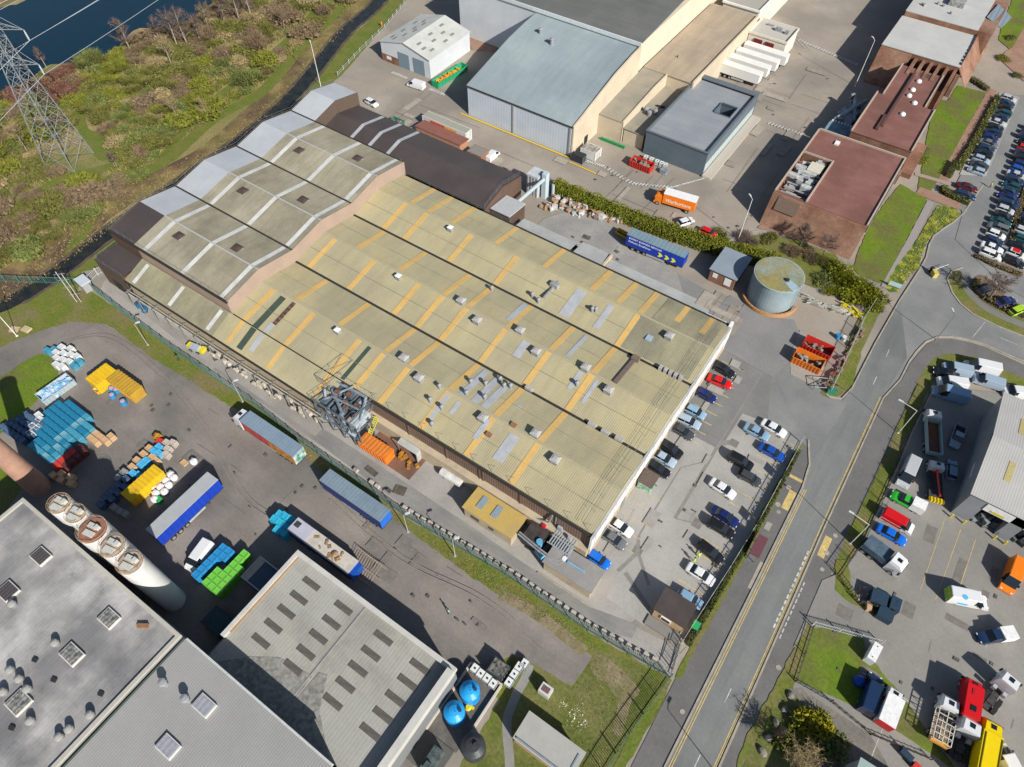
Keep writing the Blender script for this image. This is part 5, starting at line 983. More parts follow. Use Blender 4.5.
def car(kind,color,x=0,y=0,rz=0,label='',group=None,cat='car',name='parked_car'):
    key=(kind,color)
    if key not in BM:
        L,W,H,st,gb,gr=TYPES[kind]; hw=W/2; bm=cpaint(color)
        T=thing(name,label,cat,x,y,0,rz,group)
        mb=MB(); mb.loft([ring(t*L,hw*f,.28,z) for t,f,z in st]); mb.build('body',bm,T,smooth=False)
        zb=max(z for _,_,z in st)-.03
        mb=MB(); b=[(gb[0]*L,-hw*.88,zb),(gb[1]*L,-hw*.86,zb-.03),(gb[1]*L,hw*.86,zb-.03),(gb[0]*L,hw*.88,zb)]; t_=[(gr[0]*L,-hw*.7,H-.05),(gr[1]*L,-hw*.72,H-.05),(gr[1]*L,hw*.72,H-.05),(gr[0]*L,hw*.7,H-.05)]
        mb.hexa(b,t_); mb.build('windows',V_glass,T)
        mb=MB(); c=.04; mb.hexa([(gr[0]*L-c,-hw*.73,H-.07),(gr[1]*L+c,-hw*.74,H-.07),(gr[1]*L+c,hw*.74,H-.07),(gr[0]*L-c,hw*.73,H-.07)],[(gr[0]*L+.1,-hw*.62,H),(gr[1]*L-.1,-hw*.64,H),(gr[1]*L-.1,hw*.64,H),(gr[0]*L+.1,hw*.62,H)]); mb.build('roof',bm,T)
        mb=MB()
        for s in (-1,1):
            xm=(gb[0]+gb[1])*L/2+.1; mb.hexa([(xm-.05,s*hw*.885-.02,zb),(xm+.05,s*hw*.885-.02,zb),(xm+.05,s*hw*.885+.02,zb),(xm-.05,s*hw*.885+.02,zb)],[(xm-.05,s*hw*.735-.02,H-.06),(xm+.05,s*hw*.735-.02,H-.06),(xm+.05,s*hw*.735+.02,H-.06),(xm-.05,s*hw*.735+.02,H-.06)])
        mb.build('door_pillar',bm,T)
        for s in (-1,1):
            MB().box(.455*L,.49*L,s*hw*.62-.16,s*hw*.62+.16,.56,.72).build('headlight',V_lamp,T); MB().box(-.502*L,-.48*L,s*hw*.66-.13,s*hw*.66+.13,.68,.86).build('tail_light',V_tail,T)
            MB().box(gb[1]*L-.5,gb[1]*L-.32,s*hw*1.04-.08,s*hw*1.04+.08,zb-.08,zb+.08).build('door_mirror',V_trim,T)
            wheel(T,.31*L,s*(hw-.12)); wheel(T,-.3*L,s*(hw-.12))
        BM[key]=T; return T
    return dup(BM[key],x,y,rz,0,label,group)
def place(kind,color,a,b,label,group=None,z=.8,f=None,**k):
    """a = rear end, b = front end, in photo pixels"""
    p=P(*a,z); q=P(*b,z); x,y=(p[0]+q[0])/2,(p[1]+q[1])/2; return car(kind,color,x,y,math.atan2(q[1]-p[1],q[0]-p[0]),label,group,**k)
def zp(o,s,x,y): return (o[0]+x/s,o[1]+y/s)
# --- factory car park
Q=((640,340),5.48)
for kind,c,a,b,lab in [
 ('estate','black',(405,128),(508,188),'black estate car, nearest the top end of the white fascia row'),
 ('saloon','red',(375,200),(500,248),'bright red car parked against the white fascia, the only red one there'),
 ('hatch','navy',(315,272),(408,325),'small navy hatchback below the red car on the fascia side'),
 ('hatch','light blue',(255,365),(352,415),'light blue hatchback with a bare bay between it and the navy hatchback'),
 ('estate','silver blue',(205,415),(322,468),'silvery blue estate touching bays with the light blue hatchback'),
 ('saloon','dark grey',(172,460),(290,530),'dark grey saloon below the silvery blue estate in the fascia row'),
 ('suv','black',(112,560),(222,630),'black off-roader, top of the lower group of three by the fascia'),
 ('saloon','silver blue',(68,610),(190,678),'silver blue saloon between two black cars by the fascia'),
 ('estate','black',(35,662),(158,738),'black estate car next above the brown roofed porch')]:
    place(kind,c,zp(*Q,*a),zp(*Q,*b),lab)
Q=((560,500),6.4)
for kind,c,a,b,lab in [('saloon','white',(305,115),(463,218),'white saloon in the fascia row below the brown roofed porch'),('saloon','grey',(265,192),(420,298),'mid grey saloon beside the white saloon near the factory corner'),('hatch','bright blue',(172,328),(320,424),'bright blue hatchback between the factory corner and the flat roofed hut')]:
    place(kind,c,zp(*Q,*a),zp(*Q,*b),lab)
Q=((640,340),5.48)
for kind,c,a,b,lab in [('saloon','white',(680,450),(790,512),'white saloon at the entrance end of the fence side bays'),('saloon','light blue',(580,468),(703,533),'light blue saloon left of the white one at the entrance end'),('saloon','blue',(665,578),(785,645),'royal blue saloon against the fence, below the white saloon')]:
    place(kind,c,zp(*Q,*a),zp(*Q,*b),lab)
Q=((640,440),4.79)
for kind,c,a,b,lab in [('suv','black',(425,68),(537,130),'black off-roader in the fence side bays below the royal blue saloon'),('hatch','dark grey',(476,152),(577,205),'dark grey hatchback nose to the fence below the black off-roader'),('saloon','white',(350,200),(445,262),'white saloon standing alone in the middle of the fence side bays'),
 ('saloon','navy',(352,328),(470,402),'navy saloon beside a black estate halfway down the fence'),('estate','black',(326,382),(448,455),'black estate beside the navy saloon halfway down the fence'),('estate','black',(280,488),(394,578),'black estate standing alone above the two people in yellow'),('saloon','white',(228,600),(355,682),'white saloon beside the two people in yellow')]:
    place(kind,c,zp(*Q,*a),zp(*Q,*b),lab)
Q=((640,570),6.975); place('hatch','light blue',zp(*Q,265,148),zp(*Q,432,248),'light blue hatchback tucked behind the brown roofed gatehouse')
# --- office car park (top right): column A, B, C
def col(n,p0,p1,cols,kinds,labf,group=None,rz=-.02,skip=()):
    a=P(*p0,.8); b=P(*p1,.8)
    for i in range(n):
        if i in skip: continue
        t=i/(n-1); car(kinds[i%len(kinds)],cols[i],a[0]+(b[0]-a[0])*t+R.uniform(-.25,.25),a[1]+(b[1]-a[1])*t,rz+R.uniform(-.03,.03)+(PI if R.random()<.3 else 0),labf(i,cols[i]),group)
ordn=['first','second','third','fourth','fifth','sixth','seventh','eighth','ninth','tenth','eleventh','twelfth','thirteenth','fourteenth','fifteenth','sixteenth']
ca=['white','dark blue','black','dark blue','teal','dark blue','black','silver','dark blue','dark blue','silver blue','dark blue','silver blue','dark blue','black','dark blue','silver','dark blue','grey']
ca=['silver','dark blue','black','teal','dark blue','silver','black','dark blue','navy','grey','dark blue','black','silver blue','dark grey','silver blue']
col(15,(1009,98),(976,170),ca,['hatch','saloon','hatch','estate'],lambda i,c:f'{c} car, {ordn[i]} from the top of the full row along the clipped hedge')
Q=((924,160),6.39)
place('saloon','maroon',zp(*Q,212,150),zp(*Q,348,190),'maroon saloon below the empty bays of the hedge row')
place('estate','dark blue',zp(*Q,195,200),zp(*Q,335,240),'dark blue estate below the maroon saloon at the end of the hedge row')
cb=['dark grey','black','dark blue','black','red','dark blue','black','navy','blue','silver','dark blue','teal','dark blue','navy','dark blue','silver','black','teal','grey','white','dark blue','white','white']
a=P(1032,128,.8); b=P(990.5,254,.8)
for i in range(23):
    t=i/22; n=23-i
    nm=['lowest','second lowest','third lowest','fourth lowest'][n-1] if n<=4 else f'{["fifth","sixth","seventh","eighth","ninth","tenth","eleventh","twelfth","thirteenth","fourteenth","fifteenth","sixteenth","seventeenth","eighteenth","nineteenth","twentieth","twenty-first","twenty-second","twenty-third"][n-5]} from the bottom'
    if a[0]+(b[0]-a[0])*t<50: car(['hatch','saloon','suv','hatch'][i%4],cb[i],a[0]+(b[0]-a[0])*t+R.uniform(-.3,.3),a[1]+(b[1]-a[1])*t,-.03+R.uniform(-.03,.03)+(PI if R.random()<.4 else 0),f'{cb[i]} car, {nm} of the row left of the planted strip')
cc=['dark blue','black','silver','dark blue','grey','dark blue','black','silver','teal','black','white','black']
a=P(1046,185,.8); b=P(1013.5,261,.8)
for i in range(12):
    t=i/11; n=12-i; car(['hatch','saloon','hatch','estate'][i%4],cc[i],a[0]+(b[0]-a[0])*t,a[1]+(b[1]-a[1])*t,-.03+R.uniform(-.03,.03),f'{cc[i]} car, {ordn[n-1]} from the bottom, right of the planted strip' if n>2 else ('black car at the bottom corner of the row right of the planted strip' if n==1 else 'white car with a red panel on its roof, right of the planted strip'))
o=[q for q in bpy.data.objects if q.get('label','').startswith('white car with a red')][0]
MB().box(-1.1,.3,-.6,.6,1.47,1.52).build('red_roof_panel',cpaint('red'),o)
place('hatch','lime',(1010,313),(1027,306),'lime green hatchback behind the curved planting bed')
place('saloon','navy',(998,303),(1014,299),'navy saloon beside the lime green hatchback')
place('estate','dark grey',(980,292),(996,286),'dark grey estate partly under the bare tree on the curved bed')
# --- vans, pickups, lorries
def van(kind,c,a,b,label,z=1.4,roofc=None,cat='van',extra=None,side=None,group=None,rear=None,frontc=None):
    L,W,H={'big':(5.9,2.05,2.5),'mid':(5.0,1.95,1.95),'small':(4.4,1.8,1.82)}[kind]
    p=P(*a,z); q=P(*b,z); x,y=(p[0]+q[0])/2,(p[1]+q[1])/2; rz=math.atan2(q[1]-p[1],q[0]-p[0]); T=thing('parked_van',label,cat,x,y,0,rz,group)
    hw=W/2; bm=cpaint(c) if isinstance(c,str) else c; fb=cpaint(frontc) if frontc else bm
    mb=MB(); zb=1.12
    prof=[(-L/2,.3),(-L/2,zb),(L*.3,zb),(L*.46,zb-.18),(L*.5,.55),(L*.5,.3)]
    mb.yprof(prof,-hw,hw); mb.build('body',fb if frontc else bm,T)
    mb=MB(); mb.hexa([(-L/2,-hw,zb),(L*.1,-hw,zb),(L*.1,hw,zb),(-L/2,hw,zb)],[(-L/2+.06,-hw*.88,H-.04),(L*.1,-hw*.88,H-.04),(L*.1,hw*.88,H-.04),(-L/2+.06,hw*.88,H-.04)]); mb.build('load_body',bm,T)
    mb=MB(); mb.hexa([(L*.1,-hw*.97,zb),(L*.36,-hw*.92,zb-.02),(L*.36,hw*.92,zb-.02),(L*.1,hw*.97,zb)],[(L*.1,-hw*.87,H-.06),(L*.2,-hw*.84,H-.06),(L*.2,hw*.84,H-.06),(L*.1,hw*.87,H-.06)]); mb.build('windscreen',V_glass,T)
    mb=MB(); mb.hexa([(-L/2+.02,-hw*.9,H-.06),(L*.21,-hw*.88,H-.06),(L*.21,hw*.88,H-.06),(-L/2+.02,hw*.9,H-.06)],[(-L/2+.12,-hw*.8,H),(L*.19,-hw*.78,H),(L*.19,hw*.78,H),(-L/2+.12,hw*.8,H)]); mb.build('roof',cpaint(roofc) if roofc else bm,T)
    for s in (-1,1):
        MB().box(L*.455,L*.49,s*hw*.7-.15,s*hw*.7+.15,.65,.85).build('headlight',V_lamp,T); MB().box(-L/2-.02,-L/2+.04,s*hw*.86-.08,s*hw*.86+.08,.8,1.3).build('tail_light',V_tail,T)
        MB().box(L*.22,L*.27,s*(hw+.12)-.1,s*(hw+.12)+.1,1.1,1.45).build('door_mirror',V_trim,T)
        wheel(T,L*.32,s*(hw-.12),.35); wheel(T,-L*.3,s*(hw-.12),.35)
    if rear: MB().box(-L/2-.05,-L/2+.03,-hw*.9,hw*.9,.5,H-.2).build('rear_doors',rear,T)
    return T,L,hw,H
Q6=((870,340),5.9); Q7=((840,430),4.04); Q8=((840,620),5.22)
van('mid','silver blue',zp(*Q6,610,182),zp(*Q6,437,143),'silver blue van nearest the fence corner of the depot')
van('big','white',zp(*Q6,765,178),zp(*Q6,565,132),'large white van along the top fence of the depot')
van('mid','silver blue',zp(*Q6,800,262),zp(*Q6,617,205),'silver van between the large white van and the depot building')
van('mid','white',zp(*Q6,597,258),zp(*Q6,392,226),'white van lying in shade below the black car in the depot')
van('big','light blue',zp(*Q6,582,340),zp(*Q6,378,280),'large pale blue van, lowest of the vans parked nose to the fence')
van('mid','white',zp(*Q6,960,310),zp(*Q6,808,292),'white van cut by the right edge, above the depot roof')
place('saloon','black',zp(*Q6,500,205),zp(*Q6,402,180),'black car in deep shade between two depot vans')
van('big','silver',zp(*Q7,302,112),zp(*Q7,255,225),'silver white van parked lengthwise below the tipper lorry')
T,L,hw,H=van('mid','red',zp(*Q7,182,330),zp(*Q7,300,398),'red roofed van with white lower sides in the depot',frontc='white')
MB().box(-L/2+.1,L*.15,-hw-.012,-hw,.5,1.0).build('side_stripe',cpaint('red'),T)
place('saloon','bright blue',zp(*Q7,150,388),zp(*Q7,270,455),'bright blue saloon between the red roofed van and the white cabbed lorry')
place('hatch','light blue',zp(*Q7,452,190),zp(*Q7,455,130),'light blue hatchback in shade beside the breakdown lorry')
T,L,hw,H=van('big','white',zp(*Q7,440,660),zp(*Q7,605,695),'white van with a pale blue emblem and green yellow rear doors',rear=mat('green_yellow_check',(.4,.5,.05),(.2,.4,.05),sc=2,fine=.1))
mb=MB(); mb.lathe(0,0,[(.42,0),(.4,.015)],16); o=mb.build('blue_emblem',mat('sky_blue_emblem',(.1,.4,.65)),T,(-L*.2,-hw*.55,H+.005))
mb=MB(); mb.box(-1.6,-.2,-hw-.02,-hw+.01,.7,1.2); mb.build('blue_emblem',mat('sky_blue_emblem',(.1,.4,.65)),T)
van('big','orange',zp(*Q7,722,530),zp(*Q7,682,640),'orange van by the open depot doors with its nose down the yard')
def pickup(c,a,b,label,boxm=None,box_h=0,z=.9):
    p=P(*a,z); q=P(*b,z); x,y=(p[0]+q[0])/2,(p[1]+q[1])/2; T=thing('parked_pickup',label,'pickup',x,y,0,math.atan2(q[1]-p[1],q[0]-p[0])); L=5.2; hw=.93; bm=cpaint(c)
    mb=MB(); mb.loft([ring(t*L,hw*f,.4,zz_) for t,f,zz_ in [(-.1,1,1.05),(.2,1,1.05),(.38,.97,1.0),(.47,.9,.86),(.5,.8,.7)]]); mb.build('cab_body',bm,T)
    mb=MB(); mb.hexa([(-.1*L,-hw*.9,1.02),(.26*L,-hw*.88,1.02),(.26*L,hw*.88,1.02),(-.1*L,hw*.9,1.02)],[(-.07*L,-hw*.75,1.7),(.12*L,-hw*.75,1.7),(.12*L,hw*.75,1.7),(-.07*L,hw*.75,1.7)]); mb.build('windows',V_glass,T)
    MB().box(-.07*L,.12*L,-hw*.74,hw*.74,1.68,1.74).build('roof',bm,T)
    if box_h: MB().box(-L/2,-.1*L-.03,-hw,hw,.5,box_h).build('load_box',boxm,T)
    else:
        MB().box(-L/2,-.11*L,-hw*.85,hw*.85,.5,.62).build('load_bed',V_chas,T)
        mb=MB(); mb.box(-L/2,-.11*L,-hw,-hw+.08,.5,1.05); mb.box(-L/2,-.11*L,hw-.08,hw,.5,1.05); mb.box(-L/2,-L/2+.08,-hw+.08,hw-.08,.5,1.05); mb.build('bed_side',bm,T)
    for s in (-1,1):
        wheel(T,.3*L,s*(hw-.12),.38); wheel(T,-.3*L,s*(hw-.12),.38); MB().box(L*.46,L*.49,s*hw*.66-.14,s*hw*.66+.14,.7,.86).build('headlight',V_lamp,T)
    return T
pickup('silver blue',zp(*Q6,545,495),zp(*Q6,492,640),'pale blue pickup with an empty bed in shade beside the tipper lorry')
pickup('green',zp(*Q7,350,330),zp(*Q7,195,248),'bright green pickup with a long white load box',mat('white_load_box',g(.7)),2.1)
pickup('dark blue',zp(*Q8,912,70),zp(*Q8,712,95),'dark blue pickup with a white canopy standing in open yard',mat('white_load_box',g(.7)),1.95)
def cab(T,x0,c,L=2.0,hw=1.22,H=3.0,roof=True):
    bm=cpaint(c); mb=MB(); mb.hexa([(x0,-hw,.5),(x0+L,-hw*.95,.45),(x0+L,hw*.95,.45),(x0,hw,.5)],[(x0,-hw,H-.5),(x0+L*.96,-hw*.92,H-.8),(x0+L*.96,hw*.92,H-.8),(x0,hw,H-.5)]); mb.build('cab',bm,T)
    mb=MB(); mb.hexa([(x0,-hw,H-.5),(x0+L*.96,-hw*.92,H-.8),(x0+L*.96,hw*.92,H-.8),(x0,hw,H-.5)],[(x0+.05,-hw*.85,H),(x0+L*.7,-hw*.8,H-.1),(x0+L*.7,hw*.8,H-.1),(x0+.05,hw*.85,H)]); mb.build('cab_roof',bm,T)
    MB().box(x0+L*.955,x0+L*.99,-hw*.86,hw*.86,H-1.7,H-.85).build('windscreen',V_glass,T); MB().box(x0+L*.3,x0+L*.6,-.3,.3,H-.06,H+.02).build('roof_hatch',V_glass,T)
    for s in (-1,1): MB().box(x0+L-.05,x0+L+.02,s*.85-.18,s*.85+.18,.6,.85).build('headlight',V_lamp,T); MB().box(x0+L*.85,x0+L*.95,s*(hw+.15)-.1,s*(hw+.15)+.1,H-1.6,H-.9).build('door_mirror',V_trim,T); wheel(T,x0+L*.5,s*(hw-.16),.5,.3)
def lorry_base(name,label,cat,a,b,z,Lfix=None):
    p=P(*a,z); q=P(*b,z); x,y=(p[0]+q[0])/2,(p[1]+q[1])/2; L=Lfix or math.hypot(q[0]-p[0],q[1]-p[1]); return thing(name,label,cat,x,y,0,math.atan2(q[1]-p[1],q[0]-p[0])),L
def chassis(T,x0,x1,axles,hw=1.2):
    MB().box(x0,x1,-.45,.45,.6,.95).build('chassis',V_chas,T)
    for x in axles:
        for s in (-1,1): wheel(T,x,s*(hw-.2),.5,.45)
# tipper
T,L=lorry_base('tipper_lorry','white cabbed tipper lorry with a rusty open body parked in the depot shade','lorry',zp(*Q6,388,665),zp(*Q6,375,412),2.0)
cab(T,L/2-1.9,'white',1.9,H=2.7); chassis(T,-L/2+.3,L/2-1.9,(-L/2+1.2,-L/2+2.5)); hb=1.2
mb=MB(); bx0,bx1=-L/2,L/2-2.1; mb.box(bx0,bx1,-hb,-hb+.1,1,2.1); mb.box(bx0,bx1,hb-.1,hb,1,2.1); mb.box(bx1-.1,bx1,-hb+.1,hb-.1,1,2.2); mb.box(bx0,bx0+.1,-hb+.1,hb-.1,1,2.0); mb.build('tipper_side',mat('pale_teal_paint',(.3,.42,.42),fine=.1),T); MB().box(bx0+.1,bx1-.1,-hb+.1,hb-.1,.95,1.15).build('tipper_floor',mat('rust_floor',(.2,.08,.035),(.12,.06,.04),sc=1,fine=.3),T)
# breakdown lorry with crane
T,L=lorry_base('breakdown_lorry','breakdown lorry with a red folded crane and yellow striped tail','lorry',zp(*Q7,395,285),zp(*Q7,388,128),1.6)
cab(T,L/2-1.7,'white',1.7,1.1,2.5); chassis(T,-L/2+.2,L/2-1.7,(-L/2+1.2,)); MB().box(-L/2,L/2-1.8,-1.1,1.1,.95,1.15).build('deck',V_chas,T)
mb=MB(); mb.tube((L/2-2.3,.2,1.2),(L/2-2.3,.2,2.4),.2,8); mb.tube((L/2-2.3,.2,2.3),(-L/2+.8,-.3,1.8),.17,6); mb.build('crane_arm',cpaint('red'),T); MB().box(-L/2-.1,-L/2+.7,-1.15,1.15,.9,1.35).build('striped_tail',mat('yellow_black_stripe',(.7,.5,.0),fine=.1,stripe=('y',.5),sdark=.9),T)
# cabless/tractor units
def tractor(label,c,a,b,z=2.4,fifth='dark'):
    T,L=lorry_base('tractor_unit',label,'lorry cab',a,b,z); cab(T,L/2-2.2,c,2.2,1.22,3.2); chassis(T,-L/2,L/2-2.2,(-L/2+.8,-L/2+2.0)); MB().rbox(-L/2+1.5,0,.95,1.1,1.0,.25).build('fifth_wheel',V_chas,T); mb=MB(); [mb.rbox(L/2-2.7,s*.7,.9,.6,.5,.7) for s in (-1,1)]; mb.build('fuel_tank',V_alu,T)
    for s in (-1,1): MB().box(-L/2,-L/2+2.6,s*.85-.28,s*.85+.28,1.0,1.12).build('mudguard',V_trim,T)
    return T,L
tractor('white tractor unit with a bare chassis at the right of the red lorry','white',zp(*Q8,790,450),zp(*Q8,905,290))
tractor('white tractor unit squeezed between the caged lorry and the yellow lorry','white',zp(*Q8,640,720),zp(*Q8,690,515))
T,L=tractor('white cabbed lorry with a dark blue bonnet frame by the depot fence','white',zp(*Q7,105,440),zp(*Q7,262,560),2.2)
MB().box(-L/2+.2,L/2-2.4,-1.15,1.25,1.1,2.4).build('dark_blue_body',mat('dusty_blue_body',(.05,.09,.13),(.09,.13,.17),sc=1,fine=.1),T)
# red long lorry, yellow lorry, caged lorry, luton van, blue van
T,L=lorry_base('box_lorry','long bright red lorry with dark roof hatches among the parked lorry cabs','lorry',zp(*Q8,690,505),zp(*Q8,722,300),3.2,)
MB().box(-L/2,L/2-1.2,-1.05,1.05,1,3.2).build('body',cpaint('red'),T); cab(T,L/2-1.6,'red',1.6,1.05,2.8); chassis(T,-L/2+.2,L/2-1.4,(-L/2+1.2,)); MB().rbox(-L/2+1.2,0,3.2,.8,.7,.08).build('roof_hatch',V_glass,T); MB().rbox(.6,.3,3.2,.8,.3,.06).build('roof_stripe',mat('dark_red_stripe',(.25,.01,.01)),T)
T,L=lorry_base('box_lorry','bright yellow lorry with a long yellow body at the bottom edge','lorry',zp(*Q8,745,900),zp(*Q8,812,520),3.0)
MB().box(-L/2,L/2-2.0,-1.2,1.2,1,3.3).build('body',cpaint('yellow'),T); cab(T,L/2-2.0,'yellow',2.0,1.2,3.1); chassis(T,-L/2+.3,L/2-2,(-L/2+1.3,-L/2+2.6))
mb=MB(); [mb.box(-L/2+.3,L/2-2.3,s-.05,s+.05,3.3,3.42) for s in (-1.1,.9)]; mb.build('roof_rail',mat('dark_yellow_rail',(.25,.19,.0)),T)
T,L=lorry_base('caged_lorry','white cabbed lorry with an open framed cage body loaded with orange scrap','lorry',zp(*Q8,530,640),zp(*Q8,585,400),2.2)
cab(T,L/2-2.0,'white',2.0,1.15,2.7); chassis(T,-L/2+.2,L/2-2,(-L/2+1.2,)); MB().box(-L/2,L/2-2.1,-1.15,1.15,.95,1.1).build('deck',mat('orange_scrap_deck',(.1,.1,.1),(.3,.2,.1),sc=1,fine=.3),T)
mb=MB(); x0,x1=-L/2,L/2-2.1
for z in (1.1,2.3):
    for s in (-1.12,0,1.12): mb.box(x0,x1,s-.05,s+.05,z,z+.08)
for i in range(6): x=x0+(x1-x0)*i/5; mb.box(x-.05,x+.05,-1.15,1.15,2.3,2.38); [mb.box(x-.04,x+.04,s-.04,s+.04,1.1,2.3) for s in (-1.1,1.1)]
mb.build('cage_frame',mat('pale_cage_frame',(.55,.53,.47)),T); MB().box(x0-.1,x0+.5,-1.1,1.1,1.1,1.6).build('orange_tail',mat('orange_timber',(.55,.27,.05),fine=.2),T)
T,L=lorry_base('box_van','white and red box van facing up the lot beside the dusty blue van','van',zp(*Q8,240,545),zp(*Q8,312,350),2.6)
MB().box(-L/2,L/2-1.5,-1.1,1.1,.9,3.0).build('box_body',mat('white_load_box',g(.7)),T); cab(T,L/2-1.7,'white',1.7,1.0,2.3); chassis(T,-L/2+.2,L/2-1.6,(-L/2+1.1,)); MB().box(-L/2-.06,-L/2,-1.05,1.05,1.0,2.9).build('red_rear_door',cpaint('red'),T); MB().box(-L/2,-L/2+1.2,-1.12,-1.1,.9,2.9).build('red_side_panel',cpaint('red'),T); MB().box(.2,.9,1.1,1.12,1.3,2.5).build('red_crest',cpaint('red'),T)
van('big','dark blue',zp(*Q8,142,460),zp(*Q8,192,300),'dusty slate blue van in shade on the depot lawn edge')
van('mid','white',zp(*Q8,915,790),zp(*Q8,870,705),'white van nose up beside the yellow lorry, at the bottom edge')
# white van by workshop, white/blue car, small ones in the north yard
van('mid','white',(427,86),(405,79),'white van with a dark nose outside the white workshop')
van('small','white',(378,101),(366,103),'small white van with blue windows behind the silver roof edge') if False else place('hatch','white',(366,99),(377,105),'small white car with blue windows beside the dark green skip')
place('hatch','white',(487,151),(499,156),'white and orange small car at the end of the brown containers') if False else van('small','white',(487,158),(497,149),'small white van with an orange flank by the brown containers')
place('saloon','black',(497,168),(512,176),'black car half hidden behind the brown roof beside the galvanised silo')
place('hatch','white',(680,223),(692,219),'white car in the yard behind the clipped hedge')
place('hatch','red',(704,230),(713,234),'small red car showing over the hedge')
place('hatch','red',(1019,158),(1028,160),'red hatchback') if False else None
# --- trailers
def trailer(label,x,y,rz,L=13.2,sidem=None,roofm=None,H=3.95,hw=1.25,name='curtain_trailer',cat='trailer',endm=None):
    T=thing(name,label,cat,x,y,0,rz); 
    MB().box(-L/2,L/2,-hw+.02,hw-.02,1.0,1.25).build('floor',V_chas,T)
    mb=MB(); mb.box(-L/2+.05,L/2-.05,-hw,-hw+.05,1.2,H-.12); mb.box(-L/2+.05,L/2-.05,hw-.05,hw,1.2,H-.12); mb.build('curtain',sidem,T)
    MB().box(-L/2,L/2,-hw-.02,hw+.02,H-.12,H).build('roof',roofm or V_alu,T)
    mb=MB(); mb.box(-L/2,-L/2+.06,-hw+.04,hw-.04,1.2,H-.12); mb.box(L/2-.06,L/2,-hw+.04,hw-.04,1.2,H-.12); mb.build('end_panel',endm or sidem,T)
    for k in (0,1.35,2.7):
        for s in (-1,1): wheel(T,-L/2+1.8+k,s*(hw-.22),.5,.38)
    mb=MB(); [mb.box(L/2-3.2,L/2-3.0,s-.06,s+.06,0.05,1.0) for s in (-.9,.9)]; mb.build('landing_leg',V_chas,T)
    mb=MB(); [mb.box(-L/2+5,L/2-4,s*(hw-.05)-.03,s*(hw-.05)+.03,.45,.95) for s in (-1,1)]; mb.build('side_guard',V_alu,T)
    return T
curt_b=mat('royal_blue_curtain',(.008,.05,.42),(.008,.04,.36),sc=.5,r=.5,fine=.05,stripe=('x',.9),sdark=.15)
curt_d=mat('deep_blue_curtain',(.01,.03,.16),(.015,.04,.2),sc=.5,r=.5,fine=.05,stripe=('x',.9),sdark=.2)
rib_r=mat('ribbed_blue_grey_roof',(.2,.26,.31),(.16,.22,.27),sc=.4,r=.55,fine=.07,stripe=('x',.6),sdark=.12)
trailer('long pale roofed trailer with a royal blue side standing across the yard',-69.9,11.2,PI/2-.0,12.2,curt_b,mat('pale_trailer_roof',(.36,.38,.4),(.33,.35,.37),sc=.5,fine=.05))
T=trailer('ribbed grey roofed trailer with a deep blue side by the green fence, no cab attached',-48.8,27.7,PI-.0-.0,12.8,curt_d,rib_r,endm=mat('blue_rear_door',(.02,.12,.5)))
T.rotation_euler.z=PI
T=trailer('articulated lorry trailer with a red and yellow patterned side, cab attached at its west end',-68.1,28.3,PI,12.6,mat('red_patterned_curtain',(.4,.02,.035),(.45,.1,.08),sc=.7,fine=.15),mat('blue_grey_ribbed_roof2',(.2,.27,.34),(.17,.24,.31),sc=.4,fine=.07,stripe=('x',.6),sdark=.12),name='articulated_lorry',cat='lorry',endm=mat('white_green_door',(.6,.6,.58),(.02,.2,.15),sc=.8,fine=.05))
MB().box(-6.35,-.2,1.26,1.28,1.3,3.6).build('yellow_side_panel',mat('yellow_mixed_panel',(.5,.33,.03),(.4,.1,.04),sc=1.3,fine=.2),T)
cab(T,6.7,'white',2.1,1.22,3.4)
# blue trailer in the north yard with lettering
T=trailer('royal blue trailer with white lettering and three yellow arrowheads beside the clipped hedge',-36.1,107.4,.07-.07,13.2,curt_b,mat('blue_grey_roof_n',(.19,.27,.32),(.16,.24,.29),sc=.4,fine=.07,stripe=('x',.9),sdark=.15))
T.rotation_euler.z=.035
wt=mat('white_lettering',g(.8),fine=0); yl=mat('yellow_arrow_paint',(.75,.75,.05),fine=0)
text('EXPERT BUSINESS SERVICES',.62,'lettering',wt,T,(-6.0,-1.262,3.05),(PI/2,0,0),1.0); text('Delivery Excellence',.72,'lettering',wt,T,(-6.0,-1.262,2.2),(PI/2,0,0),.9)
for k in range(3):
    mb=MB(); x=.9+k*1.5; mb.face([(x,-1.265,1.5),(x+.55,-1.265,1.5),(x+1.15,-1.265,2.05),(x+.55,-1.265,2.6),(x,-1.265,2.6),(x+.35,-1.265,2.05)]); mb.build('arrowhead',yl,T)
# orange/white truck
T,L=lorry_base('box_lorry','orange lorry with a white roof and white name on its side','lorry',(698,206),(654,193),2.0); L=9.4
MB().box(-L/2,L/2-2.0,-1.2,1.2,1,3.5).build('body',cpaint('orange'),T); MB().box(-L/2-.02,L/2-1.98,-1.22,1.22,3.5,3.58).build('roof',mat('white_load_box',g(.7)),T); cab(T,L/2-1.8,'orange',1.8,1.15,2.9); chassis(T,-L/2+.3,L/2-1.8,(-L/2+1.6,))
text('Warburtons',1.25,'lettering',wt,T,(L/2-2.6,1.215,1.6),(PI/2,0,PI),.95)
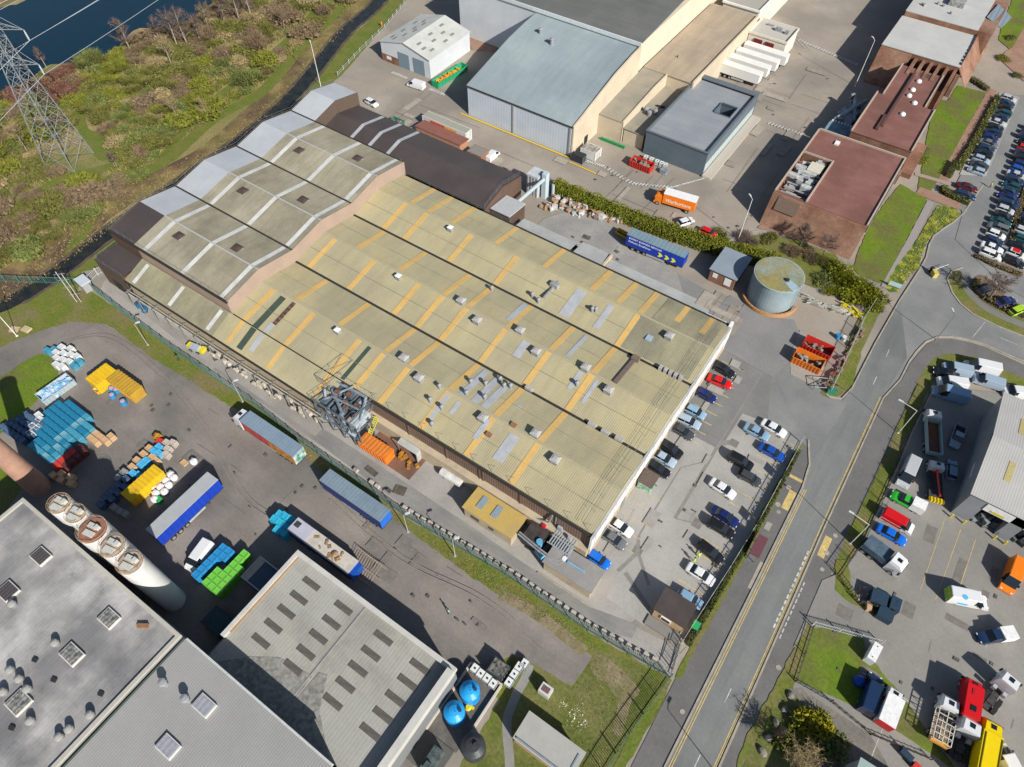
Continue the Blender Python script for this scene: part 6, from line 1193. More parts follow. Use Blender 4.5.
# boat-like open trailer of junk
T=trailer('open topped blue trailer filled with pale sacks and scrap beside the works roof',-47.4,18.75,0,12.6,curt_d,mat('pale_canvas',(.5,.47,.42),(.42,.38,.33),sc=.5,fine=.15),3.3,endm=mat('blue_rear_door',(.02,.12,.5)))
MB().box(5.6,7.0,-1.15,1.15,1.2,3.0).build('blue_nose',cpaint('blue'),T); MB().box(-6.2,-2.6,-1.2,1.2,3.31,3.36).build('pale_tarpaulin',mat('pale_violet_tarp',(.42,.42,.5),(.38,.38,.45),sc=.5,fine=.05),T)
rr=random.Random(6); mb=MB(); [mb.rbox(rr.uniform(-2.2,5),rr.uniform(-.8,.8),3.3,rr.uniform(.3,.9),rr.uniform(.2,.6),rr.uniform(.1,.3),rr.uniform(0,3)) for i in range(12)]; mb.lathe(2.6,.0,[(.6,3.3),(.5,3.5),(.1,3.7)],8); mb.build('scrap_load',mat('brown_scrap',(.2,.12,.06),(.35,.25,.15),sc=2,fine=.3),T); MB().rbox(-5.4,.3,3.37,.9,.9,.1).build('hatch',V_chas,T)
# white trailers in the north yard
for i,(px,py,lab) in enumerate([(770,57,'white box trailer furthest back in the group of four'),(758,62,'white box trailer, second from the back of the group of four'),(751,68,'white box trailer, third from the back of the group of four'),(743,73,'white box trailer nearest the dark metal shed')]):
    x,y=P(px,py,3.5); trailer(lab,-47.5+(-0.8*i),194.8-i*4.3,0,[12.5,12,12,12.5][i],mat('white_trailer_side',(.68,.68,.65),fine=.05),mat('white_trailer_roof',(.72,.72,.68),(.66,.66,.62),sc=.4,fine=.04),3.6)
# white van in yard SW
van('mid','white',(208,541),(188,568),'white van with litter on its roof beside the lime green crates')
# ------------------------------------------------------------------ CONTAINERS, SKIPS, STACKS, FURNITURE
def container(label,x,y,rz,c,L=6.1,W=2.44,H=2.6,name='shipping_container',roof=None,z=0):
    T=thing(name,label,'container',x,y,z,rz); mb=MB(); mb.box(-L/2+.06,L/2-.06,-W/2+.04,W/2-.04,.15,H-.1); mb.build('panel',c,T)
    mb=MB()
    for sx in (-1,1):
        for sy in (-1,1): mb.box(sx*(L/2-.08)-.08,sx*(L/2-.08)+.08,sy*(W/2-.08)-.08,sy*(W/2-.08)+.08,0,H)
    for sy in (-1,1): mb.box(-L/2+.16,L/2-.16,sy*(W/2-.06)-.06,sy*(W/2-.06)+.06,H-.14,H-.01)
    mb.build('frame',c,T); MB().box(-L/2+.16,L/2-.16,-W/2+.12,W/2-.12,H-.12,H-.05).build('roof',roof or c,T)
    mb=MB(); [mb.box(L/2-.05,L/2+.02,y_-.03,y_+.03,.2,H-.2) for y_ in (-.8,-.3,.3,.8)]; mb.build('door_bar',B_rail,T); return T
rbr=mat('dull_red_container',(.27,.11,.085),(.23,.1,.08),sc=.5,fine=.08,stripe=('x',.3),sdark=.15)
T=thing('brick_store','long dull red roofed store between the brown roof and the lettered white container','store',-98.2,113.6,0,0)
MB().box(-6.7,6.7,-1.6,1.6,0,2.5).build('wall',mat('orange_brick',(.4,.2,.12),fine=.15),T); MB().slab([(-7,-1.8,2.9),(7,-1.8,2.9),(7,1.9,2.6),(-7,1.9,2.6)],.15).build('roof',rbr,T)
T=container('white container with a red and yellow lettered panel on its side',-99.6,117.4,0,mat('pale_container_side',(.62,.62,.6),fine=.08,stripe=('x',.3),sdark=.1),13.6,2.5,3.0,roof=mat('green_grey_container_top',(.3,.3,.25),fine=.15))
MB().box(-4.2,.2,-1.28,-1.25,.5,2.6).build('red_panel',mat('red_sign_panel',(.6,.06,.03)),T); MB().box(.2,4,-1.28,-1.25,.5,2.6).build('yellow_panel',mat('amber_sign_panel',(.7,.35,.04)),T); text('Iceland',1.75,'lettering',wt,T,(-3.2,-1.3,.9),(PI/2,0,0),1.0)
container('short brown container with a grey top beside the small white van',-86.6,112.6,0,mat('brown_container',(.3,.15,.09),fine=.15,stripe=('x',.3),sdark=.15),4.2,3.2,2.9,roof=mat('grey_container_top',(.22,.21,.19),fine=.15))
def skip(label,x,y,rz,c,L=6.0,W=2.4,H=1.8,inner=None,load=None,name='skip',load_n=14,z=0,ribs=9,lid=False):
    T=thing(name,label,'skip',x,y,z,rz); mb=MB(); t=.1
    for s in (-1,1):
        mb.hexa([(-L/2+.15,s*(W/2-.2)-t/2,.15),(L/2-.15,s*(W/2-.2)-t/2,.15),(L/2-.15,s*(W/2-.2)+t/2,.15),(-L/2+.15,s*(W/2-.2)+t/2,.15)],[(-L/2,s*W/2-t/2,H),(L/2,s*W/2-t/2,H),(L/2,s*W/2+t/2,H),(-L/2,s*W/2+t/2,H)])
        mb.box(s*(L/2-.08)-t/2,s*(L/2-.08)+t/2,-W/2+.1,W/2-.1,.15,H)
    mb.build('side',c,T)
    mb=MB(); n=ribs
    for i in range(n):
        x_=-L/2+.3+(L-.6)*i/(n-1)
        for s in (-1,1): mb.hexa([(x_-.08,s*(W/2-.12)-.06,.15),(x_+.08,s*(W/2-.12)-.06,.15),(x_+.08,s*(W/2-.12)+.06,.15),(x_-.08,s*(W/2-.12)+.06,.15)],[(x_-.08,s*(W/2+.08)-.06,H),(x_+.08,s*(W/2+.08)-.06,H),(x_+.08,s*(W/2+.08)+.06,H),(x_-.08,s*(W/2+.08)+.06,H)])
    mb.build('rib',c,T); MB().box(-L/2+.1,L/2-.1,-W/2+.2,W/2-.2,.15,.3).build('floor',inner or mat('rusty_inside',(.2,.1,.06),(.1,.06,.05),sc=1,fine=.3),T)
    if lid: MB().box(-L/2+.02,L/2-.02,-W/2+.02,W/2-.02,H,H+.05).build('lid',c,T); mb=MB(); [mb.box(-L/2+.3+i*.72,-L/2+.52+i*.72,-W/2,W/2,H+.05,H+.11) for i in range(int((L-.5)/.72)+1)]; mb.build('lid_rib',lid,T)
    if load:
        rr=random.Random(int(abs(x*7+y*3))); mb=MB(); [mb.rbox(rr.uniform(-L/2+.6,L/2-.6),rr.uniform(-W/2+.5,W/2-.5),rr.uniform(.3,H-.6),rr.uniform(.5,1.6),rr.uniform(.3,.9),rr.uniform(.4,.9),rr.uniform(0,3)) for i in range(load_n)]; mb.build('load',load,T)
    return T
orp=mat('orange_skip_paint',(.72,.2,.02),(.6,.16,.02),sc=.7,r=.5,fine=.1); rdp=mat('red_skip_paint',(.55,.03,.02),(.45,.03,.02),sc=.7,r=.5,fine=.1); scrap=mat('mixed_scrap',(.3,.25,.2),(.1,.1,.1),sc=1.4,fine=.4)
skip('closed orange container with a ribbed top beside the dust filter tower',-52.9,37.1,0,orp,6.2,2.3,2.2,lid=mat('orange_brown_lid',(.5,.2,.05),(.35,.16,.06),sc=1,fine=.2))
skip('open orange skip nearest the road, on the pale pad by the tank',1.0,97.6,0,orp,5.5,2.8,1.9,load=mat('grey_rubble',(.35,.33,.3),(.1,.1,.1),sc=1,fine=.3),load_n=8)
skip('open red skip behind the orange one, on the pale pad by the tank',1.4,101.6,0,rdp,5.6,2.8,1.9,load=scrap,load_n=8)
skip('small bright red skip in front of the dark metal shed',-52.9,132.6,0,rdp,5.6,2.4,1.8,load=scrap)
T=skip('long green skip heaped with orange and yellow scrap along the white workshop wall',-114.2,137.6,PI/2-.08,mat('green_skip_paint',(.02,.3,.14),fine=.1),12,2.4,1.7,load=mat('orange_plastic_scrap',(.6,.2,.04),(.6,.42,.02),sc=.5,fine=.2),load_n=30)
skip('small dark green covered skip behind the silver roof',-111.5,112.2,0,mat('bottle_green',(.02,.16,.1),fine=.2),3.6,2.0,1.8,load=scrap,name='skip')
skip('small teal grey skip beside the dull red roofed store',-104.2-2.6,110.6,0,mat('teal_grey_paint',(.12,.2,.2),fine=.2),3.4,2.2,1.8,load=mat('grey_green_scrap',(.25,.32,.3),(.1,.1,.1),sc=1.4,fine=.3))
for x,y,m,lab in [(-110.0,111.4,(.3,.13,.07),'rusty brown bin between the green covered skip and teal skip'),(-108.6,110.6,(.12,.08,.07),'dark brown bin next to the teal grey skip')]:
    skip(lab,x,y,.1,mat('bin_%d'%int(-x),m,fine=.3),1.6,1.6,1.4,load=scrap,load_n=4,ribs=3,name='scrap_bin')
skip('shallow mustard yellow skip at the west end of the lettered blue trailer',-44.9,109.0,-.1,mat('mustard_skip',(.6,.4,.03),fine=.1),3.2,1.5,1.0,name='skip',ribs=4)
skip('pale blue skip full of blue and white bottles at the corner of the small lawn',-109.0,13.8,PI/2-.05,mat('pale_blue_skip',(.35,.42,.46),fine=.1),6.2,2.6,1.6,inner=mat('grey_inside',g(.3)),load=mat('blue_bottles',(.03,.3,.6),(.65,.7,.72),sc=1.2,fine=.2),load_n=40)
skip('large yellow skip set upright beside the curved road',-103.5,20.1,PI/2,mat('chrome_yellow_skip',(.7,.45,.01),(.62,.38,.02),sc=.6,fine=.08),4.4,3.0,2.6,lid=mat('chrome_yellow_skip',(.7,.45,.01)),inner=mat('yellow_inside',(.6,.4,.02),fine=.15))
skip('long mustard brown skip touching the large yellow one',-98.6,21.3,0,mat('mustard_brown_skip',(.45,.28,.03),(.38,.22,.03),sc=.6,fine=.1),6.8,2.6,2.6,lid=mat('mustard_brown_skip',(.45,.28,.03)),inner=mat('mustard_inside',(.4,.25,.04),(.3,.17,.05),sc=.7,fine=.2))
skip('long yellow skip half in shade between blue pallets and white sacks',-79.4,10.2,PI/2,mat('chrome_yellow_skip',(.7,.45,.01)),6.6,2.3,2.5,lid=mat('ochre_lid',(.6,.38,.02),fine=.15),inner=mat('ochre_inside',(.5,.3,.04),(.4,.22,.05),sc=.7,fine=.2))
T=container('open blue grey steel container partly shaded by the works parapet',-52.1,10.3,0,mat('blue_grey_container',(.12,.16,.2),fine=.1,stripe=('x',.3),sdark=.15),4.2,3.9,2.4,roof=mat('container_floor',(.06,.09,.13)))
MB().box(-2.1,-.9,-1.8,1.9,2.36,2.45).build('pale_load',mat('pale_load_boards',(.4,.36,.3),fine=.2),T); mb=MB(); mb.box(-2.15,2.15,1.8,1.98,2.4,2.6); mb.box(-2.15,2.15,-1.98,-1.8,2.4,2.6); mb.box(-2.15,-2.0,-1.8,1.8,2.4,2.6); mb.build('rim',mat('pale_steel_rim',(.42,.43,.43)),T)
container('dark open container against the foot of the works gutter',-52.4,1.9,0,mat('black_blue_container',(.03,.05,.07),fine=.1),3.9,3,2.0,roof=mat('dark_teal_floor',(.03,.06,.07),fine=.3))
# --- crate stacks: one thing per stack
def crate(label,c,l=1.15,w_=1.0,h=1.6,name='crate_stack',cat='crate stack',tiers=4,topm=None,group=None):
    T=thing(name,label,cat,0,0,0,0,group); mb=MB()
    hh=h/tiers
    for i in range(tiers): mb.box(-l/2,l/2,-w_/2,w_/2,i*hh+.03,(i+1)*hh-.02)
    mb.box(-l/2+.06,l/2-.06,-w_/2+.06,w_/2-.06,0.0,h-.04); mb.build('crate',c,T)
    mb=MB(); mb.box(-l/2,l/2,-w_/2,-w_/2+.09,h-.02,h+.05); mb.box(-l/2,l/2,w_/2-.09,w_/2,h-.02,h+.05); mb.box(-l/2,-l/2+.09,-w_/2+.09,w_/2-.09,h-.02,h+.05); mb.box(l/2-.09,l/2,-w_/2+.09,w_/2-.09,h-.02,h+.05); mb.build('rim',topm or c,T); return T
def plast(n,c,c2): return mat(n,c,c2,sc=1.6,r=.5,fine=.15)
cy=plast('cyan_blue_crate',(.012,.15,.28),(.025,.2,.33)); cyl_=plast('light_cyan_crate',(.04,.24,.36),(.08,.29,.4)); cyp=plast('pale_aqua_crate',(.17,.36,.43),(.1,.29,.38)); tn=plast('tan_box',(.55,.36,.2),(.48,.32,.19)); rd=plast('red_crate',(.55,.04,.03),(.45,.05,.04)); dkc=plast('dark_blue_drum_crate',(.03,.07,.15),(.1,.16,.24)); whc=plast('white_crate',(.62,.63,.62),(.5,.52,.54)); gn=plast('lime_green_crate',(.1,.42,.04),(.17,.5,.07)); bl2=plast('strong_blue_crate',(.02,.19,.46),(.03,.26,.52)); mbm=plast('maroon_crate',(.14,.03,.03),(.1,.04,.04)); gry=plast('grey_box',(.3,.3,.29),(.22,.22,.22))
def pset(protos,cells,seed=1):
    """protos: list of (T, used flag)"""
    rr=random.Random(seed)
    for k,x,y,rz in cells:
        pr=protos[k]
        if not pr[1]: pr[0].location=(x,y,0); pr[0].rotation_euler=(0,0,rz); pr[1]=True
        else: dup(pr[0],x,y,rz,0)
def inpoly(x,y,poly):
    c=False; j=len(poly)-1
    for i in range(len(poly)):
        if (poly[i][1]>y)!=(poly[j][1]>y) and x<(poly[j][0]-poly[i][0])*(y-poly[i][1])/(poly[j][1]-poly[i][1])+poly[i][0]: c=not c
        j=i
    return c
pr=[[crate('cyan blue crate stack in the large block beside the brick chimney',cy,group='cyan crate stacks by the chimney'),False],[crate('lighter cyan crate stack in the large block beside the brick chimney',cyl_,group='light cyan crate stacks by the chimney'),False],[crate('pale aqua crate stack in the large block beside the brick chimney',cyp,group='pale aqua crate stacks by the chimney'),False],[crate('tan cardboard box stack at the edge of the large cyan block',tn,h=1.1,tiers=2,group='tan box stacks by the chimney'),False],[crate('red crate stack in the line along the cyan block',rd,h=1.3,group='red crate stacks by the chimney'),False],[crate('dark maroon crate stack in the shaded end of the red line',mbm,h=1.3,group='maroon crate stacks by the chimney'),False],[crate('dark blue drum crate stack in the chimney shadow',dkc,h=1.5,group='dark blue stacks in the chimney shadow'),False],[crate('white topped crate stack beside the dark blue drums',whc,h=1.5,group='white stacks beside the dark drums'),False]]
ly=zz((0,330),4.515,[(295,322),(390,395),(398,412),(330,470),(280,520),(235,600),(160,560),(130,470),(185,405),(240,365)])
cells=[]; rr=random.Random(21)
for i in range(30):
    for j in range(30):
        x=-106.5+i*1.28; y=1+j*1.1
        fx,fy=x+0,y+0
        # block outline on the ground
        if inpoly(x,y,[(-106.6,9.2),(-104.8,13.4),(-98.3,13.1),(-97.9,12.6),(-96.0,12.4),(-95.6,10.2),(-96.4,8.6),(-95.4,4.6),(-97.2,3.6),(-101,3.6),(-102.6,5.5),(-104,8.4)]): cells.append(((0 if (x<-99 and y>6) else rr.choice([0,1,1,2])),x,y,rr.uniform(-.02,.02)))
        elif inpoly(x,y,[(-96,12),(-92.2,13.6),(-92.0,11.2),(-94.6,9.6),(-96,10.4)]): cells.append((3,x,y,rr.uniform(-.06,.06)))
for k in range(5): cells.append((4,-95.0+.0*k+.1,4.3+k*1.05,0)) if k<4 else cells.append((5,-94.6,8.6,0))
for k in range(4): cells.append((5,-93.6,4.6+k*1.1+.6,0))
for k,(x,y) in enumerate([(-93.9,3.2),(-93.0,4.1),(-92.1,3.4),(-91.2,4.6),(-90.2,3.9)]): cells.append((3,x,y-.3,.1*k))
for i in range(5):
    for j in range(4): cells.append((6,-109.0+i*1.25+j*.3,3.6+j*1.25+i*.1,rr.uniform(-.1,.1)))
for x,y in [(-105.2,8.2),(-103.9,7.0),(-105.0,6.7),(-104.0,5.6),(-106.2,8.6)]: cells.append((7,x,y,rr.uniform(-.1,.1)))
pset(pr,cells)
pr=[[crate('white wrapped pallet stack on the yard inside the curved road',whc,h=1.3,tiers=2,group='white pallet stacks inside the curved road'),False],[crate('blue and white pallet at the edge of the white pallets inside the curved road',cyl_,h=1.1,tiers=2,group='blue pallets inside the curved road'),False]]
pset(pr,[(1,-118.4,18.3,.2),(1,-117.6,19.2,.2),(0,-116.4,18.9,.1),(0,-116.7,20.3,.1),(0,-115.1,19.6,0),(0,-115.0,21.0,.1),(0,-113.7,20.2,0),(0,-113.9,18.6,.1),(0,-115.2,18.2,0),(0,-112.5,19.0,.1),(0,-113.9,17.2,.1),(0,-112.6,17.6,0),(0,-112.4,20.6,0),(1,-111.3,20.1,0),(1,-111.2,18.9,.1)])
T0=thing('drum','blue drum with a white red lid beside the yellow skips','drum',-101.1,19.6,0,0,'blue drums by the yellow skips'); MB().lathe(0,0,[(.55,0),(.58,.5),(.55,.95)],16).build('barrel',bl2,T0); MB().lathe(0,0,[(.4,.95),(.35,1.02)],14).build('lid',mat('white_red_lid',(.5,.3,.32),fine=.1),T0)
for x,y in [(-99.8,18.7),(-97.0,18.9),(-100.2,19.9)]: dup(T0,x,y)
skip('small yellow waste bin in front of the large yellow skip',-102.9,18.2,PI/2,mat('chrome_yellow_skip',(.7,.45,.01)),1.5,1.2,1.0,name='waste_bin',ribs=3,load=whc,load_n=3)
# line of pallets left of yellow skip
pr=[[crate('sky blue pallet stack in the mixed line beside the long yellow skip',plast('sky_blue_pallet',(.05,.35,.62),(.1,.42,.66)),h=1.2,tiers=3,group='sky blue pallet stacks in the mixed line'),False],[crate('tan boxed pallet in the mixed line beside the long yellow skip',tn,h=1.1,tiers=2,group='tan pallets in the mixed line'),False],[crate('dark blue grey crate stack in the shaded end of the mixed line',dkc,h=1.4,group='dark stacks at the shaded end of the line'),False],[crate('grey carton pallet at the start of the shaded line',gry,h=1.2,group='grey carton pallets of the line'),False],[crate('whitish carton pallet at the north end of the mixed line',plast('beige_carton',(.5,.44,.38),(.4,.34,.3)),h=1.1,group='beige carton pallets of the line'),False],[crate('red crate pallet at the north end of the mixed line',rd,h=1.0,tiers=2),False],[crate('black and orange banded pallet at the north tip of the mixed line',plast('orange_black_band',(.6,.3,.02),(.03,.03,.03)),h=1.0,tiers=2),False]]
pset(pr,[(0,-83.8,16.4,0),(0,-83.8,15.3,0),(0,-82.8,15.6,0),(1,-85,15.3,.1),(1,-84.9,14.0,0),(0,-83.4,13.4,0),(0,-83.4,12.4,0),(1,-84.8,12.6,.1),(1,-82.2,14.4,0),(1,-83.2,14.5,.1),(0,-83.2,10.6,0),(0,-82.2,10.9,0),(1,-84.4,11.3,0),(3,-84.6,9.9,.1),(3,-84.5,8.6,0),(2,-83.2,9.2,0),(2,-83.3,7.8,0),(2,-82.1,8.2,.1),(2,-83.2,6.5,0),(2,-82.1,6.9,0),(2,-83.1,5.2,0),(2,-82.0,5.6,0),(2,-82.6,4.0,.1),(4,-82.4,17,.2),(4,-83.5,17.7,.1),(4,-81.7,16.1,.2),(4,-82.6,18.3,.2),(5,-84.8,17.2,.2),(6,-86.0,17.6,.3),(3,-80.5,4.9,0),(3,-79.3,5.0,.1),(3,-78.1,5.2,0)])
# bulk bags
bgm=mat('white_bulk_bag',(.72,.7,.72),(.6,.58,.62),sc=2,r=.8,fine=.12)
B0=thing('bulk_bag','full white bulk bag in the row beside the long yellow skip','bulk bag',-78.2,14.1,0,0,'white bulk bags beside the yellow skip')
mb=MB(); mb.loft([[(s*math.cos(a)*(1 if True else 1),s*math.sin(a),z) for a in [PI/8+k*PI/4 for k in range(8)]] for s,z in ((.5,0),(.62,.25),(.64,.7),(.55,.98),(.25,1.08))]); mb.build('sack',bgm,B0,smooth=True)
mb=MB(); [mb.tube((sx*.4,sy*.4,.95),(sx*.25,sy*.25,1.25),.04,4) for sx in (-1,1) for sy in (-1,1)]; mb.build('lifting_loop',bgm,B0)
for x,y in [(-77.3,14.0),(-77.9,12.9),(-76.9,12.6),(-78.9,12.0),(-77.7,11.6),(-78.8,10.8),(-77.4,10.4),(-76.5,11.4),(-76.7,9.6)]: dup(B0,x,y,R.uniform(0,1))
dup(B0,-77.0,17.9,.3,0,'single white bulk bag alone on the yard above the blue trailer')['group']='lone bulk bag'
T=crate('small tan pallet lying by the lone bulk bag',tn,h=.3,tiers=1); T.location=(-78.4,16.9,0)
T=crate('small bright green crate below the white bulk bags',plast('grass_green_crate',(.03,.35,.1),(.04,.4,.12)),.9,.9,.9); T.location=(-76.0,9.9,0)
# green and blue crates near works
pr=[[crate('lime green crate stack in the bright block beside the works',gn,h=2.1,tiers=6,group='lime green crate stacks'),False],[crate('strong blue crate stack along the lime green block',bl2,h=2.0,tiers=6,group='strong blue crate stacks'),False]]
cs=[]
for j in range(6): cs.append((0,-57.9+.02*j,4.9+j*.02+j*.0+0,0)) if False else None
for i in range(3):
    for j in range(7):
        x=-58.0+i*1.2; y=4.9+j*1.05
        if (i==0 and j<3) or (i==1) or (i==2 and (j<5)): cs.append((0,x,y,0))
for i in range(2):
    for j in range(6):
        x=-60.3+i*1.2; y=4.8+j*1.05+i*.1
        if i==0 or j>3: cs.append((1,x,y,0))
cs=[c for c in cs if c]
pset(pr,cs)
pr=[[crate('cyan bundle of pipes ends stacked at the nose of the open topped trailer',plast('turquoise_crate',(.02,.33,.52),(.04,.4,.56)),1.2,1.1,2.0,tiers=5,group='turquoise crate stacks at the trailer nose'),False]]
pr[0][0]['label']='turquoise crate stack at the nose of the open topped trailer'
pset(pr,[(0,-57.3,17.9,.1),(0,-56.4,19.2,0),(0,-55.2,19.3,0),(0,-56.1,18,.1),(0,-55.0,18.1,0),(0,-55.6,16.9,.1),(0,-54.4,17.1,0),(0,-57.2,19.0,.1)])
T=thing('scrap_cage','rusty wire cage of tubes at the east end of the open topped trailer','cage',-40.6,20.2,0); mb=MB()
for i in range(12): mb.tube((-3+i*.45,-1.6,.05),(-3+i*.45,1.8,1.1),.035,4)
for y,z in ((-1.6,.05),(0,.55),(1.8,1.1)): mb.tube((-3,y,z),(3.2,y,z),.045,4)
for s in (-1.6,1.8): mb.tube((-3,s,.05),(3.2,s,1.2),.05,4); mb.tube((-3,s,1.2),(3.2,s,.05),.05,4)
mb.build('tube_frame',mat('tan_steel_tube',(.35,.28,.22),fine=.2),T)
# IBC containers
I0=thing('ibc_tote','white plastic tote in a wire cage on the row beside the blue tanks','tote',-18.0,17.9,0,0,'white totes beside the blue tanks')
MB().box(-.5,.5,-.55,.55,.15,1.1).build('bottle',mat('milky_tote_plastic',(.72,.74,.72),(.6,.63,.62),sc=2,r=.4,fine=.06),I0); MB().box(-.52,.52,-.57,.57,0,.15).build('pallet',mat('black_pallet',g(.05)),I0); MB().lathe(0,0,[(.16,1.1),(.14,1.18)],10).build('cap',mat('black_pallet',g(.05)),I0)
mb=MB(); 
for k in (-.5,-.17,.17,.5):
    for s in (-1,1): mb.box(k-.02,k+.02,s*.57-.02,s*.57+.02,.1,1.14); mb.box(s*.52-.02,s*.52+.02,k*1.1-.02,k*1.1+.02,.1,1.14)
for z in (.6,1.12): mb.box(-.54,.54,-.59,-.55,z,z+.04); mb.box(-.54,.54,.55,.59,z,z+.04); mb.box(-.54,-.5,-.55,.55,z,z+.04); mb.box(.5,.54,-.55,.55,z,z+.04)
mb.build('cage',B_rail,I0)
for x,y in [(-16.9,17.8),(-15.8,17.8),(-14.7,17.7)]: dup(I0,x,y)
for x,y in [(-13.0,19.1),(-13.0,20.4),(-13.0,21.6),(-12.6,22.4)]: dup(I0,x,y,0,0,'white tote in the short line beside the black container and path','totes beside the path')
for x in (-53.4,-51.9,-50.4,-49.2,-48.2): dup(I0,x,135.9,.1,0,'white tote against the wall of the dark metal shed','totes against the dark shed')
container('low black open container beside the white totes',-15.2,19.6,0,mat('black_container',(.03,.035,.04),fine=.2),2.6,2.3,2.0,roof=mat('black_container_floor',(.02,.025,.03),(.2,.19,.17),sc=2,fine=.2))
T=thing('hose_reel','bright yellow drum of hose on the floor of the tank bund','hose reel',*P(468,707,.5),0); MB().lathe(0,0,[(.45,0),(.5,.3),(.3,.7)],12).build('drum',mat('yellow_sign_paint',(.6,.5,.03)),T); MB().rbox(.5,.3,0,.5,.4,.4).build('pump',mat('yellow_sign_paint',(.6,.5,.03)),T)
T=crate('steel blue stillage on the dark shed side of the red skip',plast('steel_blue',(.15,.2,.25),(.3,.33,.35)),1.6,1.2,1.0,name='stillage',cat='stillage'); T.location=(-47.6,133.9,0)
for i,(x,y) in enumerate([(-62.4,139.4),(-58.6,137.3)]): pass
T=container('white chiller unit and dark tank at the foot of the cream gable',-65.2,129.6,0,mat('white_chiller',(.6,.6,.57),fine=.1),4.2,3.0,2.4,roof=mat('chiller_top',(.4,.38,.33),(.15,.14,.13),sc=1,fine=.2),name='chiller_unit'); T['category']='chiller'
container('squat black tank box beside the white chiller unit',-66.6,126.4,0,mat('black_container',(.03,.035,.04)),3.0,1.8,2.0,name='oil_tank')['category']='oil tank'
T=thing('low_barrier','green painted low barriers along the foot of the plant building','barrier',-66,137.0,0); mb=MB(); [mb.rbox(i*1.4,0,0,1.2,.5,.7,-.05) for i in range(5)]; mb.build('barrier_block',mat('green_barrier',(.03,.25,.08),fine=.15),T)
# galvanised silo / extraction at the north corner
T=thing('extraction_unit','galvanised extraction silo with a fat sloping duct at the corner of the brown roof','extraction plant',-67.2,110.6,0)
MB().box(-3,0,-1.6,1.6,0,5.6).build('filter_box',mat('galvanised_box',(.5,.53,.54),(.4,.43,.45),sc=.8,r=.4,fine=.08),T); mb=MB(); mb.box(.6,1.7,-.9,.5,0,6.6); mb.build('tower',mat('pale_blue_tower',(.42,.5,.54),fine=.06),T)
mb=MB(); mb.tube((1.1,-.2,5.2),(.6,-13.6,5.4),.42,12); mb.tube((2.6,1.0,0),(2.6,1.0,3.2),.35,10); mb.build('duct',mat('pale_blue_duct',(.36,.43,.46),fine=.08),T); mb=MB(); [mb.box(-2.8+i*.8,-2.5+i*.8,-1.7,-1.6,.2,5.2) for i in range(4)]; mb.build('stiffener',B_vent,T)
# heap of debris
rr=random.Random(33)
for k,(mm,n,lab) in enumerate([(mat('brown_card_waste',(.42,.27,.16),(.3,.2,.13),sc=1.2,fine=.3),60,'brown cardboard and timber waste heaped along the hedge'),(mat('pale_metal_waste',(.55,.55,.52),(.35,.36,.36),sc=1.2,fine=.3),46,'pale metal and plastic waste heaped along the hedge'),(mat('teal_red_waste',(.05,.22,.2),(.45,.08,.05),sc=.9,fine=.3),22,'teal and red plastic waste heaped along the hedge')]):
    mb=MB()
    for i in range(n):
        t=rr.random(); x=-64.4+t*19; y=112.6+.06*(x+64)-rr.random()*(6.2*(1-t)**.7+.6)+.6; mb.rbox(x,y,rr.uniform(0,.5),rr.uniform(.3,1.4),rr.uniform(.3,1.0),rr.uniform(.3,1.1),rr.uniform(0,3))
    tag(mb.build('waste_heap',mm),lab,'waste heap','waste heaps along the hedge',None)
T=thing('yellow_cage','yellow steel stillage cage among the waste by the hedge','cage',-50.6,113.2,0); mb=MB()
for z in (.1,.8): mb.path([(-2.6,-.5,z),(2.6,-.7,z),(2.6,.4,z),(-2.6,.6,z),(-2.6,-.5,z)],.08,4)
for i in range(7): mb.tube((-2.6+i*.87,-.55,.1),(-2.6+i*.87,-.55,.8),.07,4)
mb.build('frame',mat('yellow_sign_paint',(.6,.5,.03)),T)
# along the tank pad: timber/pallet clutter
for k,(a,b,n,mm,nm,lab) in enumerate([(P(806,300),P(862,318),46,mat('grey_pipe_waste',(.45,.44,.4),(.25,.24,.2),sc=1,fine=.3),'scrap_line','grey pipes and boards lying along the foot of the shrubs'),(P(862,330),P(828,388),24,mat('red_white_timber',(.22,.04,.025),(.25,.24,.22),sc=.8,fine=.3),'scrap_line','red and white rails stacked along the fence beside the skips'),(P(835,304),P(860,318),12,mat('yellow_sign_paint',(.6,.5,.03)),'scrap_line','yellow barrier pieces lying below the shrubs')]):
    mb=MB()
    for i in range(n):
        t=rr.random(); x=a[0]+(b[0]-a[0])*t+rr.uniform(-.9,.9)*(.7 if k==1 else 1); y=a[1]+(b[1]-a[1])*t+rr.uniform(-.8,.8); an=math.atan2(b[1]-a[1],b[0]-a[0])+rr.uniform(-.5,.5); mb.rbox(x,y,rr.uniform(0,.6),rr.uniform(.6,2.4),rr.uniform(.12,.4),rr.uniform(.15,.5),an)
    tag(mb.build(nm,mm),lab,'scrap line')
T=thing('drum','bright blue drum beside a white drum on the pale pad','drum',*P(837,338),0); MB().lathe(0,0,[(.45,0),(.45,1)],14).build('barrel',bl2,T)
T=thing('drum','white drum beside the bright blue drum on the pale pad','drum',*P(843,340),0); MB().lathe(0,0,[(.45,0),(.45,1)],14).build('barrel',whc,T)
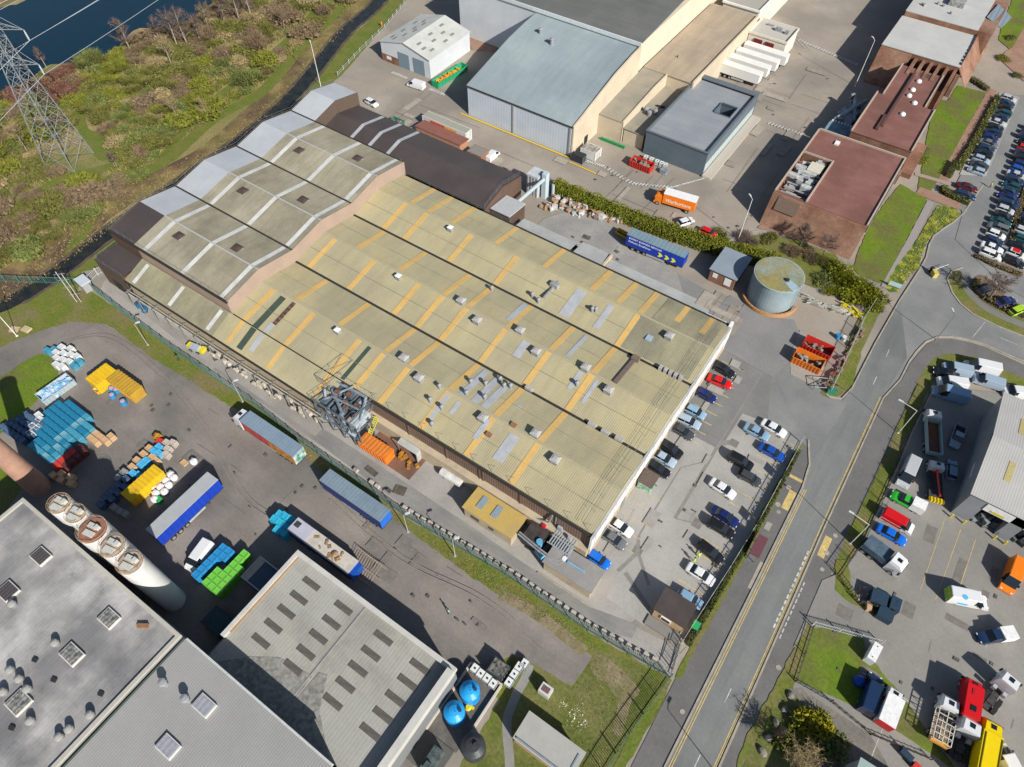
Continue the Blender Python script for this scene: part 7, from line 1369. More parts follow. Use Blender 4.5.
T=thing('steel_gate','green and white steel framed gate across the skip yard corner','gate',*P(822,386),0,.5); mb=MB(); mb.path([(-2.5,-1.5,1),(2.5,-1.5,1),(2.5,1.5,1),(-2.5,1.5,1),(-2.5,-1.5,1)],.09,4); mb.path([(-2.5,-1.5,1),(2.5,1.5,1)],.07,4); mb.path([(2.5,-1.5,1),(-2.5,1.5,1)],.07,4); [mb.tube((x,y,0),(x,y,1),.07,4) for x in (-2.5,2.5) for y in (-1.5,1.5)]; mb.build('frame',B_rail,T); T.scale=(.75,.75,1); MB().box(.6,2.9,-2.4,-1.7,0,1.2).build('green_panel',mat('bottle_green',(.02,.16,.1)),T)
# pile of misc by west yard
T=thing('plant_trolley','blue wrapped bundle on the concrete west of the factory','bundle',*P(143,306,.5),.0); rr=random.Random(9); mb=MB(); [mb.rbox(rr.uniform(-1.6,1.6),rr.uniform(-.8,.8),0,rr.uniform(.5,1.2),rr.uniform(.4,.8),rr.uniform(.5,1.1),rr.uniform(0,1)) for i in range(8)]; mb.build('wrapped_goods',plast('blue_wrap',(.03,.2,.4),(.03,.05,.08)),T)
T=thing('mini_loader','small yellow loader with a pale body by the pipe rack','loader',-96.0,34.6,0,.2); mb=MB(); mb.rbox(0,0,.4,1.9,1.2,.9); mb.build('body',plast('pale_blue_body',(.4,.45,.5),(.3,.35,.4)),T); MB().rbox(1.4,.2,.2,.8,1.3,.8).build('bucket',mat('yellow_sign_paint',(.6,.5,.03)),T); MB().rbox(-1.3,.1,.3,.9,1.1,.9).build('engine_cover',mat('yellow_sign_paint',(.6,.5,.03)),T); [wheel(T,x,y,.35) for x in (-.8,.8) for y in (-.65,.65)]
T=thing('equipment_kiosk','pale grey roofed equipment box at the west corner of the compound','kiosk',*P(84,283,1.5),0,-.1); T.scale=(.7,.75,1); MB().box(-1.9,1.9,-1.2,1.2,0,2.2).build('body',mat('grey_kiosk',g(.3),fine=.1),T); MB().box(-2.1,2.1,-1.4,1.4,2.2,2.4).build('roof',mat('pale_kiosk_roof',(.45,.5,.55),fine=.05),T)
T=thing('yellow_pump','small yellow pump on the slab in front of the white tank','pump',-42.5,41.0,0); MB().rbox(0,0,0,1.2,.6,.8,.4).build('body',mat('yellow_sign_paint',(.6,.5,.03)),T); mb=MB(); mb.tube((0,0,.6),(-.9,.4,1.0),.12,6); mb.build('hose',V_trim,T)
T=thing('timber_pallet','pale timber pallets lying on the verge beside the curved road','pallet',*P(27,330),0,.2); mb=MB(); mb.rbox(0,0,0,1.6,1.3,.4); mb.rbox(-2.2,-.9,0,1.6,1.3,.3,.3); mb.build('slats',mat('pale_timber',(.55,.45,.28),fine=.2,stripe=('x',.3),sdark=.4),T)
T=thing('tall_cabinet','white low cabinet on the depot lawn corner beside the slate blue van','cabinet',*zz((840,620),5.22,[(155,185)])[0],0,PI/2-.1); MB().box(-1.4,1.4,-.6,.6,0,1.9).build('body',mat('white_frame',g(.7)),T); mb=MB(); [mb.box(x-.06,x+.06,-.06,.06,1.9,1.98) for x in (-.9,.9)]; mb.build('roof_vent',B_dark,T)
T=thing('round_bin','round blue bin in shade on the depot lawn','bin',*zz((840,620),5.22,[(88,325)])[0],0); MB().lathe(0,0,[(.7,0),(.8,1.1),(.4,1.4)],16).build('body',mat('shiny_blue_bin',(.01,.06,.35),r=.3),T)
x,y=P(862,592,1); T=thing('scrap_compound','dark blue and black machinery piled behind the low depot fence','machinery',x+3,y-.5,0); T.scale=(.72,.72,.8); rr=random.Random(14); mb=MB(); mb.rbox(-1,1.2,0,3.2,3,2.2,.1); mb.rbox(1.2,-1.2,0,3,2.6,1.9,0); mb.rbox(2.2,1.8,0,2,3,2,.05); mb.build('dark_box',plast('dark_navy_box',(.015,.05,.1),(.03,.04,.05)),T); mb=MB(); [mb.rbox(rr.uniform(-4.6,-1.6),rr.uniform(-1.2,3),0,rr.uniform(.3,1.4),rr.uniform(.2,.6),rr.uniform(.2,.6),rr.uniform(0,3)) for i in range(18)]; mb.build('timber_scrap',mat('brown_timber_scrap',(.3,.16,.12),(.45,.38,.3),sc=1.2,fine=.3),T); MB().rbox(-1.9,-1.2,0,1.0,1.8,1.2,.3).build('tan_box',tn,T)
x,y=P(913,760,1); T=thing('scrap_bundle','red and blue scrap bundle on the grass at the bottom edge','scrap bundle',x,y,0,-.3); MB().rbox(-.8,0,0,1.6,.9,1.0).build('blue_part',plast('dark_navy_box',(.015,.05,.1),(.03,.04,.05)),T); MB().rbox(1.0,-.2,0,1.3,.9,1.0).build('red_part',rd,T)
T=thing('lane_building','pale green roofed building cut by the bottom edge beside the back lane','building',28.9,35.6,0,0); MB().box(0,16,-14,0,0,6).build('wall',mat('cabin_wall',g(.3)),T); MB().box(-.15,16.1,-14.1,.15,6,6.2).build('roof',mat('pale_green_cabin_roof',(.3,.38,.36),fine=.06,stripe=('y',.4),sdark=.1),T)
# bus shelter, boards, bins
x,y=P(759,546,2.4); T=thing('bus_shelter','maroon roofed bus shelter on the left footway of the road','bus shelter',x,y,0,PI/2); MB().box(-1.9,1.9,-.75,.75,2.35,2.5).build('roof',mat('maroon_roof',(.13,.05,.06),fine=.1),T); mb=MB(); [mb.box(a-.05,a+.05,b-.05,b+.05,0,2.35) for a in (-1.7,0,1.7) for b in (.6,)]; [mb.box(a-.05,a+.05,-.6,-.5,0,2.35) for a in (-1.7,1.7)]; mb.build('post',B_rail,T); MB().box(-1.7,1.7,.66,.7,.3,2.2).build('glass_panel',mat('smoked_panel',(.1,.1,.11),r=.2),T)
for i,(px,py,lab) in enumerate([(768,468,'dark notice board on posts by the fence, below the royal blue saloon'),(743,512,'dark notice board on posts by the fence, beside the navy saloon')]):
    x,y=P(px,py); T=thing('notice_board',lab,'notice board',x+2.6,y-1,0,PI/2); MB().box(-.8,.8,-.04,.04,1.2,2.4).build('board',mat('dark_board',(.04,.06,.06)),T); mb=MB(); [mb.box(a-.05,a+.05,-.05,.05,0,1.2) for a in (-.6,.6)]; mb.build('post',B_rail,T)
T=thing('wheelie_bin','green wheeled bin beside the gatehouse','bin',5.0,40.9,0); MB().rbox(0,0,.1,.9,1.1,1.1,0,1.1).build('body',mat('green_bin',(.02,.3,.1)),T); MB().rbox(0,0,1.2,1.05,1.3,.12).build('lid',mat('green_bin',(.02,.3,.1)),T)
# concrete blocks along the fence
cbm=mat('cast_concrete_block',(.46,.43,.37),(.36,.34,.3),sc=1.2,fine=.12)
C0=MB().rbox(0,0,0,.85,.62,.6,0,.9).build('concrete_block',cbm); tag(C0,'pale concrete block in the long line beside the green fence','concrete block','concrete blocks lining the fence')
pts=[(-53.5,32.3),(-41,31.6),(-22,32.6),(-7,32.6),(3.6,33.6)]
k=0; C0.location=(-53.5,32.3,0)
for i in range(4):
    a,b=pts[i],pts[i+1]; n=int(math.hypot(b[0]-a[0],b[1]-a[1])/1.25)
    for j in range(n):
        t=j/n
        if i==0 and R.random()<.35: continue
        o=C0.copy(); COL.objects.link(o); o.location=(a[0]+(b[0]-a[0])*t,a[1]+(b[1]-a[1])*t+R.uniform(-.06,.06),0); o.rotation_euler=(0,0,R.uniform(-.08,.08))
# ---- fences
F_g=mat('green_mesh_fence',(.06,.15,.13),(.09,.19,.17),sc=1,fine=.1); F_gl=mat('pale_palisade',(.4,.43,.42),fine=.1); F_d=mat('dark_fence',(.06,.06,.055))
def fence(label,pts,m,h=2.2,step=2.7,pale=.3,pr_=.045):
    T=thing('fence',label,'fence',pts[0][0],pts[0][1],0); ox,oy=pts[0]; mp=MB(); ml=MB(); mr=MB()
    for i in range(len(pts)-1):
        a=Vector((pts[i][0]-ox,pts[i][1]-oy,0)); b=Vector((pts[i+1][0]-ox,pts[i+1][1]-oy,0)); l=(b-a).length; n=max(1,int(l/step)); an=math.atan2((b-a).y,(b-a).x)
        for z in (.35,h-.25): c=(a+b)/2; mr.rbox(c.x,c.y,z,l,.06,.07,an)
        for k in range(n+1): p=a+(b-a)*k/n; mp.rbox(p.x,p.y,0,.12,.12,h+.1,an)
        if pale:
            q=int(l/pale)
            for k in range(q): p=a+(b-a)*(k+.5)/q; ml.rbox(p.x,p.y,.08,.06,.03,h-.1,an)
    mp.build('post',m,T); mr.build('rail',m,T)
    if pale: ml.build('mesh_panel',m,T)
    return T
fence('long green mesh fence between the works yard and the factory lane',[(-128.0,33.4),(-115,32.6),(-99.2,32),(-77.2,31.9),(-63.9,31.0),(-53.9,30.9),(-40.9,30.5),(-22.3,31.7),(-7.7,31.6),(5.2,32.6)],F_g)
fence('green fence running beside the public road at the bottom of the site',[(5.2,32.6),(3.6,20),(2.4,0),(1.5,-20)],F_g)
fence('pale palisade fence with planting behind the car park bays',[(5.0,33.8),(4.4,38),(5.5,52),(6.1,62),(6.4,80.4)],F_gl,1.8,2.5,.35)
fence('pale fence climbing the green bank at the west corner',[(-128.0,33.4),(-128.6,36.5),(-126.4,42)],F_gl,2.0,2,.3)
fence('green fence crossing the west verge toward the ditch',[(-128.2,33.4),(-140,26),(-150,20)],F_g,2.0,2.7,.4)
fence('grey palisade fence behind the skip yard beside the verge',[P(829,394),P(845,360),P(862,322),P(872,306)],F_gl,2.2,2.5,.3)
fence('dark fence along the upper end of the car park verge',[P(800,440),P(800,436)],F_d) if False else None
fence('grey post and wire fence along the white workshop road',[P(338,76),P(360,52),P(385,28),P(408,0),P(440,-40)],F_gl,1.2,3,0)
fence('dark green fence round the depot along the road footway',[(22.0,104),(21.5,92),(21.4,80),(21.1,68),(19.9,60.6)],F_d,2.0,2.7,.6)
fence('dark low fence round the depot machinery compound',[(19.9,60.6),P(858,604),P(888,614),P(893,606)],F_d,1.6,2,.4)
fence('pale gate fence swung open at the depot entrance',[P(812,625),P(838,632),P(880,644)],F_gl,1.6,2,.3)
fence('thin dark fence round the depot lawn',[P(812,628),P(795,682),P(830,702),P(870,735),P(930,760)],F_d,1.2,3,.8)
T=thing('site_gate','dark steel gate at the foot of the car park','gate',4.6,35.2,0); mb=MB(); mb.rbox(0,0,.3,.08,4.4,.08,.2); mb.rbox(0,0,1.6,.08,4.4,.08,.2); [mb.rbox(-.43+.1*k,-2+k*.44,.3,.05,.05,1.4,.2) for k in range(10)]; mb.build('frame',F_d,T)
# ---- street lamps and masts
def lamp(label,x,y,h=7.5,arm=1.4,az=0,name='street_lamp',m=None,group=None):
    T=thing(name,label,'street lamp',x,y,0,az,group); m=m or B_rail; mb=MB(); mb.tube((0,0,0),(0,0,h),.085,8,.05); mb.build('column',m,T)
    mb=MB(); mb.tube((0,0,h),(arm,0,h+.25),.05,6); mb.build('arm',m,T); MB().rbox(arm+.3,0,h+.2,.8,.3,.14).build('lamp_head',mat('pale_lamp_head',(.5,.52,.52)),T); MB().lathe(0,0,[(.25,0),(.2,.1)],8).build('base_plate',m,T); return T
x,y=P(898,433); lamp('street lamp on the depot side verge by the upper bend, arm over the footway',x,y,7,2.6,PI*.97,m=mat('pale_column',(.6,.6,.55)))
x,y=P(850.5,543.5); lamp('street lamp on the depot side verge beside the red roofed van',x,y,7,2.6,PI*.97,m=mat('pale_column',(.6,.6,.55)))
x,y=P(712,760); 
tp=P(672,715); lamp('street lamp beyond the bottom edge whose long shadow crosses the road',tp[0]+10.3,tp[1]-3.95,8.2,.8,PI*.5)
for px,py,h,lab in [(855,86,12.5,'tall white floodlight mast beside the chiller plant'),(738,240,11,'tall white floodlight mast at the end of the clipped hedge'),(321,87,11.7,'tall white floodlight mast on the bank behind the silver roof'),(17,336,7.5,'thin white lamp column on the verge at the left edge')]:
    x,y=P(px,py); T=lamp(lab,x,y,h,.8,2.5,'floodlight_mast',mat('white_column',(.75,.75,.72))); T['category']='floodlight mast'
for px,py,lab in [(148,345,'thin lamp column on the verge beside the curved road'),(318+90,384+148,'white lamp column on the grass strip beside the long trailer'),(455,556,'thin lamp column on the bare verge near the yellow roofed house'),(243,402,'lamp column beside the white lorry cab')]:
    x,y=P(px,py); lamp(lab,x,y,6.0,.4,1.0,m=mat('grey_column',(.35,.35,.33)))
x,y=P(958,394); lamp('lamp column at the corner of the office entrance',P(936,340)[0],P(936,340)[1],7,1,2.2)
# utility pole on green bank (leaning)
T=thing('telegraph_pole','pale double pole with cross pieces on the green bank by the west corner','pole',*P(77,302),0); mb=MB(); mb.tube((0,0,0),(-.5,.2,8.0),.08,6); mb.tube((.7,.5,0),(.2,.7,7.6),.07,6); mb.build('column',mat('pale_pole',(.45,.45,.42)),T); mb=MB(); [mb.tube((-.6,-.4,z),(.8,1.1,z),.06,5) for z in (2,4,6,7.6)]; mb.build('crossarm',B_rail,T)
# ---- electricity pylon
x,y=P(70,160); PY=thing('electricity_pylon','tall grey lattice pylon in the scrub at the top left','pylon',x,y,0,.35)
PM=mat('galvanised_lattice',(.24,.26,.27),(.17,.19,.2),sc=.8,r=.5,fine=.1)
PHT=44.0
def pw(z): return 3.0*(1-z/30)+.85 if z<25 else 1.35-(z-25)*.03
lv=[0,4.6,8.8,12.6,16,19.2,22,24.6,27,29.2,31.4,33.6,35.8,38,40.2,42.4,44]
mb=MB(); me_=MB()
for i in range(len(lv)-1):
    a,b=lv[i],lv[i+1]; wa,wb=pw(a),pw(b); ca=[(-wa,-wa,a),(wa,-wa,a),(wa,wa,a),(-wa,wa,a)]; cb_=[(-wb,-wb,b),(wb,-wb,b),(wb,wb,b),(-wb,wb,b)]
    for k in range(4):
        k2=(k+1)%4; mb.tube(ca[k],cb_[k],.12,4); me_.tube(ca[k],cb_[k2],.05,4); me_.tube(ca[k2],cb_[k],.05,4); me_.tube(cb_[k],cb_[k2],.05,4)
        if i<5:
            m1=tuple((ca[k][q]+cb_[k][q])/2 for q in range(3)); m2=tuple((ca[k][q]+ca[k2][q]+cb_[k][q]+cb_[k2][q])/4 for q in range(3)); m3=tuple((ca[k2][q]+cb_[k2][q])/2 for q in range(3)); me_.tube(m1,m2,.035,4); me_.tube(m2,m3,.035,4)
mb.build('leg_member',PM,PY); me_.build('lattice_bracing',PM,PY)
for z,l in ((24.6,7.0),(32,8.2),(39,6.0)):
    for s in (-1,1):
        a=MB(); w0=pw(z)
        for yy in (-w0,w0): a.tube((s*w0,yy,z),(s*l,0,z+.3),.09,4); a.tube((s*w0,yy,z+2.2),(s*l,0,z+.3),.07,4)
        for q in (.3,.6): a.tube((s*(w0+(l-w0)*q),-w0*(1-q),z+.1),(s*(w0+(l-w0)*q),w0*(1-q),z+.1),.05,4); a.tube((s*(w0+(l-w0)*q),-w0*(1-q),z+.1),(s*w0,w0,z+1),.05,4)
        o=a.build('cross_arm',PM,PY); b=MB(); b.tube((s*l,0,z+.2),(s*l,0,z-1.9),.12,6); [b.lathe(s*l,0,[(.2,z-.4-j*.35),(.2,z-.3-j*.35)],8) for j in range(4)]; b.build('insulator',mat('grey_insulator',(.45,.47,.48)),o)
# power lines: along pylon local y both directions
c,s_=math.cos(.35),math.sin(.35); n=0
LM=mat('aluminium_conductor',(.34,.38,.42),r=.5,fine=0)
LD=[]
for z,l,lab in ((24.6,7.0,'lowest'),(32,8.2,'middle'),(39,6.0,'upper')):
    for sd in (-1,1):
        px_,py_=x+sd*l*c,y+sd*l*s_; mb=MB()
        for dr in (-1,1):
            pts=[]
            for k in range(13):
                t=k/12; dd=dr*t*190; zz_=z-1.9-9*4*(t*.5)*(1-t*.5)*1.0; pts.append((px_-s_*dd,py_+c*dd,zz_))
            mb.path(pts,.055,4)
        tag(mb.build('power_line',LM),f'{lab} power line on the {"west" if sd<0 else "east"} arms of the lattice pylon','power line','power lines on the pylon')
# ---- people
def person(label,px,py,az,top,trouser,arms='down',step=.15):
    x,y=P(px,py); T=thing('person',label,'person',x,y,0,az)
    import bmesh
    V=[(0,0,.92),(0,0,1.15),(0,0,1.4),(0,0,1.52),(0,0,1.68),(.0,.1,.88),(step,.11,.48),(step*.9,.11,.08),(step*.9+.16,.12,.04),(0,-.1,.88),(-step*.6,-.11,.48),(-step*1.2,-.11,.08),(-step*1.2+.16,-.12,.04),(0,.2,1.4),(.05,.27,1.12),(.2,.22,.95),(0,-.2,1.4),(.05,-.27,1.12),(.22,-.2,.98)]
    E=[(0,1),(1,2),(2,3),(3,4),(0,5),(5,6),(6,7),(7,8),(0,9),(9,10),(10,11),(11,12),(2,13),(13,14),(14,15),(2,16),(16,17),(17,18)]
    RD_=[.15,.15,.16,.06,.11,.1,.07,.05,.045,.1,.07,.05,.045,.07,.05,.04,.07,.05,.04]
    me=bpy.data.meshes.new('body'); me.from_pydata(V,E,[]); o=bpy.data.objects.new('body',me); COL.objects.link(o); sk_=o.modifiers.new('s','SKIN'); ss=o.modifiers.new('u','SUBSURF'); ss.levels=1; ss.render_levels=1
    for i,v in enumerate(me.skin_vertices[0].data): v.radius=(RD_[i],)*2; v.use_root=(i==0)
    dg=bpy.context.evaluated_depsgraph_get(); m2=bpy.data.meshes.new_from_object(o.evaluated_get(dg)); bpy.data.objects.remove(o)
    m2.materials.clear(); m2.materials.append(mat('skin_tone',(.45,.26,.18))); m2.materials.append(top); m2.materials.append(trouser)
    for p in m2.polygons:
        z=sum(m2.vertices[i].co.z for i in p.vertices)/len(p.vertices); yy=abs(sum(m2.vertices[i].co.y for i in p.vertices)/len(p.vertices)); p.material_index=2 if (z<.92 and yy<.2) else (1 if .95<z<1.5 else 0)
        if z<.12: p.material_index=2
    b=bpy.data.objects.new('body',m2); COL.objects.link(b); b.parent=T
    MB().lathe(0,0,[(.05,1.64),(.12,1.7),(.12,1.78),(.04,1.84)],10).build('hair',mat('dark_hair',(.03,.02,.015)),T); return T
hv=mat('hi_vis_yellow',(.6,.8,.03)); nv=mat('navy_trousers',(.02,.025,.05))
person('person in a yellow high visibility jacket nearest the white saloon in the car park',693,562,.5,hv,hv); person('person in yellow jacket and trousers, the further of the two in the car park',698,557,2.4,hv,hv)
person('person in a pale teal top walking alone across the works yard',449,613,1.0,mat('pale_teal_top',(.25,.6,.55)),nv); person('person in a yellow jacket crossing the office car park lane',989,188,.3,hv,nv)
person('person in dark clothes near the pipe rack on the factory lane',179,361,.3,mat('dark_green_top',(.03,.12,.08)),nv)
person('person in an orange jacket on the green bank by the workshop road',382,27,.3,mat('orange_jacket',(.8,.2,.05)),mat('orange_jacket',(.8,.2,.05)))
T=thing('traffic_barrier','small yellow and black barrier machine at the office car park entrance','barrier',*P(933,276),0,.6); MB().rbox(0,0,0,.9,1.4,1.3).build('cabinet',mat('dull_yellow',(.5,.42,.12),fine=.1),T); mb=MB(); mb.tube((0,.8,1.0),(3.6,2.4,1.0),.05,4); mb.build('arm',mat('white_frame',g(.7)),T); MB().rbox(-.3,1.1,0,.5,.5,1.5).build('post',B_dark,T)
T=thing('office_sign','pale blue sign board on the flower bed by the road','sign',*P(893,288),0,.1); MB().box(-1.2,1.2,-.06,.06,.5,1.5).build('board',mat('pale_blue_board',(.4,.55,.58)),T); mb=MB(); [mb.box(a-.05,a+.05,-.04,.04,0,.5) for a in (-1,1)]; mb.build('post',B_rail,T)
mbk=None
for i,(px,py,s) in enumerate([(745,741,1.0),(786,730,1.2),(776,711,1.1),(782,697,1.0),(793,699,.9),(762,752,1.0),(770,724,.9)]):
    x,y=P(px,py-35+0); 
for i,(px,py,s,lab) in enumerate([(790,696,.8,'pale boulder at the top of the row beside the bright yellow shrub'),(784,710,.8,'pale boulder, second down beside the bright yellow shrub'),(775,723,.8,'brownish boulder left of the bright yellow shrub'),(768,738,.8,'grey boulder beside the bare tree at the bottom'),(762,752,.9,'pale square boulder near the bottom edge by the footway')]):
    x,y=P(px,py); rr=random.Random(i); mb=MB(); mb.loft([[(s*f*math.cos(a)*(1+rr.uniform(-.15,.15)),s*f*math.sin(a)*.8*(1+rr.uniform(-.15,.15)),z*s) for a in [k*PI/4 for k in range(8)]] for f,z in ((.6,0),(.75,.35),(.55,.75),(.2,.85))]); tag(mb.build('boulder',mat('worn_boulder',(.25,.23,.2),(.16,.15,.13),sc=1,fine=.2),None,(x,y,0),rr.uniform(0,3)),lab,'boulder')
# ------------------------------------------------------------------ VEGETATION
def leafmat(name,c,c2,sc=.8): return mat(name,c,c2,sc=sc,r=.85,fine=.35,spec=.15)
L_olive=leafmat('olive_twig_leaf',(.17,.16,.045),(.1,.11,.025)); L_brown=leafmat('brown_twig',(.22,.16,.095),(.15,.11,.07)); L_green=leafmat('dull_green_leaf',(.12,.15,.04),(.16,.17,.055)); L_yel=leafmat('yellow_green_leaf',(.2,.2,.03),(.13,.15,.025)); L_mar=leafmat('maroon_twig',(.15,.07,.05),(.18,.1,.07)); L_straw=leafmat('straw_twig',(.34,.27,.14),(.26,.2,.1)); L_hedge=leafmat('clipped_hedge_leaf',(.2,.21,.014),(.12,.14,.01)); L_dark=leafmat('dark_hedge_leaf',(.045,.06,.015),(.07,.075,.025)); L_forsy=leafmat('forsythia_yellow',(.36,.31,.01),(.15,.16,.02),1.0); L_bark=leafmat('pale_bark',(.34,.3,.25),(.22,.19,.15)); L_barkd=leafmat('grey_brown_bark',(.16,.12,.085),(.22,.17,.12)); L_purp=leafmat('purplish_twig',(.17,.12,.1),(.12,.09,.075))
def quad(mb,p,s,rr,elong=1.0,up=.0):
    a=Vector((rr.gauss(0,1),rr.gauss(0,1),rr.gauss(0,1)+up)); a.normalize(); b=a.cross(Vector((rr.gauss(0,1),rr.gauss(0,1),rr.gauss(0,1)))); b.normalize(); a*=s*elong; b*=s
    mb.face([p+a,p+b,p-a,p-b])
def bushmesh(seed,n=900,s=.13,twig=.4,lobes=6,flat=.7):
    rr=random.Random(seed); mb=MB(); ls=[(rr.uniform(-.55,.55),rr.uniform(-.55,.55),rr.uniform(.25,.6)*flat,rr.uniform(.3,.55)) for _ in range(lobes)]+[(0,0,.4*flat,.65)]
    for i in range(n):
        lx,ly,lz,lr=rr.choice(ls); d=Vector((rr.gauss(0,1),rr.gauss(0,1),abs(rr.gauss(0,1))*.9)); d.normalize(); q=lr*(rr.random()**.35); p=Vector((lx,ly,lz))+Vector((d.x*q,d.y*q,d.z*q*flat)); p.z=max(.03,p.z)
        if rr.random()<twig:
            e=p+d*rr.uniform(.15,.32)+Vector((0,0,.12)); w_=Vector((rr.gauss(0,1),rr.gauss(0,1),0)).normalized()*.016; mb.face([p-w_,p+w_,e])
            mb.face([p-w_.cross(Vector((0,0,1))),p+w_.cross(Vector((0,0,1))),e])
        else: quad(mb,p,s*rr.uniform(.4,1)*.5,rr,1.3)
    me=mb.mesh('shrub'); return me
SH=[bushmesh(1,1100,.16,.25),bushmesh(2,1300,.15,.6),bushmesh(3,1000,.2,.15,8),bushmesh(4,1200,.12,.8,5,.9),bushmesh(5,1100,.15,.4,9,.6)]
SM={}
def shrub(label,x,y,r,h,m,k,group=None,name='shrub',cat='shrub',rz=None):
    key=(k,m.name)
    if key not in SM: me=SH[k].copy(); me.materials.clear(); me.materials.append(m); SM[key]=me
    o=bpy.data.objects.new(name,SM[key]); COL.objects.link(o); o.location=(x,y,0); o.rotation_euler=(0,0,R.uniform(0,6.28) if rz is None else rz); o.scale=(r,r,h); return tag(o,label,cat,group)
def treemesh(seed,h=1.0,n=240,spread=.4,fine=900):
    rr=random.Random(seed); tr=MB(); cr=MB(); tr.tube((0,0,0),(.02,.01,h*.55),.022,6,.014); tr.tube((.02,.01,h*.55),(.0,.03,h*.9),.014,5,.005)
    tips=[]
    for i in range(22):
        z=h*rr.uniform(.22,.85); a=rr.uniform(0,6.28); l=spread*rr.uniform(.5,1)*(1.15-z/h*.75); e=Vector((math.cos(a)*l,math.sin(a)*l,z+l*rr.uniform(.45,.95))); tr.tube((.01,.01,z),e,.005,4,.002); tips.append((Vector((.01,.01,z)),e))
    for i in range(fine):
        a,b=rr.choice(tips); t=rr.uniform(.25,1); p=a+(b-a)*t; d=Vector((rr.gauss(0,1),rr.gauss(0,1),rr.gauss(.6,.7))).normalized(); e=p+d*rr.uniform(.05,.15); w_=Vector((rr.gauss(0,1),rr.gauss(0,1),.0)).normalized()*.0038
        cr.face([p-w_,p+w_,e]); cr.face([p-Vector((-w_.y,w_.x,0)),p+Vector((-w_.y,w_.x,0)),e])
        if i%3==0:
            for q in range(2):
                d2=(d+Vector((rr.gauss(0,.6),rr.gauss(0,.6),rr.gauss(0,.6)))).normalized(); e2=e-d*.03+d2*rr.uniform(.04,.09); cr.face([e-d*.03-w_*.7,e-d*.03+w_*.7,e2])
    return tr.mesh('trunk'),cr.mesh('crown')
TM=[treemesh(1),treemesh(2,1,240,.5),treemesh(3,1,240,.32)]
TMM={}
def tree(label,px,py,h,k=0,bm=None,cm=None,group=None,xy=None,wide=1.0,name='bare_tree'):
    x,y=xy or P(px,py); T=thing(name,label,'tree',x,y,0,R.uniform(0,6.28),group); T.scale=(h*wide,h*wide,h)
    for nm,i,m in (('trunk',0,bm or L_bark),('crown',1,cm or L_purp)):
        key=(k,i,m.name)
        if key not in TMM: me=TM[k][i].copy(); me.materials.append(m); TMM[key]=me
        o=bpy.data.objects.new(nm,TMM[key]); COL.objects.link(o); o.parent=T
    return T
# thicket
scr=[(-40,112),(25,88),(75,68),(108,62),(138,34),(175,34),(213,8),(235,-30),(400,-30),(350,8),(305,48),(262,84),(215,112),(165,158),(120,195),(90,222),(40,248),(0,270),(-40,292)]
clr=[(70,108),(88,106),(104,130),(120,150),(112,166),(60,176),(40,168),(40,140),(66,140)]
def segd(px,py,a,b):
    ax,ay=a; bx,by=b; t=max(0,min(1,((px-ax)*(bx-ax)+(py-ay)*(by-ay))/((bx-ax)**2+(by-ay)**2))); return math.hypot(px-ax-t*(bx-ax),py-ay-t*(by-ay))
pths=[((160,162),(200,112)),((200,112),(250,72)),((250,72),(300,28)),((300,28),(345,-20)),((160,165),(110,180)),((160,165),(215,118)),((215,118),(262,92)),((262,92),(340,10)),((0,208),(60,182)),((60,182),(110,168))]
rr=random.Random(77); pts=[]; tries=0
KL={'olive':(L_olive,'olive green shrub in the thicket between the lake and the ditch'),'brown':(L_brown,'brown leafless shrub in the thicket between the lake and the ditch'),'green':(L_green,'dull green shrub in the thicket between the lake and the ditch'),'yellow':(L_yel,'yellow green shrub in the thicket between the lake and the ditch'),'maroon':(L_mar,'maroon twigged shrub near the lake shore behind the pylon'),'straw':(L_straw,'straw coloured shrub in the thicket between the lake and the ditch')}
while len(pts)<330 and tries<9000:
    tries+=1; px,py=rr.uniform(-20,390),rr.uniform(-25,285)
    if not inpoly(px,py,scr) or inpoly(px,py,clr): continue
    if min(segd(px,py,*q) for q in pths)<6.5: continue
    x,y=P(px,py); r=rr.uniform(1.6,3.9)
    if any((x-a)**2+(y-b)**2<(.62*(r+c))**2 for a,b,c in pts): continue
    pts.append((x,y,r)); r*=rr.choice([.75,1,1,1.15])
    if px<85 and 66<py<104: k=rr.choice(['maroon','maroon','yellow','brown'])
    elif px<120 and py<110: k=rr.choice(['yellow','yellow','olive','green'])
    elif px>185 and py>65 and py<130: k=rr.choice(['green','green','olive','brown','yellow'])
    elif py>185: k=rr.choice(['brown','olive','olive','green','brown','straw'])
    elif py<60: k=rr.choice(['brown','brown','olive','straw','brown'])
    else: k=rr.choice(['olive','olive','brown','green','yellow','straw'])
    shrub(KL[k][1],x,y,r*1.25,r*rr.uniform(.5,1.0),KL[k][0],rr.randrange(5),k+' shrubs of the thicket')
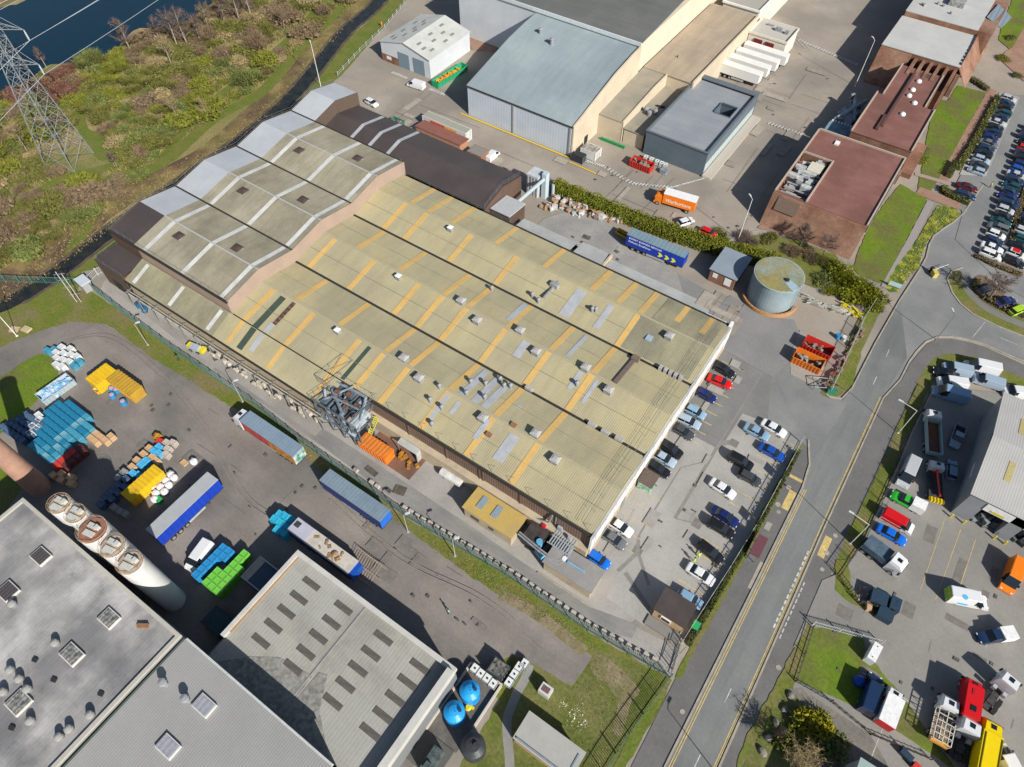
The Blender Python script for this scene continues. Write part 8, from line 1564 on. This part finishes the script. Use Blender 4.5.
for i,(px,py,h,k,cm,lab) in enumerate([(131,52,10,0,L_purp,'tall pale trunked birch at the lake edge, standing alone in front of the water'),(178,48,10,1,L_purp,'bare birch at the lake corner, left of a close pair'),(188,46,11,0,L_purp,'tallest bare birch at the lake corner with several white stems'),(201,44,9,2,L_purp,'slender bare birch at the right of the lake corner group'),(47,68,6,2,L_purp,'small bare tree on the shore beside the pylon top'),(210,32,8,1,L_brown,'brown bare tree between the lake corner and the top edge'),(226,26,10,2,L_purp,'thin white stemmed birch at the top edge, left one of three'),(240,22,10,0,L_purp,'thin white stemmed birch at the top edge, middle one of three'),(252,18,10,2,L_purp,'thin white stemmed birch at the top edge, right one of three'),(28,152,8,1,L_straw,'leaning straw coloured bare tree left of the pylon foot'),(118,168,5,2,L_purp,'small grey bare tree below the grass clearing'),(172,66,8,1,L_straw,'pale bare tree in the middle of the thicket'),(207,118,6,0,L_straw,'pale spindly tree in the thicket above the silver roof'),(160,40,7,0,L_purp,'low bare tree at the water line between two birches'),(285,30,6,1,L_brown,'brown bare tree beside the mown strip near the top edge'),(178,120,6,1,L_straw,'straw topped tree above the path fork')]):
    tree(lab,px,py,h,k,L_bark,cm,None,wide=.95)
# undergrowth tufts: rough grass mass
def tufts(name,label,cat,poly,n,s,h,ms,px=True,seed=1,excl=None,mind=0):
    rr=random.Random(seed); mb=MB(); xs=[p[0] for p in poly]; ys_=[p[1] for p in poly]; c=0; t=0
    while c<n and t<n*12:
        t+=1; a,b=rr.uniform(min(xs),max(xs)),rr.uniform(min(ys_),max(ys_))
        if not inpoly(a,b,poly): continue
        if excl and (inpoly(a,b,clr) or min(segd(a,b,*q) for q in pths)<mind): continue
        x,y=P(a,b) if px else (a,b); c+=1; mb.cur=rr.randrange(len(ms))
        for q in range(3):
            an=rr.uniform(0,6.28); w_=s*rr.uniform(.3,1); hh=h*rr.uniform(.3,1); dx,dy=rr.uniform(-.4,.4),rr.uniform(-.4,.4); mb.face([(x+dx-w_*math.cos(an),y+dy-w_*math.sin(an),0),(x+dx+w_*math.cos(an),y+dy+w_*math.sin(an),0),(x+dx+rr.uniform(-.3,.3),y+dy+rr.uniform(-.3,.3),hh)])
    o=mb.build(name,ms); return tag(o,label,cat,None,'stuff')
tufts('undergrowth','rough grass, bramble and dead stems filling the thicket by the lake','undergrowth',scr,20000,.2,1.1,[L_olive,L_brown,L_olive,L_green,L_yel,L_straw],seed=3,excl=True,mind=4)
tufts('dead_reeds','pale dead grass and reeds along the far side of the ditch','reeds',[(-20,312),(0,288),(60,240),(110,205),(165,170),(215,145),(262,104),(292,78),(330,28),(365,-10),(385,-10),(345,28),(306,74),(280,104),(240,140),(180,180),(112,228),(60,268),(0,305),(-20,320)],2600,.13,.45,[L_straw,L_brown,L_olive],seed=5)
tufts('rough_grass','patchy rough grass on the waste ground beside the substation','rough grass',[(600,652),(664,690),(640,740),(590,790),(520,790),(540,720),(560,700)],800,.1,.2,[L_green,L_olive,L_green,L_straw],seed=6)
tufts('bank_weeds','weeds and grass tufts on the verge below the green fence','weeds',[(300,448),(348,480),(406,523),(506,580),(587,637),(596,650),(560,630),(512,602),(468,574),(401,523),(330,477)],1100,.1,.22,[L_straw,L_brown,L_olive],seed=7)
# hedges
def hedge(label,pts,wd,h,m,n_per=55,s=.2,name='hedge',cat='hedge',jit=.3):
    T=None; rr=random.Random(int(pts[0][0]*7)&1023); mb=MB(); bs=MB()
    for i in range(len(pts)-1):
        a=Vector((*pts[i],0)); b=Vector((*pts[i+1],0)); l=(b-a).length; d=(b-a)/l; nrm=Vector((-d.y,d.x,0)); n=int(l*n_per)
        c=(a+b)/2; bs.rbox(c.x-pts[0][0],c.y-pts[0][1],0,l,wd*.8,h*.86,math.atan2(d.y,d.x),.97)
        for k in range(n):
            t=rr.random(); u=rr.uniform(-1,1); top=rr.random()<.62; hh=h*(1+.1*math.sin(t*l*1.3)+rr.uniform(-jit,jit)*.35)
            p=a+d*(t*l)+nrm*(u*wd/2*(1 if top else 0)+(0 if top else (wd/2)*(1 if u>0 else -1)*rr.uniform(.85,1.08)))+Vector((0,0,hh if top else rr.uniform(.1,hh)))
            quad(mb,p-a+(a-Vector((*pts[0],0))),s*rr.uniform(.5,1),rr,1.2)
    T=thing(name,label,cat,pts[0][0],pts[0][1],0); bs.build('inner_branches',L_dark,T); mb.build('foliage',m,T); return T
hedge('long clipped yellow green hedge dividing the factory yard from the transport yard',[(-65.8,113.7),(-50,114.0),(-38,114.8),(-27,116.2),(-20,117.6),(-13,119.4)],3.7,2.3,L_hedge,210,.15)
hedge('trimmed olive hedge along the path beside the full row of office cars',[P(997,99),P(987,118),P(972,146),P(956,170)],1.5,1.0,L_olive,50,.16)
hedge('short dark hedge beside the maroon saloon',[P(954,150+14),P(947,178)],1.5,1.1,L_dark,50,.16)
hedge('short hedge corner by the brick path, around the dark blue estate',[P(942,188),P(944,194),P(956,200),P(968,205)],1.4,1.0,L_olive,50,.16)
hedge('thin brown hedge at the top corner of the office lawn',[P(957,74),P(975,83),P(987,91)],1.6,1.0,L_brown,50,.15)
hedge('brown leafless hedge in the strip between two rows of office cars',[P(1032,170),P(1017,213),P(1010,246)],1.2,.7,L_brown,60,.15)
hedge('brown hedge along the foot of the office car rows',[P(975,257),P(995,267),P(1021,276)],1.1,.6,L_brown,60,.15)
hedge('dark narrow hedge between the car park fence and the grass verge',[(5.3,38),(5.9,52),(6.4,62),(6.6,78)],.8,1.1,L_dark,45,.15)
hedge('low dark hedge on the curved bed by the office entrance',[P(976,281),P(975,289),P(986,300),P(1002,309),P(1024,317)],1.3,.8,L_brown,60,.15)
for i,(px,py,r,h,lab) in enumerate([(838,272,2.6,2.4,'yellow green shrub nearest the round tank in the big clump'),(850,282,2.6,2.6,'bushy shrub in the middle left of the big clump by the road'),(862,290,2.5,2.7,'tall yellow green shrub in the centre of the big clump by the road'),(874,294,2.4,2.5,'yellow green shrub nearest the office path in the big clump'),(868,302,2.3,2.1,'low front shrub of the big clump above the scrap line'),(852,296,2.4,2.0,'front left shrub of the big clump above the scrap line'),(828,280,2.0,1.6,'darker shrub between the tank and the big clump'),(836,290,1.8,1.4,'small shrub behind the grey pipes')]):
    x,y=P(px,py,1); shrub(lab,x,y,r*1.35,h*1.1,L_hedge if i not in (6,) else L_green,i%3); 
for i,(px,py,r,lab) in enumerate([(722,236,2.0,'twiggy bush behind the slate roofed brick hut'),(748,240,2.2,'grey twiggy bush on the bank above the tank'),(770,238,1.8,'olive bush on the bank above the round tank'),(796,252,2.0,'spreading twiggy bush beside the brick office corner'),(812,256,2.0,'brown bush below the brick office wall'),(826,262,1.7,'olive bush at the end of the brick office wall')]):
    x,y=P(px,py,.6); shrub(lab,x,y,r*1.3,1.4,[L_olive,L_purp,L_olive,L_brown,L_brown,L_olive][i],[1,3,1,3,1,3][i])
tree('bare tree throwing a wide shadow over the office entrance bed',988,300,6.5,1,L_barkd,L_purp,wide=1.5)
tree('bare tree at the corner of the first brick office and the flower beds',822,258,6,1,L_barkd,L_purp,wide=1.3)
tree('bare tree behind the slate roofed hut',800,246,6,2,L_barkd,L_purp,wide=1.3)
tree('large bare crowned tree beside the bright yellow shrub at the bottom',792,764,6,1,L_barkd,L_straw,wide=1.35)
tree('small bare tree overhanging the right footway near the bottom',776,736,3,0,L_barkd,L_purp,wide=1.1)
for px,py,r,h,m,lab in [(812,725,2.4,2.6,L_forsy,'big bright yellow flowering shrub beside the back lane'),(790,741,1.8,1.8,L_yel,'yellow green shrub at the foot of the yellow flowering one'),(826,742,2.6,2.2,L_green,'dark green shrub shading the back lane'),(922,642-20,0.1,.1,L_green,'')]:
    if lab: x,y=P(px,py,.8); shrub(lab,x,y,r*1.25,h,m,2)
for px,py,r,lab in [(1005,58,2.2,'round yellow green shrub on the brick forecourt'),(1018,75,1.6,'low shrub beside the forecourt seats'),(1012,38,1.8,'dark shrub against the glazed slope of the white roofed office'),(918,158,2.6,'low yellow green planting against the middle brick office'),(925,150,2.0,'green planting beside the office lawn edge')]:
    x,y=P(px,py,.5); shrub(lab,x,y,r,1.3,L_yel if 'yellow' in lab else L_green,0)
# flowers
WF=mat('white_petal',(.7,.68,.5)); YF=mat('yellow_petal',(.75,.6,.03))
tufts('daffodils','drifts of yellow and white daffodils in the bed between the path and the road','flowers',[(768+680/4,192+60/4),(768+765/4,192+92/4),(768+700/4,192+138/4),(768+630/4,192+200/4),(768+600/4,192+300/4),(768+530/4,192+370/4),(768+490/4,192+370/4),(768+560/4,192+260/4)],2200,.07,.4,[YF,WF,L_green,L_green,L_dark,L_hedge],seed=8)
tufts('lawn_daisies','scatter of pale stones and daffodils on the waste ground grass','flowers',[(560,700),(585,705),(590,728),(570,730)],60,.14,.15,[WF,WF],seed=9)
